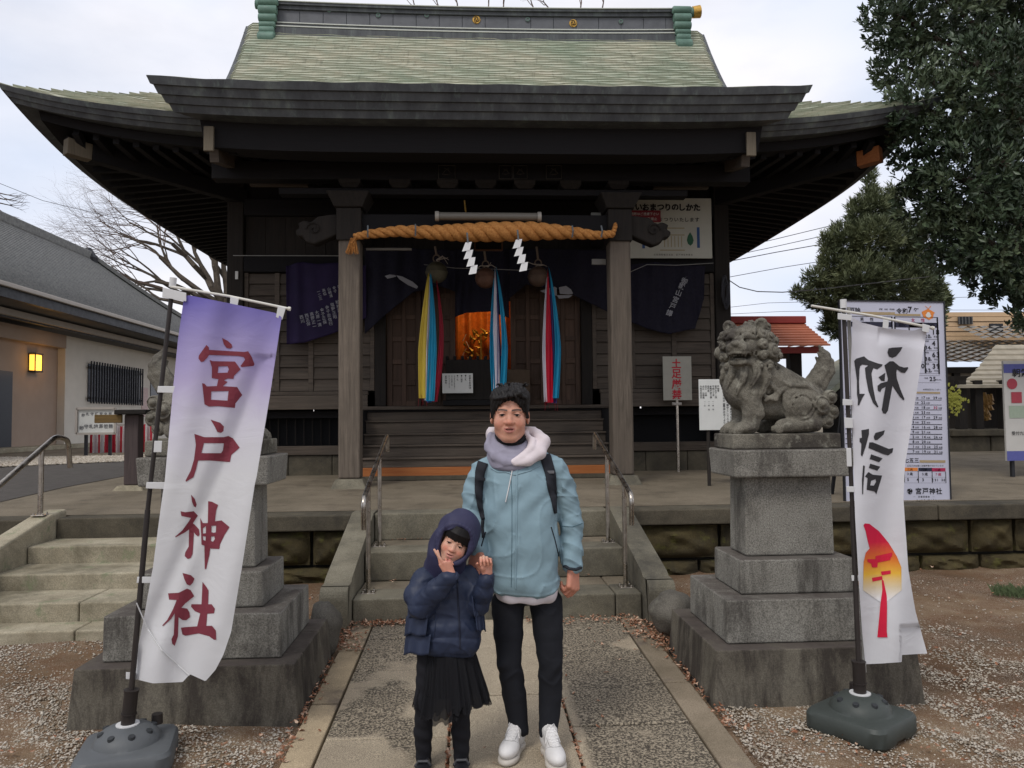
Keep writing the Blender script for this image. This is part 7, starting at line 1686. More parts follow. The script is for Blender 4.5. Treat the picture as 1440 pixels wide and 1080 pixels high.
# ================================================================== sculpting: signed distance fields meshed with OpenVDB
import openvdb
class Sculpt:
    def __init__(s, lo, hi, h):
        s.lo = np.array(lo, np.float32); s.h = float(h); s.n = np.ceil((np.array(hi)-np.array(lo))/h).astype(int)+1
        s.g = np.full(tuple(s.n), 1.0, np.float32); s.ax = [s.lo[i]+np.arange(s.n[i], dtype=np.float32)*s.h for i in range(3)]
    def box(s, mn, mx, pad):
        a = np.clip(np.floor((np.array(mn)-pad-s.lo)/s.h).astype(int), 0, s.n); b = np.clip(np.ceil((np.array(mx)+pad-s.lo)/s.h).astype(int)+1, 0, s.n)
        if (b <= a).any(): return None
        sl = tuple(slice(int(a[i]), int(b[i])) for i in range(3))
        X = s.ax[0][sl[0]][:, None, None]; Y = s.ax[1][sl[1]][None, :, None]; Z = s.ax[2][sl[2]][None, None, :]
        return sl, X, Y, Z
    def comb(s, sl, d, k, mode):
        a = s.g[sl]; d = d.astype(np.float32)
        if mode == 'u':
            if k > 0: h = np.maximum(k-np.abs(a-d), 0)/k; s.g[sl] = np.minimum(a, d)-h*h*k*0.25
            else: s.g[sl] = np.minimum(a, d)
        elif mode == 's':
            d = -d
            if k > 0: h = np.maximum(k-np.abs(a-d), 0)/k; s.g[sl] = np.maximum(a, d)+h*h*k*0.25
            else: s.g[sl] = np.maximum(a, d)
        elif mode == 'i': s.g[sl] = np.maximum(a, d)
    def ell(s, c, r, k=0.01, mode='u', R=None, pw=2):
        c = np.array(c, float); r = np.array(r, float)*np.ones(3); m = r.max() if R is not None else r
        q = s.box(c-m, c+m, k+s.h*3)
        if q is None: return s
        sl, X, Y, Z = q; x, y, z = X-c[0], Y-c[1], Z-c[2]
        if R is not None:
            R = np.array(R, float); x, y, z = (x*R[0, 0]+y*R[1, 0]+z*R[2, 0]), (x*R[0, 1]+y*R[1, 1]+z*R[2, 1]), (x*R[0, 2]+y*R[1, 2]+z*R[2, 2])
        if pw == 2:
            k0 = np.sqrt((x/r[0])**2+(y/r[1])**2+(z/r[2])**2); k1 = np.sqrt((x/r[0]**2)**2+(y/r[1]**2)**2+(z/r[2]**2)**2); d = k0*(k0-1)/np.maximum(k1, 1e-5)
        else: d = ((np.abs(x/r[0])**pw+np.abs(y/r[1])**pw+np.abs(z/r[2])**pw)**(1/pw)-1)*r.min()
        s.comb(sl, d, k, mode); return s
    def cap(s, a, b, ra, rb=None, k=0.01, mode='u', sq=None):
        a = np.array(a, float); b = np.array(b, float); rb = ra if rb is None else rb; m = max(ra, rb)*(1.0 if sq is None else max(1, max(sq)))
        q = s.box(np.minimum(a, b)-m, np.maximum(a, b)+m, k+s.h*3)
        if q is None: return s
        sl, X, Y, Z = q; d = b-a; L2 = float(d@d)+1e-12
        t = np.clip(((X-a[0])*d[0]+(Y-a[1])*d[1]+(Z-a[2])*d[2])/L2, 0, 1)
        x, y, z = X-a[0]-t*d[0], Y-a[1]-t*d[1], Z-a[2]-t*d[2]
        if sq is not None: x, y, z = x/sq[0], y/sq[1], z/sq[2]
        s.comb(sl, np.sqrt(x*x+y*y+z*z)-(ra+(rb-ra)*t), k, mode); return s
    def chain(s, pts, rs, k=0.01, mode='u', sq=None):
        if not hasattr(rs, '__len__'): rs = [rs]*len(pts)
        for i in range(len(pts)-1): s.cap(pts[i], pts[i+1], rs[i], rs[i+1], k, mode, sq)
        return s
    def bx(s, c, r, rd=0.01, k=0.0, mode='u', R=None):
        c = np.array(c, float); r = np.array(r, float); m = np.linalg.norm(r) if R is not None else r
        q = s.box(c-m, c+m, k+s.h*3)
        if q is None: return s
        sl, X, Y, Z = q; x, y, z = X-c[0], Y-c[1], Z-c[2]
        if R is not None:
            R = np.array(R, float); x, y, z = (x*R[0, 0]+y*R[1, 0]+z*R[2, 0]), (x*R[0, 1]+y*R[1, 1]+z*R[2, 1]), (x*R[0, 2]+y*R[1, 2]+z*R[2, 2])
        qx, qy, qz = np.abs(x)-r[0]+rd, np.abs(y)-r[1]+rd, np.abs(z)-r[2]+rd
        d = np.sqrt(np.maximum(qx, 0)**2+np.maximum(qy, 0)**2+np.maximum(qz, 0)**2)+np.minimum(np.maximum(np.maximum(qx, qy), qz), 0)-rd
        s.comb(sl, d, k, mode); return s
    def tor(s, c, n, R_, r, k=0.004, mode='s', el=1.0):
        c = np.array(c, float); n = np.array(n, float); n /= np.linalg.norm(n); m = R_+r
        q = s.box(c-m, c+m, k+s.h*3)
        if q is None: return s
        sl, X, Y, Z = q; x, y, z = X-c[0], Y-c[1], Z-c[2]; h = x*n[0]+y*n[1]+z*n[2]; rr = np.sqrt(np.maximum(x*x+y*y+z*z-h*h, 0))-R_
        s.comb(sl, np.sqrt(rr*rr+h*h)-r, k, mode); return s
    def displace(s, fn, band=0.03, box=None):
        """fn(x,y,z) -> amount pushed outwards, evaluated near the surface only"""
        idx = np.nonzero(np.abs(s.g) < band); x = s.ax[0][idx[0]]; y = s.ax[1][idx[1]]; z = s.ax[2][idx[2]]
        s.g[idx] -= fn(x, y, z).astype(np.float32); return s
    def mesh(s, name, mat, parent=None, org=(0, 0, 0), smooth_=0, adapt=0.0, M=None, color=None):
        g = openvdb.FloatGrid(); b = 4*s.h; g.copyFromArray(np.ascontiguousarray(np.clip(s.g, -b, b)/s.h))
        V, T, Q = g.convertToPolygons(isovalue=0.0, adaptivity=adapt)
        V = V.astype(np.float64)*s.h+s.lo
        me = bpy.data.meshes.new(name); W = V.copy()
        if M is not None: W = W @ np.array(M)[:3, :3].T+np.array(M)[:3, 3]
        W -= np.array(org); me.vertices.add(len(W)); me.vertices.foreach_set('co', W.astype(np.float32).ravel())
        nl = T.size+Q.size; me.loops.add(nl); me.loops.foreach_set('vertex_index', np.concatenate([T.ravel(), Q.ravel()]).astype(np.int32)[...])
        ls = np.concatenate([np.arange(0, T.size, 3), T.size+np.arange(0, Q.size, 4)]).astype(np.int32); me.polygons.add(len(ls)); me.polygons.foreach_set('loop_start', ls); me.polygons.foreach_set('use_smooth', np.ones(len(ls), bool))
        me.update(calc_edges=True)
        flip = M is not None and np.linalg.det(np.array(M)[:3, :3]) < 0
        if not flip: me.flip_normals()
        for m_ in (mat if isinstance(mat, (list, tuple)) else [mat]): me.materials.append(m_)
        if color is not None:
            at_ = me.color_attributes.new('tint', 'FLOAT_COLOR', 'POINT'); c = color(V[:, 0], V[:, 1], V[:, 2]); at_.data.foreach_set('color', np.concatenate([c, np.ones((len(c), 1))], 1).astype(np.float32).ravel())
        o = link(bpy.data.objects.new(name, me), parent)
        if smooth_: md = o.modifiers.new('smooth', 'SMOOTH'); md.iterations = smooth_; md.factor = 0.5
        return o
def n3(x, y, z, f, seed=0.0):    # cheap layered value-like field in [-1,1]
    a = np.sin(x*f+seed+1.7*np.sin(y*f*0.7+seed))*np.cos(z*f*0.9+seed*2+1.3*np.sin(x*f*0.6)); b = np.sin(y*f*1.3+seed*3+1.1*np.sin(z*f*0.8+seed)); return (a+b)*0.5
def rotm(ax, ang):
    return np.array(Matrix.Rotation(ang, 3, Vector(ax)))
def frame(f, up=(0, 0, 1)):
    """columns: right(x), forward(-y local -> f), up"""
    f = np.array(f, float); f /= np.linalg.norm(f); up = np.array(up, float); r = np.cross(f, up); r /= np.linalg.norm(r); u = np.cross(r, f); return np.stack([r, f, u], 1)
# ================================================================== guardian lion, sculpted once and mirrored for its partner
def build_lion():
    S = Sculpt((-0.42, -0.27, -0.005), (0.46, 0.25, 0.82), 0.0046)
    # local frame: x to the right along the pedestal, y away from the path viewer, z up; body faces -x, head turned to the viewer
    # --- trunk
    S.ell((-0.15, 0.0, 0.335), (0.135, 0.125, 0.165), 0.02); S.ell((-0.185, -0.01, 0.26), (0.115, 0.115, 0.11), 0.05)
    S.cap((-0.10, 0.0, 0.36), (0.20, 0.0, 0.20), 0.125, 0.115, 0.05); S.ell((0.17, 0.0, 0.17), (0.15, 0.125, 0.13), 0.04)
    S.ell((-0.02, 0, 0.155), (0.15, 0.085, 0.07), 0.05)
    # --- haunch and hind leg (near and far side)
    for sy in (-1, 1):
        S.ell((0.145, sy*0.095, 0.165), (0.125, 0.062, 0.125), 0.02, R=rotm((0, 1, 0), 0.3)); S.ell((0.09, sy*0.115, 0.185), (0.075, 0.048, 0.095), 0.012, R=rotm((0, 1, 0), -0.3))
        S.cap((0.20, sy*0.115, 0.060), (0.01, sy*0.125, 0.045), 0.048, 0.040, 0.02); S.ell((0.02, sy*0.125, 0.048), (0.055, 0.050, 0.038), 0.015)
        for j in range(4): S.ell((-0.030+0.002*abs(j-1.5), sy*0.125+(j-1.5)*0.024, 0.030), (0.026, 0.0125, 0.024), 0.004)
        # rump curls
        for (x, z, r) in ((0.235, 0.170, 0.060), (0.305, 0.215, 0.046), (0.315, 0.130, 0.046), (0.280, 0.070, 0.040)):
            n = (0.25, sy, 0.15); c = (x, sy*(0.118-0.25*(x-0.235)), z); S.ell(c, (r, r*0.85, r), 0.006); fc = np.array(c)+np.array(n)/np.linalg.norm(n)*r*0.62
            S.tor(fc, n, r*0.60, r*0.17, 0.003); S.ell(np.array(c)+np.array([0.05, sy*0.75, 0.1])*r, r*0.32, 0.004)
        # front leg, chunky with a tuft at the elbow
        S.chain([(-0.17, sy*0.075, 0.24), (-0.155, sy*0.085, 0.145), (-0.17, sy*0.085, 0.06)], [0.075, 0.058, 0.052], 0.02); S.ell((-0.205, sy*0.088, 0.040), (0.072, 0.058, 0.038), 0.014)
        S.ell((-0.150, sy*0.088, 0.120), (0.062, 0.055, 0.036), 0.010)
        for j in range(4): S.ell((-0.262+0.004*abs(j-1.5), sy*0.088+(j-1.5)*0.027, 0.027), (0.030, 0.0140, 0.025), 0.004); S.ell((-0.286+0.004*abs(j-1.5), sy*0.088+(j-1.5)*0.027, 0.014), (0.011, 0.006, 0.014), 0.002)
        # swirl bands on shoulder and flank
        S.chain([(-0.06, sy*0.120, 0.30), (-0.01, sy*0.125, 0.245), (-0.03, sy*0.125, 0.205), (-0.08, sy*0.120, 0.215), (-0.10, sy*0.118, 0.24)], [0.012, 0.014, 0.012, 0.010, 0.008], 0.008)
        S.chain([(-0.09, sy*0.118, 0.20), (0.0, sy*0.122, 0.255), (0.07, sy*0.120, 0.285)], [0.010, 0.010, 0.007], 0.008)
    for sy in (-1, 1):      # incised folds on the haunch
        for dx, rr_ in ((0.0, 0.085), (0.0, 0.060)): S.tor((0.120, sy*0.152, 0.165), (0.05, sy, 0.0), rr_, 0.0055, 0.006)
        S.chain([(-0.02, sy*0.10, 0.33), (0.06, sy*0.125, 0.285), (0.15, sy*0.13, 0.285), (0.21, sy*0.12, 0.25)], [0.012, 0.015, 0.014, 0.008], 0.006)
    # --- tail: an upright flame of locks
    for (dx, dy, w, h) in ((0.0, 0.0, 0.045, 1.0), (-0.035, -0.022, 0.030, 0.82), (0.035, -0.018, 0.032, 0.78), (-0.03, 0.025, 0.03, 0.7), (0.03, 0.025, 0.03, 0.75), (0.0, -0.035, 0.026, 0.86)):
        S.chain([(0.235+dx*0.3, dy, 0.20), (0.262+dx, dy, 0.30), (0.315+dx*1.0, dy, 0.30+0.10*h), (0.335+dx*0.6, dy, 0.30+0.17*h), (0.300+dx*0.5, dy*0.6, 0.30+0.235*h)], [w*0.9, w*1.15, w*0.95, w*0.7, w*0.18], 0.010)
    # --- neck and mane mass
    HC = np.array([-0.175, -0.045, 0.525]); S.cap((-0.13, 0.0, 0.36), HC+[0.03, 0.03, -0.02], 0.12, 0.115, 0.04)
    F = frame((-0.62, -0.78, -0.03)); r, f, u = F[:, 0], F[:, 1], F[:, 2]
    P = lambda a, b, c: HC+r*a+f*b+u*c
    S.ell(P(0, -0.02, 0.01), (0.125, 0.12, 0.125), 0.03, R=F)
    # face: broad snout, open mouth, heavy brows
    S.ell(P(0, 0.075, -0.005), (0.085, 0.075, 0.070), 0.02, R=F)
    S.bx(P(0, 0.128, -0.012), (0.062, 0.050, 0.030), 0.024, 0.02, R=F); S.ell(P(0, 0.165, 0.010), (0.034, 0.028, 0.022), 0.010, R=F)       # upper muzzle, nose
    for sx in (-1, 1):
        S.ell(P(sx*0.028, 0.165, -0.002), (0.020, 0.020, 0.017), 0.006, R=F); S.ell(P(sx*0.020, 0.188, 0.000), 0.0065, 0.003, 's')
        S.chain([P(sx*0.012, 0.115, 0.048), P(sx*0.045, 0.110, 0.060), P(sx*0.082, 0.080, 0.052)], [0.014, 0.019, 0.014], 0.008)      # brows
        S.ell(P(sx*0.040, 0.112, 0.030), (0.022, 0.016, 0.015), 0.003, 's', R=F); S.ell(P(sx*0.040, 0.101, 0.030), 0.0150, 0.002); S.tor(P(sx*0.040, 0.114, 0.030), f, 0.0065, 0.0022, 0.001)
        S.chain([P(sx*0.020, 0.118, 0.016), P(sx*0.045, 0.116, 0.012), P(sx*0.066, 0.098, 0.022)], [0.005, 0.006, 0.004], 0.004)
        S.ell(P(sx*0.062, 0.088, -0.012), (0.026, 0.030, 0.024), 0.010, R=F)    # cheek
        # ears
        S.ell(P(sx*0.095, 0.005, 0.125), (0.040, 0.022, 0.045), 0.010, R=F @ rotm((0, 1, 0), sx*0.5)); S.ell(P(sx*0.097, 0.022, 0.122), (0.022, 0.012, 0.028), 0.006, 's', R=F @ rotm((0, 1, 0), sx*0.5))
        # corner of the mouth and whiskers curl
        S.tor(P(sx*0.085, 0.075, -0.045), r*sx+f*0.4, 0.017, 0.006, 0.003, 'u')
    # lower jaw and open mouth
    S.bx(P(0, 0.100, -0.096), (0.052, 0.052, 0.016), 0.014, 0.012, R=F); S.ell(P(0, 0.045, -0.095), (0.085, 0.06, 0.035), 0.02, R=F)
    S.ell(P(0, 0.120, -0.060), (0.066, 0.075, 0.023), 0.006, 's', R=F)
    S.chain([P(-0.058, 0.110, -0.040), P(-0.045, 0.160, -0.045), P(0, 0.180, -0.040), P(0.045, 0.160, -0.045), P(0.058, 0.110, -0.040)], 0.0085, 0.004)
    for k in range(7): a = (k-3)/3; S.ell(P(a*0.044, 0.163-0.02*a*a, -0.055), (0.0072, 0.0065, 0.0085), 0.001, R=F)
    for sx in (-1, 1): S.cap(P(sx*0.046, 0.145, -0.046), P(sx*0.047, 0.148, -0.074), 0.008, 0.003, 0.002); S.cap(P(sx*0.040, 0.135, -0.085), P(sx*0.040, 0.137, -0.066), 0.006, 0.003, 0.002)
    S.ell(P(0, 0.115, -0.078), (0.030, 0.045, 0.010), 0.004, R=F)       # tongue
    # mane: spiral curls round the head
    curls = []
    for sx in (-1, 1):
        for (a, b, c, rr) in ((0.112, 0.045, 0.070, 0.032), (0.132, -0.005, 0.052, 0.040), (0.120, 0.050, 0.010, 0.030), (0.150, -0.010, -0.030, 0.046), (0.118, 0.042, -0.055, 0.030), (0.132, -0.080, 0.030, 0.044), (0.150, -0.085, -0.055, 0.046), (0.100, -0.060, 0.110, 0.040), (0.125, 0.0, -0.115, 0.038), (0.095, 0.045, -0.115, 0.026), (0.105, -0.120, -0.02, 0.045), (0.13, -0.07, -0.13, 0.040)):
            curls.append((sx*a, b, c, rr))
    curls += [(0, -0.09, 0.125, 0.045), (0.05, -0.125, 0.07, 0.045), (-0.05, -0.125, 0.07, 0.045), (0, -0.14, 0.0, 0.05)]
    for a, b, c, rr in curls:
        q = P(a, b, c); n = q-HC-f*0.0; n = n-f*np.dot(n, f)*0.3; n /= np.linalg.norm(n); n = n*0.8+np.array([0, -0.5, 0.05])*(1 if q[1] < HC[1]+0.1 else 0); n /= np.linalg.norm(n)
        S.ell(q, rr, 0.006); fc = q+n*rr*0.70; S.tor(fc, n, rr*0.62, rr*0.17, 0.003); S.ell(q+n*rr*0.72, rr*0.34, 0.003); S.tor(q+n*rr*0.98, n, rr*0.22, rr*0.06, 0.003)
    # forehead tufts
    for k in range(9):
        a = (k-4)*0.020; S.chain([P(a, 0.078-0.15*abs(a), 0.105), P(a*1.05, 0.105-0.2*abs(a), 0.082), P(a*1.15, 0.112-0.2*abs(a), 0.064)], [0.012, 0.012, 0.007], 0.003)
    # long locks flowing over the chest and shoulders
    for (a0, a1, top, bot, w) in ((-95, -100, 0.43, 0.26, 0.026), (-70, -72, 0.42, 0.22, 0.028), (-40, -42, 0.43, 0.24, 0.028), (-12, -10, 0.44, 0.27, 0.028), (18, 24, 0.45, 0.32, 0.028), (60, 60, 0.43, 0.25, 0.028), (100, 98, 0.43, 0.26, 0.028), (135, 130, 0.44, 0.3, 0.028), (165, 168, 0.43, 0.28, 0.026), (-125, -128, 0.42, 0.24, 0.026), (-155, -158, 0.42, 0.26, 0.026)):
        # angle 0 = +x (back), -90 = viewer side
        pts, rs = [], []
        for t in np.linspace(0, 1, 6):
            an = math.radians(a0+(a1-a0)*t+7*math.sin(t*4)); rad = 0.118+0.035*math.sin(t*2.4); pts.append((-0.14+rad*math.cos(an)*1.0-0.02*t, rad*math.sin(an)*1.02, top+(bot-top)*t)); rs.append(w*(1-0.75*t**1.6))
        S.chain(pts, rs, 0.006)
        off = 0.012
        S.chain([(p[0], p[1], p[2]) for p in [(-0.14+(0.118+0.035*math.sin(t*2.4)+rs[i]*0.95)*math.cos(math.radians(a0+(a1-a0)*t+7*math.sin(t*4)))-0.02*t, (0.118+0.035*math.sin(t*2.4)+rs[i]*0.95)*math.sin(math.radians(a0+(a1-a0)*t+7*math.sin(t*4)))*1.02, top+(bot-top)*t) for i, t in enumerate(np.linspace(0, 1, 6))]], 0.0058, 0.004, 's')
    # plinth block cut with the figure
    S.displace(lambda x, y, z: 0.0025*n3(x, y, z, 45, 1)+0.0020*n3(x, y, z, 110, 2)+0.001*n3(x, y, z, 240, 5), 0.02)
    return S
LION = build_lion()
def place_lion(label, cx, cy, zt, mirror, mat):
    t = root('stone_lion', label, 'stone lion', (cx, cy, zt), group='pair of stone guardian lions')
    M = np.eye(4); sc = 1.0; M[0, 0] = -sc if mirror else sc; M[1, 1] = sc; M[2, 2] = sc; M[:3, 3] = (cx-(-0.0)*(-1 if mirror else 1), cy, zt+0.085)
    LION.mesh('figure', mat, t, org=ORG[t.name], M=M)
    q = MB(); x0, x1 = (-0.31, 0.335) if not mirror else (-0.335, 0.31); q.box(cx+x0, cx+x1, cy-0.175, cy+0.175, zt+0.002, zt+0.09); q.build('plinth', mat, t, bevel=0.008, seg=2)
    return t
place_lion('open-mouthed stone guardian lion with curled mane and upright tail on the right pedestal', 1.835, 4.57, 1.462, False, m_komainu)
place_lion('stone guardian lion on the left pedestal, mostly hidden behind the purple and white banner', -1.475, 4.57, 1.462, True, m_komainu)
print('lions', round(time.time()-T0, 1))
# ================================================================== people
def skin_material(nm):
    M = NM(nm, 0.5, 0.4); a = M.n('ShaderNodeVertexColor'); a.layer_name = 'tint'; v = M.coord(kind='World')
    c = M.mix(1.0, a.outputs['Color'], M.ramp(M.noise(60, 4, 0.6, v), [(0.3, 0.90), (0.7, 1.06)]), 'MULTIPLY'); M.color(c)
    M.b.inputs['Subsurface Weight'].default_value = 0.12; M.b.inputs['Subsurface Radius'].default_value = (0.012, 0.004, 0.002); M.b.inputs['Subsurface Scale'].default_value = 0.6
    M.bump(M.noise(500, 2, 0.6, v), 0.06, 0.001); return M.done()
m_skin = skin_material('skin')
def hair_material(nm, c):
    M = NM(nm, 0.55, 0.22); M.color(M.ramp(M.noise(60, 3, 0.6, M.coord((1, 1, 0.25), 'World')), [(0.3, tuple(x*0.5 for x in c)), (0.7, tuple(x*1.5 for x in c))])); M.bump(M.noise(260, 3, 0.7, M.coord((1, 1, 0.2), 'World')), 0.25, 0.001); return M.done()
m_hair = hair_material('black_hair', (0.009, 0.0075, 0.007)); m_hair2 = hair_material('child_hair', (0.006, 0.005, 0.005))
m_eyew = flat('eye_white', (0.55, 0.52, 0.50, 1), 0.25); m_iris = flat('iris_dark', (0.012, 0.007, 0.005, 1), 0.15, 0.6); m_lash = flat('lash_dark', (0.012, 0.008, 0.008, 1), 0.6)
def fabric(nm, c, rough=0.8, weave=900, wr=0.25, wsc=9, var=0.10, sheen=0.0):
    M = NM(nm, rough, 0.25); v = M.coord(kind='World'); c = hexc(c) if isinstance(c, str) else c
    M.color(M.ramp(M.noise(7, 5, 0.6, v), [(0.3, tuple(x*(1-var) for x in c[:3])), (0.7, tuple(min(1, x*(1+var)) for x in c[:3]))]))
    M.bump(M.noise(wsc, 5, 0.55, v, 1.2), wr, 0.012); M.bump(M.noise(weave, 1, 0.5, v), 0.12, 0.0008)
    if sheen: M.b.inputs['Sheen Weight'].default_value = sheen
    return M.done()
def hframe(f, up):
    f = np.array(f, float); f /= np.linalg.norm(f); r = np.cross(np.array(up, float), f); r /= np.linalg.norm(r); return np.stack([r, f, np.cross(f, r)], 1)
class Head:
    """local axes: a = viewer's right, b = forward, c = up; origin midway between the ears at eye height"""
    def __init__(s, c, f, up, sc): s.c = np.array(c, float); s.F = hframe(f, up); s.s = sc
    def P(s, a, b, c): return s.c+s.F @ (np.array([a, b, c])*s.s)
    def L(s, x, y, z):
        d = np.stack([x-s.c[0], y-s.c[1], z-s.c[2]], 1) @ s.F; return (d/s.s).T
    def sculpt(s, S, child=False, neck=None, smile=0.0):
        k = s.s; E = lambda c, r, kk=0.01, mode='u': S.ell(s.P(*c), np.array(r)*k if hasattr(r, '__len__') else r*k, kk*k, mode, R=s.F)
        C = lambda a, b, ra, rb=None, kk=0.01, mode='u': S.cap(s.P(*a), s.P(*b), ra*k, None if rb is None else rb*k, kk*k, mode)
        E((0, -0.020, 0.038), (0.077, 0.094, 0.086)); E((0, 0.020, -0.015), (0.066, 0.070, 0.080), 0.03)
        ch = child
        E((0, 0.030, -0.070), (0.054 if ch else 0.050, 0.052, 0.042 if not ch else 0.036), 0.03); E((0, 0.066, -0.098 if not ch else -0.090), (0.020, 0.014, 0.014), 0.025)
        for sx in (-1, 1):
            E((sx*0.037, 0.055, -0.032), (0.030, 0.028, 0.030), 0.02); C((sx*(0.050 if ch else 0.045), 0.028, -0.066), (sx*0.020, 0.062, -0.095), 0.018, 0.014, 0.02)
            C((sx*0.012, 0.083, 0.020), (sx*0.046, 0.070, 0.022), 0.009, 0.007, 0.012)
            E((sx*0.0315, 0.097, 0.004), (0.020, 0.014, 0.011), 0.012, 's')
            E((sx*0.0315, 0.0735, 0.003), 0.0135, 0.004)                         # lids over the eyeball
            E((sx*0.0315, 0.0900, 0.0022 if not ch else 0.0012), (0.0148, 0.0085, 0.0037 if not ch else 0.0030), 0.002, 's')
            E((sx*0.079, -0.004, -0.004), (0.009, 0.019, 0.031), 0.006); E((sx*0.083, 0.003, -0.002), (0.006, 0.010, 0.017), 0.004, 's')
            E((sx*(0.0125 if ch else 0.0145), 0.089, -0.031), (0.0092, 0.010, 0.0085), 0.006); E((sx*0.0075, 0.0965, -0.0400), (0.0038, 0.005, 0.003), 0.002, 's')
        C((0, 0.078, 0.014), (0, 0.096, -0.026), 0.0075 if not ch else 0.006, 0.0105, 0.012); E((0, 0.1000, -0.0290), (0.0130, 0.0105, 0.0105) if not ch else (0.009, 0.008, 0.008), 0.006)
        if not ch:
            for sx in (-1, 1): S.chain([s.P(sx*0.021, 0.092, -0.034), s.P(sx*0.031, 0.087, -0.048), s.P(sx*0.034, 0.080, -0.064)], 0.0022*k, 0.006*k, 's')
        # mouth
        E((0, 0.070, -0.062), (0.030, 0.020, 0.020), 0.015)
        for t0, t1 in ((-1, -0.35), (-0.35, 0.35), (0.35, 1)):
            z = lambda t: 0.006*smile*t*t
            C((t0*0.026, 0.0900-0.012*t0*t0, -0.0560+z(t0)), (t1*0.026, 0.0900-0.012*t1*t1, -0.0560+z(t1)), 0.0048, None, 0.004); C((t0*0.020, 0.0890-0.009*t0*t0, -0.0690+z(t0)), (t1*0.020, 0.0890-0.009*t1*t1, -0.0690+z(t1)), 0.0058, None, 0.005)
        E((0, 0.0955, -0.0620+0.002*smile), (0.0215, 0.013, 0.0034+(0.0005*smile if not ch else 0)), 0.002, 's')
        if neck is not None: S.cap(s.P(0, -0.03, -0.06), neck, 0.050*k, 0.058*k, 0.02*k)
    def tint(s, x, y, z, base, lip, cheek=0.2, brow=True, teeth=False):
        a, b, c = s.L(x, y, z); n = len(a); col = np.tile(np.array(base)[None], (n, 1))
        near = (np.abs(a) < 0.1) & (np.abs(c) < 0.15) & (b > 0.0)
        g = lambda ca, cc, ra, rc: np.exp(-(((a-ca)/ra)**2+((c-cc)/rc)**2))*near
        def blend(w, tgt): nonlocal col; w = np.clip(w, 0, 1)[:, None]; col = col*(1-w)+np.array(tgt)[None]*w
        red = np.array(base)*[1.08, 0.66, 0.62]
        for sx in (-1, 1): blend(cheek*g(sx*0.040, -0.034, 0.022, 0.018), red)
        blend(0.5*g(0, -0.030, 0.015, 0.013), red); blend(0.25*g(0, 0.06, 0.06, 0.02), np.array(base)*1.05)
        c2 = c-0.0055*(a/0.026)**2; lw = ((np.abs(c2+0.0625) < 0.0125-0.010*(a/0.026)**2) & (np.abs(a) < 0.024) & (b > 0.07)); blend(lw*0.85, lip)
        blend(((np.abs(c2+0.062) < 0.0028) & (np.abs(a) < 0.018) & (b > 0.07) & (b < 0.0875))*0.9, (0.05, 0.015, 0.012))
        if brow:
            for sx in (-1, 1):
                t = (a*sx-0.030)/0.021; blend((np.abs(t) < 1)*np.clip(1.5-np.abs(c-(0.0235+0.0025*(1-t*t)+0.0015*t))/0.0040, 0, 1)*(b > 0.04)*0.95, (0.018, 0.012, 0.010))
        for sx in (-1, 1): blend(0.35*g(sx*0.031, -0.008, 0.016, 0.004), np.array(base)*0.75)
        return col
    def eyes(s, par, gaze=(0, 0), open_=1.0):
        for sx in (-1, 1):
            c = s.P(sx*0.0315, 0.0735, 0.003); k = s.s; q = MB(); n = 12
            q.grid(lambda u, v: s.P(sx*0.0315+0.0127*math.sin(math.pi*v)*math.cos(2*math.pi*u), 0.0735+0.0127*math.sin(math.pi*v)*math.sin(2*math.pi*u), 0.003-0.0127*math.cos(math.pi*v)), 20, 12, wrap=True); e = q.build('eye', m_eyew, par, smooth=True, angle=180)
            q = MB(); ga, gc = gaze; ce = (sx*0.0315+ga, 0.0735+0.0126, 0.0027+gc)
            ring = [s.P(ce[0]+0.0070*math.cos(t), ce[1]-0.0013, ce[2]+0.0070*math.sin(t)) for t in np.linspace(0, 2*math.pi, 15)[:-1]]; q.add([s.P(ce[0], ce[1]+0.0008, ce[2])]+ring, [(0, i+1, (i+1) % 14+1) for i in range(14)]); q.build('iris', m_iris, e)
            q = MB(); pts = [s.P(sx*0.0315+0.0145*t, 0.0735+0.0150*math.sqrt(max(0, 1-(t*0.85)**2))+0.0005, 0.0030+0.0042*open_*(1-t*t)-0.0008*t*sx) for t in np.linspace(-1, 1, 9)]; q.tube(pts, [0.0008*k, 0.0014*k, 0.0017*k, 0.0017*k, 0.0017*k, 0.0017*k, 0.0017*k, 0.0014*k, 0.0008*k], 5); q.build('upper_lashes', m_lash, e)
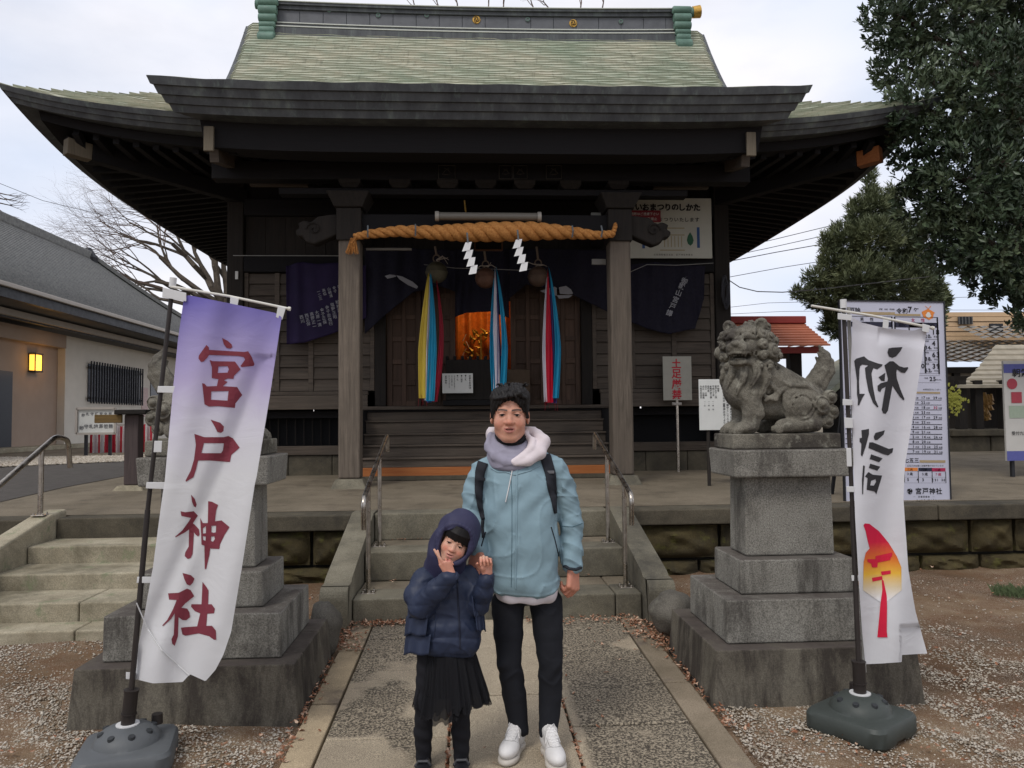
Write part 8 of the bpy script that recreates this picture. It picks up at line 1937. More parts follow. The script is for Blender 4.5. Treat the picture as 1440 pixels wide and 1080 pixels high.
def hand(S, w, d, n, L, side, curls, spread=(8, 2, -4, -11), thumb=(0.7, 0.6, 0.35, 20), rs=1.0):
    w = np.array(w, float); d = np.array(d, float); d /= np.linalg.norm(d); n = np.array(n, float); n -= d*np.dot(n, d); n /= np.linalg.norm(n); s_ = np.cross(d, n)*side
    rt = lambda v, ax, a: np.array(Matrix.Rotation(math.radians(a), 3, Vector(ax)) @ Vector(v))
    k = 0.012*L/0.19
    S.cap(w-d*0.12*L, w+d*0.04*L, 0.150*L, 0.135*L, k, sq=None); 
    for i in range(4):
        b0 = w+s_*(0.10-0.065*i)*L; kn = w+d*(0.50, 0.52, 0.50, 0.45)[i]*L+s_*(0.165-0.112*i)*L-n*(0.01 if i in (1, 2) else 0)*L
        S.cap(b0, kn, 0.085*L, 0.066*L*rs, k)
        fd = rt(d, n, spread[i]*(1 if side > 0 else -1)); ln = np.array((0.235, 0.265, 0.245, 0.19))[i]*L; p = kn; r = (0.056, 0.058, 0.055, 0.048)[i]*L*rs
        cu = curls[i]; ax = np.cross(fd, n)
        for j, (f_, q) in enumerate(((1.0, 1.0), (0.62, 0.92), (0.52, 0.80))):
            fd = rt(fd, ax, cu[j]); e = p+fd*ln*f_; S.cap(p, e, r*(1.0, 0.92, 0.84)[j], r*(0.93, 0.85, 0.68)[j], 0.0022 if j == 0 else 0.002); p = e
    a, b, c, bend = thumb; td = s_*a+d*b+n*c; td /= np.linalg.norm(td); p = w+d*0.10*L+s_*0.11*L; ax = np.cross(td, n-s_*0.5)
    S.ell(w+d*0.20*L+s_*0.12*L+n*0.06*L, 0.095*L, k)
    for ln, ra, rb in ((0.24, 0.082, 0.064), (0.19, 0.062, 0.056), (0.14, 0.056, 0.042)):
        e = p+td*ln*L; S.cap(p, e, ra*L*rs, rb*L*rs, 0.003); p = e; td = rt(td, ax, bend)
def ribbon_on(q, bvh, line, w, thick, lift, dirn=(0, 1, 0), vertical=True):
    """strip following a surface: line = points well in front; cast along dirn"""
    pts = []
    for p in line:
        h = bvh.ray_cast(Vector(p), Vector(dirn)); pts.append(h[0] if h[0] is not None else None)
    pts = [p for p in pts if p is not None]
    return pts
def bvh_of(o):
    me = o.data; off = o.matrix_basis.translation; par = Vector(ORG[o.parent.name]) if o.parent and o.parent.name in ORG else Vector((0, 0, 0))
    n = len(me.vertices); co = np.empty(n*3, np.float32); me.vertices.foreach_get('co', co); co = co.reshape(-1, 3)+np.array(par)
    return bvhtree.BVHTree.FromPolygons([tuple(c) for c in co.tolist()], [tuple(p.vertices) for p in me.polygons])
def seam(bvh, pxs, Yf, r, name, mat, par, lift=0.0, n=30, back=False, ell=1.0):
    P2 = np.array(pxs, float); t = np.linspace(0, 1, len(P2)); pts = []
    for u in np.linspace(0, 1, n):
        p = at(np.interp(u, t, P2[:, 0]), np.interp(u, t, P2[:, 1]), Yf); d = np.array(p)-CAMP; d /= np.linalg.norm(d); o_ = Vector(CAMP+d*1.5)
        h = bvh.ray_cast(o_, Vector(d))
        if h[0] is not None: pts.append(h[0]-Vector(d)*lift)
    if len(pts) < 2: return None
    q = MB(); q.tube(pts, r, 6, flat=ell); return q.build(name, mat, par, smooth=True)
def strap(bvh, pxs, widths, Yf, name, mat, par, thick=0.006, n=40):
    P2 = np.array(pxs, float); t = np.linspace(0, 1, len(P2)); W_ = np.interp(np.linspace(0, 1, n), t, widths); rows = []
    for i, u in enumerate(np.linspace(0, 1, n)):
        x, y = np.interp(u, t, P2[:, 0]), np.interp(u, t, P2[:, 1]); u2 = min(1, u+0.02); u0 = max(0, u-0.02)
        tx, ty = np.interp(u2, t, P2[:, 0])-np.interp(u0, t, P2[:, 0]), np.interp(u2, t, P2[:, 1])-np.interp(u0, t, P2[:, 1]); L_ = math.hypot(tx, ty); nx, ny = ty/L_, -tx/L_; row = []
        for k in (-1, -0.5, 0, 0.5, 1):
            p = at(x+nx*W_[i]*k/2, y+ny*W_[i]*k/2, Yf); d = np.array(p)-CAMP; d /= np.linalg.norm(d); h = bvh.ray_cast(Vector(CAMP+d*1.5), Vector(d))
            row.append((h[0]-Vector(d)*(thick*(1-0.3*abs(k)))) if h[0] is not None else None)
        if all(r_ is not None for r_ in row): rows.append(row)
    q = MB()
    for r_ in rows: q.v.extend([tuple(v) for v in r_])
    for i in range(len(rows)-1):
        for k in range(4): q.f.append((i*5+k, i*5+k+1, (i+1)*5+k+1, (i+1)*5+k)); q.mi.append(0)
    return q.build(name, mat, par, smooth=True, solid=thick, angle=180)

# ------------------------------------------------------------------ the man
YM = 3.60
def m(px, py, dy=0.0): return at(px, py, YM+dy)
mz = gz(3.56)+0.018
man = root('person', 'man in a light blue jacket, grey scarf and black trousers standing on the path', 'man', (0.27, 3.56, mz))
hc = m(717.0, 585.5, 0.01); HM = Head(hc, (-0.07, -1, 0.02), (0.015, 0, 1), 1.07)
S = Sculpt((-0.13, 3.18, mz-0.01), (0.56, 3.86, 1.82), 0.0028)
neck = m(718, 650, 0.045)
HM.sculpt(S, neck=neck, smile=1.4)
sh_l, sh_r = m(674, 660, 0.04), m(786, 657, 0.04)
S.cap(neck, m(722, 690, 0.05), 0.06, 0.08, 0.05); S.cap(sh_l+[0.03, 0, -0.02], sh_r-[0.03, 0, 0.02], 0.035, None, 0.04); S.cap(m(716, 700, 0.04), m(722, 820, 0.04), 0.07, 0.07, 0.05); S.cap(m(748, 700, 0.04), m(758, 820, 0.04), 0.07, 0.07, 0.05)
el_l, wr_l = m(664, 722, 0.05), m(672, 771, -0.04); el_r, wr_r = m(806, 732, 0.06), m(806, 799, 0.0)
S.chain([sh_l, el_l, wr_l], [0.034, 0.030, 0.026], 0.01); S.chain([sh_r, el_r, wr_r], [0.034, 0.030, 0.027], 0.01)
hand(S, wr_l, (-0.10, -0.40, -0.91), (0.62, 0.70, -0.3), 0.178, -1, [(16, 22, 12), (18, 26, 14), (22, 28, 16), (26, 30, 16)], thumb=(0.55, 0.85, 0.25, 12), rs=1.1)
hand(S, wr_r, (-0.05, -0.20, -0.97), (-0.70, 0.70, 0.0), 0.180, 1, [(46, 70, 44), (50, 74, 46), (54, 76, 46), (58, 78, 48)], thumb=(0.25, 0.9, 0.45, 24), rs=1.12)
hipL, hipR = m(712, 850, 0.05), m(768, 850, 0.05); knL, knR = m(716, 930, 0.01), m(773, 932, 0.01); anL, anR = m(732, 1016, 0.05), m(771, 1022, 0.0)
S.chain([hipL, knL, anL], [0.055, 0.045, 0.034], 0.02); S.chain([hipR, knR, anR], [0.055, 0.045, 0.034], 0.02)
base_m = (0.50, 0.250, 0.172)
S.mesh('body', m_skin, man, org=ORG[man.name], color=lambda x, y, z: HM.tint(x, y, z, base_m, (0.36, 0.125, 0.105), 0.35)*np.where((z < 1.25)[:, None], np.array([[1.0, 0.86, 0.84]]), 1.0))
HM.eyes(man, gaze=(0.0, 0.0))
q = MB(); q.add([HM.P(a, 0.086-18*a*a, z) for a, z in ((-0.012, -0.0605), (-0.006, -0.0605), (0, -0.0605), (0.006, -0.0605), (0.012, -0.0605), (0.010, -0.0632), (0, -0.0640), (-0.010, -0.0632))], [tuple(range(8))]); q.build('teeth', flat('tooth_white', (0.5, 0.47, 0.42, 1), 0.3), man)
# hair: sculpted mass with clumps swept to both sides
S = Sculpt(hc-np.array([0.14, 0.15, 0.11]), hc+np.array([0.13, 0.16, 0.17]), 0.0026); P = HM.P; F_ = HM.F
S.ell(P(0, -0.022, 0.052), (0.091, 0.102, 0.088), 0.01, R=F_); S.ell(P(-0.035, 0.01, 0.085), (0.055, 0.07, 0.050), 0.02, R=F_); S.ell(P(0.040, 0.01, 0.085), (0.052, 0.07, 0.050), 0.02, R=F_); S.ell(P(0, -0.045, 0.02), (0.083, 0.078, 0.085), 0.03, R=F_)
S.ell(P(0, 0.085, -0.010), (0.062, 0.085, 0.080), 0.006, 's', R=F_); S.ell(P(0, 0.06, -0.09), (0.11, 0.12, 0.085), 0.004, 's', R=F_)
for sx in (-1, 1): S.ell(P(sx*0.09, 0.005, -0.020), (0.026, 0.028, 0.036), 0.004, 's', R=F_)
rh = random.Random(5)
for k in range(150):
    t = rh.uniform(-1, 1); b0 = rh.uniform(-0.10, 0.055); part = 0.016
    a0 = part+0.010*rh.gauss(0, 1); sgn = -1 if t < 0.1 else 1; reach = rh.uniform(0.5, 1.0)
    st = P(a0+sgn*rh.uniform(0, 0.02), b0, 0.138-0.9*(b0+0.02)**2*4+rh.uniform(-0.004, 0.008))
    fwd = max(0, b0)*0.55+rh.uniform(0.0, 0.02)
    m1 = P(a0+sgn*0.035*reach, b0+fwd*0.8+0.012, 0.128-3.0*max(b0, 0)**1.3*0.6-0.010*reach+rh.uniform(-0.003, 0.006)); m2 = P(sgn*(0.060+0.010*reach), min(b0+fwd+0.012, 0.062), 0.086-0.25*max(b0, 0)); en = P(sgn*(0.076+rh.uniform(-0.004, 0.006)), min(b0+fwd, 0.045), 0.036-0.035*reach+0.012*(b0 < 0)-0.35*max(0, b0))
    S.chain([st, m1, m2, en], [0.006, 0.0085, 0.0075, 0.0022], 0.003)
for k in range(56):     # fringe parted in the middle, falling to both temples
    sgn = -1 if k % 2 else 1; u = rh.random(); jt = lambda v: rh.uniform(-v, v)
    S.chain([P(0.002+sgn*0.008, 0.056, 0.120+jt(.003)), P(sgn*(0.014+0.030*u), 0.080-0.012*u, 0.106-0.014*u+jt(.003)), P(sgn*(0.024+0.043*u), 0.087-0.030*u, 0.084-0.030*u), P(sgn*(0.033+0.045*u)+jt(.003), 0.084-0.045*u, 0.062-0.066*u+jt(.007))], [0.006, 0.008, 0.0068, 0.0016], 0.0025)
for k in range(26):     # stray tufts on the crown
    a0 = rh.uniform(-0.05, 0.06); b0 = rh.uniform(-0.08, 0.04); S.chain([P(a0, b0, 0.128), P(a0*1.25, b0+rh.uniform(-.01, .02), 0.141+rh.uniform(-.006, .004)), P(a0*1.7+rh.uniform(-.014, .014), b0+rh.uniform(-.02, .03), 0.138+rh.uniform(-.008, .010))], [0.007, 0.004, 0.001], 0.003)
S.displace(lambda x, y, z: 0.0012*np.sin((x-hc[0])*420+3*np.sin(z*60))+0.0010*n3(x, y, z, 160, 3), 0.015)
S.mesh('hair', m_hair, man, org=ORG[man.name])
# jacket
m_jack = fabric('light_blue_jacket', '7c949e', 0.65, 900, 0.35, 8, 0.06); m_jackD = flat('jacket_dark_trim', (0.012, 0.016, 0.022, 1), 0.6)
S = Sculpt((-0.14, 3.30, 0.70), (0.58, 3.92, 1.52), 0.0048)
SQ = (1.0, 0.78, 1.0)
S.ell(m(730, 672, 0.04), (0.152, 0.108, 0.095), 0.05); S.ell(m(733, 710, 0.03), (0.160, 0.128, 0.16), 0.05, pw=2.5); S.ell(m(735, 770, 0.03), (0.164, 0.140, 0.20), 0.06, pw=2.6)
S.cap(m(692, 657, 0.05), m(772, 654, 0.05), 0.052, 0.052, 0.05); S.cap(m(705, 638, 0.05), m(750, 636, 0.05), 0.05, 0.052, 0.04)
S.ell(m(737, 812, 0.03), (0.158, 0.132, 0.095), 0.04, pw=3); S.ell(m(700, 725, 0.045), (0.085, 0.09, 0.17), 0.03)
S.bx(m(735, 862, 0.03), (0.30, 0.30, 0.08), 0.002, 0.012, 's', R=rotm((0, 1, 0), 0.17))     # hem cut, higher on the right side
S.chain([m(680, 662, 0.045), m(669, 690, 0.05), m(666, 728, 0.04), m(673, 772, -0.035)], [0.058, 0.057, 0.054, 0.043], 0.02)
S.chain([m(782, 662, 0.045), m(794, 695, 0.06), m(803, 735, 0.06), m(805, 793, 0.01)], [0.058, 0.056, 0.053, 0.048], 0.02)
# collar
S.tor(m(719, 640, 0.05), (0, -0.35, 1), 0.078, 0.022, 0.02, 'u')
def jw(x, y, z):
    cx = 0.235; w = 0.0058*np.sin((z*34+(x-cx)*30*np.sign(x-cx))+2.2*np.sin(x*13+z*5))*np.exp(-((z-0.98)/0.17)**2)
    w = w+0.0040*np.sin((x-cx)*48-z*30+1.5*np.sin(z*17))*np.exp(-((z-1.22)/0.16)**2)*(np.abs(x-cx) < 0.16)
    arm = (np.abs(x-0.245) > 0.185); w = np.where(arm, 0.0042*np.sin(z*58+3*np.sin(x*20+y*16))*(0.4+0.6*np.sin(z*17+x*9)**2)+0.0022*np.sin(z*105+x*60), w)
    cr = lambda ph, s_: (1-np.abs(np.sin(ph)))**s_
    cre = 0.0042*cr(z*21+(x-cx)*11+2.2*np.sin(x*11+z*7), 6)*(n3(x, y, z, 9, 3) > -0.1)+0.0040*cr((x-cx)*15-z*18+2.4*np.sin(z*9+x*8), 6)*(n3(x, y, z, 8, 7) > 0)+0.005*cr(z*38+x*20+y*22, 5)*arm
    return w+cre+0.0022*n3(x, y, z, 40, 2)+0.001*n3(x, y, z, 95, 4)
S.displace(jw, 0.02); jk = S.mesh('jacket', m_jack, man, org=ORG[man.name], smooth_=1); bj = bvh_of(jk)
seam(bj, [(727, 655), (727, 700), (726, 760), (725, 828)], YM, 0.0042, 'front_placket', m_jack, jk, 0.001); seam(bj, [(718, 658), (720, 700), (720, 760), (719, 826)], YM, 0.0016, 'zip_seam', flat('jacket_seam', hexc('46616b')), jk, 0.0)
seam(bj, [(775, 741), (780, 758), (784, 775), (787, 792)], YM, 0.0035, 'pocket_zip', m_jackD, jk, 0.0); seam(bj, [(683, 748), (680, 757), (677, 768)], YM, 0.0035, 'pocket_zip', m_jackD, jk, 0.0)
seam(bj, [(690, 658), (700, 664), (712, 664), (724, 668), (745, 662), (759, 655)], YM, 0.004, 'yoke_flap', m_jack, jk, 0.001); seam(bj, [(791, 740), (805, 741), (819, 736)], YM, 0.0022, 'sleeve_seam', flat('jacket_seam', hexc('46616b')), jk)
q = MB(); q.tube([m(796, 797, -0.04), m(801, 800, -0.052), m(810, 801, -0.05), m(817, 798, -0.02), m(816, 797, 0.03), m(800, 796, 0.045), m(793, 796, 0.01), m(796, 797, -0.04)], 0.0075, 8); q.build('cuff_strap', m_jackD, jk, smooth=True)
# shirt hem showing under the jacket
S = Sculpt((0.04, 3.40, 0.70), (0.47, 3.86, 1.05), 0.0045); S.ell(m(739, 812, 0.03), (0.154, 0.120, 0.13), 0.02, pw=3.2); S.bx(m(739, 886, 0.03), (0.3, 0.3, 0.14), 0.002, 0.004, 's', R=rotm((0, 1, 0), 0.08))
S.displace(lambda x, y, z: 0.003*np.sin(x*60+z*20), 0.02); S.mesh('shirt', fabric('white_shirt', 'cfc9cf', 0.85, 700, 0.2), man, org=ORG[man.name], smooth_=1)
# trousers
S = Sculpt((0.02, 3.38, mz), (0.48, 3.86, 0.98), 0.0048)
S.ell(m(740, 818, 0.04), (0.150, 0.112, 0.105), 0.02, pw=2.6)
S.chain([m(714, 850, 0.04), m(715, 890, 0.02), m(716, 930, 0.0), m(723, 975, 0.03), m(730, 1024, 0.05)], [0.077, 0.068, 0.056, 0.055, 0.044], 0.008); S.chain([m(768, 848, 0.04), m(771, 890, 0.02), m(774, 932, -0.005), m(774, 978, 0.01), m(771, 1030, 0.0)], [0.077, 0.069, 0.056, 0.054, 0.044], 0.008)
S.bx((m(750, 1045)[0], 3.6, mz+0.0), (0.4, 0.4, 0.055), 0.001, 0, 's')
S.displace(lambda x, y, z: 0.0050*(1-np.abs(np.sin(z*30+2.5*np.sin(x*20+y*9))))**4*(np.exp(-((z-0.48)/0.09)**2)+np.exp(-((z-0.15)/0.12)**2)+0.7*np.exp(-((z-0.80)/0.09)**2))+0.0025*np.sin(z*75+4*np.sin(x*24))*(np.exp(-((z-0.50)/0.07)**2)+0.9*np.exp(-((z-0.16)/0.10)**2)+0.5*np.exp(-((z-0.78)/0.08)**2))+0.0018*n3(x, y, z, 50, 1), 0.02)
S.mesh('trousers', fabric('black_trousers', (0.010, 0.011, 0.015, 1), 0.85, 500, 0.2), man, org=ORG[man.name], smooth_=1)
# white sneakers
m_shoe = simple('white_sneaker', hexc('cfcdcb'), 0.5, 0.05, 30, 0.1, 200); m_sole = simple('sneaker_sole', hexc('b9b3aa'), 0.6, 0.08, 20, 0.0)
def sneaker(heel, toe, nm='shoe'):
    heel = np.array(heel, float); toe = np.array(toe, float); d = toe-heel; d[2] = 0; L_ = np.linalg.norm(d); d /= L_; r = np.array([d[1], -d[0], 0]); z0 = mz
    def P(a, b, c): return np.array([heel[0], heel[1], z0])+r*a+d*b*L_+np.array([0, 0, c])
    R = np.stack([r, d, np.array([0, 0, 1.0])], 1)
    S = Sculpt(np.minimum(heel, toe)-0.09, np.maximum(heel, toe)+np.array([0.09, 0.09, 0.20]), 0.0032); S.lo[2] = z0-0.01; S.ax[2] = S.lo[2]+np.arange(S.n[2], dtype=np.float32)*S.h
    S.ell(P(0, 0.70, 0.050), (0.044, 0.30*L_, 0.038), 0.02, R=R); S.ell(P(0, 0.20, 0.060), (0.036, 0.19*L_, 0.052), 0.03, R=R); S.cap(P(0, 0.12, 0.07), P(0, 0.13, 0.118), 0.037, 0.037, 0.02); S.cap(P(0, 0.62, 0.062), P(0, 0.26, 0.112), 0.028, 0.034, 0.02)
    S.ell(P(0, 0.14, 0.15), (0.027, 0.028, 0.04), 0.004, 's'); S.bx(P(0, 0.5, -0.075), (0.2, 0.3, 0.09), 0.001, 0, 's')
    up = S.mesh(nm, m_shoe, man, org=ORG[man.name])
    S2 = Sculpt(S.lo, np.array([a[-1] for a in S.ax]), 0.0032); S2.ell(P(0, 0.72, 0.014), (0.047, 0.30*L_, 0.030), 0.01, R=R); S2.ell(P(0, 0.20, 0.014), (0.040, 0.22*L_, 0.030), 0.04, R=R); S2.ell(P(0, 0.46, 0.014), (0.037, 0.3*L_, 0.030), 0.01, R=R)
    S2.bx(P(0, 0.5, -0.10), (0.3, 0.4, 0.10), 0.001, 0, 's'); S2.bx(P(0, 0.5, 0.126), (0.3, 0.4, 0.10), 0.001, 0.002, 's'); S2.mesh('sole', m_sole, up, org=ORG[man.name])
    bs_ = bvh_of(up)
    def on(a, b, lift=0.002):
        p = P(a, b, 0.30); h = bs_.ray_cast(Vector(p), Vector((0, 0, -1))); return np.array(h[0])+[0, 0, lift] if h[0] is not None else P(a, b, 0.08)
    q = MB()
    for i in range(6):
        b = 0.36+0.058*i; w_ = 0.022-0.0012*i
        for s_ in (-1, 1): q.tube([on(s_*w_, b), on(s_*w_*0.4, b+0.02), on(-s_*w_*0.4, b+0.035), on(-s_*w_, b+0.05)], 0.0027, 5)
    for s_ in (-1, 1): q.tube([on(0, 0.36, 0.006), on(s_*0.014, 0.34, 0.012), on(s_*0.028, 0.38, 0.008), on(0, 0.37, 0.004)], 0.0022, 5); q.tube([on(0, 0.36, 0.006), on(s_*0.024, 0.44, 0.004), on(s_*0.034, 0.50, 0.002)], 0.0022, 5)
    sm_ = flat('sneaker_seam', hexc('8f8d8b'), 0.6); q2 = MB()
    for s_ in (-1, 1): q2.tube([on(s_*0.028, 0.34, 0.0), on(s_*0.026, 0.50, 0.0), on(s_*0.024, 0.66, 0.0), on(s_*0.014, 0.73, 0.0), on(0, 0.745, 0.0)], 0.0012, 4)
    q2.tube([on(a_, 0.74-0.10*(a_/0.034)**2, 0.0) for a_ in np.linspace(-0.036, 0.036, 9)], 0.0012, 4); q2.build('seam', sm_, up)
    tag(q.build('lace', flat('lace_white', hexc('d8d6d4')), up, smooth=True), kind=None)
tl_ = at(713, 1068, 3.50); hl_ = at(734, 1040, 3.70); sneaker((m(733, 1030)[0], 3.70, 0), (m(706, 1060)[0]+0.004, 3.465, 0)); sneaker((m(770, 1030)[0], 3.64, 0), (m(779, 1060)[0], 3.375, 0))
# gaiter, hood, cord
S = Sculpt(neck-np.array([0.17, 0.17, 0.12]), neck+np.array([0.24, 0.17, 0.15]), 0.0035)
for py_, R_, rr, tl in ((618, 0.078, 0.013, -0.62), (624, 0.084, 0.017, -0.55), (632, 0.088, 0.020, -0.45), (640, 0.090, 0.022, -0.38), (647, 0.086, 0.022, -0.34)):
    S.tor(m(718, py_, 0.030), (0.03, tl, 1), R_, rr, 0.010, 'u')
for o_, r_ in ((0, 0.016), (0.020, 0.015)): S.chain([m(690, 611+o_*200, 0.05), m(687, 626+o_*200, 0.015), m(696, 640+o_*150, -0.035), m(710, 648+o_*100, -0.062), m(724, 650+o_*60, -0.070)], [r_*0.8, r_*1.2, r_*1.2, r_, r_*0.7], 0.008)
S.displace(lambda x, y, z: 0.0022*(1-np.abs(np.sin(z*42+(x-0.2)*16+1.5*np.sin(x*20))))**3+0.0008*n3(x, y, z, 70, 1), 0.02)
S.mesh('neck_gaiter', fabric('grey_gaiter', '8d8a99', 0.9, 600, 0.2), man, org=ORG[man.name], smooth_=1)
q = MB(); pts = [m(718, 611, 0.026)+np.array([0.064*math.cos(a), 0.064*math.sin(a), 0.040*math.sin(a)]) for a in np.linspace(0, 6.283, 26)]; q.tube(pts, 0.011, 8, cap=False); q.build('inner_collar', flat('black_collar', (0.008, 0.008, 0.01, 1), 0.9), man, smooth=True)
S = Sculpt(neck-np.array([0.2, 0.15, 0.16]), neck+np.array([0.28, 0.22, 0.16]), 0.0038)
S.chain([m(743, 603, 0.045), m(755, 611, 0.03), m(764, 622, 0.01), m(758, 636, -0.03), m(742, 647, -0.06), m(724, 652, -0.075)], [0.016, 0.027, 0.033, 0.032, 0.025, 0.014], 0.010)
S.chain([m(739, 610, 0.02), m(748, 620, -0.01), m(748, 632, -0.035), m(736, 643, -0.06), m(722, 650, -0.075)], [0.012, 0.020, 0.022, 0.020, 0.014], 0.006)
S.chain([m(745, 604, 0.05), m(735, 608, 0.12), m(715, 611, 0.15), m(695, 611, 0.12), m(690, 612, 0.06)], [0.03, 0.045, 0.05, 0.04, 0.018], 0.02)
S.displace(lambda x, y, z: 0.0024*np.sin((x*45-z*60)+2*np.sin(y*24))+0.0012*n3(x, y, z, 60, 1), 0.02); S.mesh('hood', fabric('pale_hood', 'cfc5c8', 0.9, 500, 0.2), man, org=ORG[man.name], smooth_=1)
seam(bj, [(722, 652), (719, 668), (715, 688), (711, 706)], YM, 0.0028, 'hood_cord', m_tab, man, 0.003)
# backpack with straps
m_strap = fabric('black_strap', (0.016, 0.017, 0.022, 1), 0.8, 400, 0.1)
bp = root('backpack', 'black backpack worn on the back of the man, its straps over his shoulders', 'backpack', tuple(m(733, 760, 0.2)))
q = MB(); a, b_ = m(690, 820, 0.17), m(778, 665, 0.17); q.box(a[0], b_[0], 3.80, 3.95, a[2], b_[2]); q.build('bag', m_strap, bp, bevel=0.04, seg=4)
for pts, w in (([(690, 632), (681, 645), (675, 665), (673, 690), (675, 712), (679, 730)], [15, 15, 13, 11, 7, 5]), ([(759, 628), (768, 645), (774, 665), (777, 688), (779, 705), (781, 722)], [13, 15, 14, 12, 6, 3])):
    strap(bj, pts, w, YM, 'shoulder_strap', m_strap, bp, 0.008)
for pts in ([(679, 728), (678, 742), (680, 756)],): strap(bj, pts, [4, 4, 4], YM, 'webbing', m_strap, bp, 0.004, 12)
for (px, py) in ((774, 664), (677, 674)): 
    p = m(px, py); d = np.array(p)-CAMP; d /= np.linalg.norm(d); h = bj.ray_cast(Vector(CAMP+d), Vector(d)); q = MB(); c = h[0]-Vector(d)*0.014; q.box(c[0]-0.018, c[0]+0.018, c[1]-0.003, c[1]+0.003, c[2]-0.007, c[2]+0.007); q.build('buckle', flat('buckle_grey', (0.12, 0.12, 0.13, 1), 0.4) if px > 700 else m_strap, bp, bevel=0.002)

# ------------------------------------------------------------------ the girl
YG = 3.44
def g(px, py, dy=0.0): return at(px, py, YG+dy)
gzz = gz(3.42)+0.018
girl = root('person', 'small girl in hooded navy padded coat and black tulle skirt making a peace sign', 'girl', (g(625, 1070)[0], 3.42, gzz))
gh = g(641.5, 762, 0.0); HG = Head(gh, (-0.10, -1, -0.05), (0.42, 0, 0.91), 0.80)
S = Sculpt((-0.36, 3.14, gzz-0.01), (0.14, 3.62, 1.24), 0.0024)
gneck = g(632, 806, 0.06); HG.sculpt(S, child=True, neck=gneck, smile=1.6)
S.cap(gneck, g(630, 880, 0.06), 0.05, 0.085, 0.04); S.cap(g(600, 822, 0.05), g(660, 822, 0.05), 0.032, None, 0.03)
el1, w1 = g(592, 850, -0.03), g(634, 809, -0.115); el2, w2 = g(672, 846, -0.01), g(685, 806, -0.085)
S.chain([g(600, 822, 0.05), el1, w1], [0.030, 0.026, 0.0175], 0.01); S.chain([g(660, 822, 0.05), el2, w2], [0.030, 0.026, 0.018], 0.01)
hand(S, w1, (-0.42, -0.10, 0.90), (0.05, 1, 0.05), 0.120, 1, [(6, 6, 4), (4, 6, 4), (80, 85, 40), (84, 85, 40)], spread=(13, -9, -8, -12), thumb=(0.2, 0.7, 0.6, 30))
hand(S, w2, (-0.12, -0.12, 0.98), (0.02, -1, 0.0), 0.125, -1, [(58, 72, 40), (60, 74, 40), (64, 76, 44), (66, 78, 44)], thumb=(0.55, 0.8, 0.3, 26))
S.chain([g(606, 905, 0.06), g(597, 985, 0.04), g(596, 1062, 0.06)], [0.045, 0.033, 0.026], 0.01); S.chain([g(646, 905, 0.06), g(647, 985, 0.05), g(648, 1056, 0.05)], [0.045, 0.033, 0.026], 0.01)
base_g = (0.56, 0.315, 0.225)
S.mesh('body', m_skin, girl, org=ORG[girl.name], color=lambda x, y, z: HG.tint(x, y, z, base_g, (0.46, 0.19, 0.16), 0.7, brow=False)*np.where(((z < 1.06) & (y < 3.36))[:, None], np.array([[0.98, 0.80, 0.78]]), 1.0))
HG.eyes(girl, open_=0.6)
# bangs and side hair
S = Sculpt(gh-np.array([0.13, 0.13, 0.13]), gh+np.array([0.13, 0.13, 0.15]), 0.0024); P = HG.P; F_ = HG.F
S.ell(P(0, -0.022, 0.042), np.array((0.081, 0.096, 0.084))*0.8, 0.01, R=F_); S.ell(P(0, 0.10, -0.02), np.array((0.070, 0.095, 0.075))*0.8, 0.005, 's', R=F_); S.ell(P(0, 0.0, -0.10), np.array((0.12, 0.2, 0.085))*0.8, 0.005, 's', R=F_)
for k in range(46):
    a = -0.062+0.124*k/45+rh.uniform(-.002, .002); ln = 0.020+rh.uniform(-.006, .004)-0.012*(a > 0.03)
    S.chain([P(a*0.5, 0.045, 0.112), P(a*0.85, 0.083-4*a*a, 0.094), P(a*1.05, 0.097-8*a*a, 0.062), P(a*1.12, 0.094-9.5*a*a, ln+0.004)], [0.0035, 0.0050, 0.0046, 0.0013], 0.0022)
for k in range(22):
    for sx in (-1, 1): b = 0.055-0.05*k/21; S.chain([P(sx*0.060, b*0.8, 0.09), P(sx*0.080, b, 0.03), P(sx*0.080, b+0.006, -0.03), P(sx*(0.074 if sx > 0 else 0.077), b+0.004, -0.075-rh.random()*0.02)], [0.005, 0.0055, 0.005, 0.0015], 0.003)
S.mesh('hair', m_hair2, girl, org=ORG[girl.name])
# hood
m_coat = fabric('navy_padded_coat', (0.020, 0.028, 0.056, 1), 0.5, 900, 0.25, 10, 0.10); m_coat2 = fabric('navy_hood_violet', (0.030, 0.030, 0.068, 1), 0.6, 900, 0.2, 10, 0.08)
S = Sculpt(gh-np.array([0.20, 0.15, 0.22]), gh+np.array([0.17, 0.19, 0.20]), 0.0032)
S.ell(P(-0.008, -0.030, 0.034), np.array((0.122, 0.130, 0.146))*0.8, 0.02, R=F_); S.cap(P(-0.03, -0.02, -0.07), gneck+np.array([-0.02, 0.03, -0.01]), 0.085, 0.10, 0.04)
S.ell(P(0.0, 0.120, -0.006), np.array((0.088, 0.125, 0.105))*0.8, 0.004, 's', R=F_); S.ell(P(0, -0.012, 0.018), np.array((0.098, 0.122, 0.108))*0.8, 0.004, 's', R=F_)
ring = [P(0.093*math.cos(t)-0.004, 0.066-0.008*math.cos(2*t), 0.000+0.112*math.sin(t)) for t in np.linspace(-1.0, math.pi+1.0, 26)]; S.chain(ring, 0.0120, 0.004); S.chain([p-F_[:, 1]*0.016+F_ @ (0, 0, 0.004) for p in ring], 0.0130, 0.006)
S.displace(lambda x, y, z: 0.003*np.sin(x*50+z*42+2*np.sin(y*40))+0.0015*n3(x, y, z, 60, 6), 0.02); S.mesh('hood', m_coat2, girl, org=ORG[girl.name], smooth_=1)
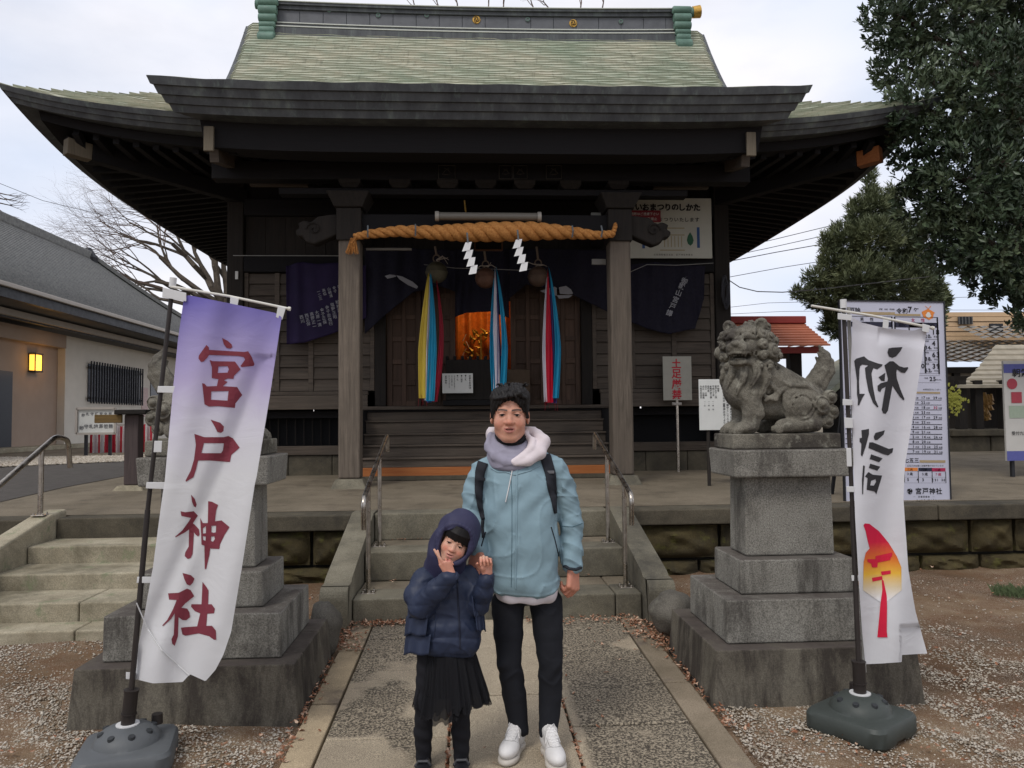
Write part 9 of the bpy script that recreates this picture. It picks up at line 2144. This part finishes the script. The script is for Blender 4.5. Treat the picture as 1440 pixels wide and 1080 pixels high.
# coat
S = Sculpt((-0.40, 3.18, 0.52), (0.16, 3.68, 1.04), 0.0042)
S.ell(g(632, 828, 0.06), (0.125, 0.095, 0.085), 0.04); S.ell(g(632, 860, 0.05), (0.122, 0.108, 0.12), 0.05, pw=2.5); S.ell(g(633, 893, 0.05), (0.134, 0.120, 0.10), 0.05, pw=3)
S.bx(g(632, 950, 0.05), (0.3, 0.3, 0.105), 0.002, 0.01, 's', R=rotm((0, 1, 0), 0.10)); S.cap(g(612, 812, 0.06), g(656, 812, 0.06), 0.055, None, 0.03)
S.chain([g(598, 818, 0.045), g(588, 836, 0.01), g(593, 853, -0.04)], [0.062, 0.060, 0.055], 0.015); S.chain([g(593, 853, -0.04), g(614, 830, -0.085), g(631, 814, -0.112)], [0.055, 0.047, 0.036], 0.012)
S.chain([g(658, 822, 0.045), g(671, 838, 0.02), g(673, 850, -0.01)], [0.055, 0.052, 0.048], 0.015); S.chain([g(673, 850, -0.01), g(680, 832, -0.055), g(684, 815, -0.080)], [0.047, 0.043, 0.036], 0.012)
def cw(x, y, z):
    q_ = np.abs(np.sin(z*math.pi/0.078+0.5*np.sin(x*14))); w = 0.0042*(np.sqrt(q_)-0.75)+0.003*(1-np.abs(np.sin(z*28+x*24+2*np.sin(x*13+y*9))))**5
    return w+0.0028*n3(x, y, z, 55, 3)+0.0015*n3(x, y, z, 130, 8)
S.displace(cw, 0.02); co = S.mesh('coat', m_coat, girl, org=ORG[girl.name], smooth_=1); bc_ = bvh_of(co)
seam(bc_, [(643, 812), (644, 840), (646, 880), (647, 912)], YG, 0.0042, 'zip', flat('navy_zip', (0.012, 0.015, 0.03, 1), 0.5), co, 0.001); seam(bc_, [(613, 860), (612, 880), (609, 899)], YG, 0.0036, 'pocket_ruffle', m_coat, co, 0.001)
for sx, rows in ((-1, ((868, 576, 604), (892, 572, 602), (919, 571, 606))), (1, ((866, 677, 664), (886, 680, 668)))):
    for (py, xo, xi) in rows:
        q = MB()
        def fn(u, v, py=py, xo=xo, xi=xi):
            an = u*1.0; x = xi+(xo-xi)*math.sin(an*1.35)/math.sin(1.35); p = g(x, py-27+27*v+1.5*math.sin(u*8), -0.075+0.13*an+0.010*v*math.sin(u*16)); return (p[0]+(0.010*v*(-1 if xo < xi else 1)), p[1]-0.012*v, p[2])
        q.grid(fn, 24, 8); q.build('side_ruffle', m_coat, co, smooth=True, angle=180, solid=0.004)
# cuffs
for w_, d_ in ((w1, (0.30, 0.25, -0.55)), (w2, (0.02, 0.15, -0.9))):
    d_ = np.array(d_)/np.linalg.norm(d_); q = MB(); q.tube([w_-d_*0.002+d_*0.004, w_+d_*0.02], [0.030, 0.033], 14); q.build('cuff', m_coat, co, smooth=True, bevel=0.004)
# tulle skirt and tights, shoes
m_tul = NM('black_tulle', 0.8, 0.2); m_tul.color((0.008, 0.008, 0.010)); mx_ = m_tul.n('ShaderNodeMixShader'); tp = m_tul.n('ShaderNodeBsdfTransparent'); mx_.inputs[0].default_value = 0.80
m_tul.l(tp.outputs[0], mx_.inputs[1]); m_tul.l(m_tul.b.outputs[0], mx_.inputs[2]); m_tul.l(mx_.outputs[0], m_tul.t.nodes['Material Output'].inputs['Surface']); m_tul = m_tul.done()
m_black = fabric('black_tights', (0.009, 0.009, 0.012, 1), 0.85, 500, 0.1)
top = g(630, 900, 0.05); bot = g(634, 1003, 0.05)
for L_ in range(3):
    q = MB()
    def fn(u, v, L_=L_):
        a = 2*math.pi*u; pl_ = math.sin(a*(15+2*L_)+L_)*0.012*v+0.006*math.sin(a*37+v*3)*v; rx = 0.105+(0.058-0.010*L_)*v**1.1; ry = 0.09+0.05*v
        drop = (0.300-0.012*L_)+0.018*math.sin(a*3+1+L_)+0.008*math.sin(a*21)-0.03*max(0, math.cos(a))
        return (top[0]+0.004+(0.012+0.004*L_)*v+(rx+pl_)*math.cos(a), top[1]+(ry+pl_)*math.sin(a), top[2]-drop*v)
    q.grid(fn, 260, 16, wrap=True); q.build('tulle_skirt', m_tul if L_ else m_tul, girl, smooth=True, angle=180, norm=False)
q = MB()
q.grid(lambda u, v: (top[0]+(0.100+0.028*v+0.004*math.sin(u*50))*math.cos(2*math.pi*u), top[1]+(0.088+0.025*v)*math.sin(2*math.pi*u), top[2]-0.22*v), 60, 6, wrap=True); q.build('skirt_lining', m_black, girl, smooth=True, angle=180)
S = Sculpt((-0.34, 3.30, gzz), (0.10, 3.66, 0.62), 0.004); S.chain([g(606, 905, 0.05), g(597, 985, 0.03), g(595, 1030, 0.05), g(596, 1072, 0.06)], [0.060, 0.042, 0.039, 0.033], 0.015); S.chain([g(646, 905, 0.05), g(648, 985, 0.04), g(648, 1030, 0.05), g(649, 1068, 0.05)], [0.060, 0.042, 0.040, 0.033], 0.015)
S.displace(lambda x, y, z: 0.0015*np.sin(z*110+x*40), 0.02); S.mesh('tights', m_black, girl, org=ORG[girl.name])
m_gshoe = simple('black_shoe', (0.014, 0.014, 0.017, 1), 0.35, 0.1, 20, 0.05)
for px, py in ((595, 1075), (649, 1072)):
    c = np.array([g(px, py)[0], 3.46, gzz]); S = Sculpt(c-np.array([0.06, 0.17, 0.005]), c+np.array([0.06, 0.08, 0.09]), 0.003)
    S.ell(c+np.array([0, -0.075, 0.022]), (0.036, 0.070, 0.030), 0.01); S.ell(c+np.array([0, 0.010, 0.028]), (0.030, 0.050, 0.034), 0.03); S.ell(c+np.array([0, -0.018, 0.066]), (0.022, 0.045, 0.022), 0.006, 's')
    S.cap(c+np.array([-0.030, -0.03, 0.038]), c+np.array([0.030, -0.03, 0.038]), 0.008, None, 0.004); S.bx(c+np.array([0, 0, -0.05]), (0.2, 0.3, 0.052), 0.001, 0, 's')
    sh_ = S.mesh('shoe', m_gshoe, girl, org=ORG[girl.name]); q = MB(); q.tube([c+np.array([-0.034, -0.028, 0.036]), c+np.array([-0.02, -0.034, 0.058]), c+np.array([0.02, -0.034, 0.058]), c+np.array([0.034, -0.028, 0.036])], 0.006, 6); q.build('shoe_strap', flat('grey_strap', (0.06, 0.06, 0.065, 1)), sh_, smooth=True)
print('people', round(time.time()-T0, 1))
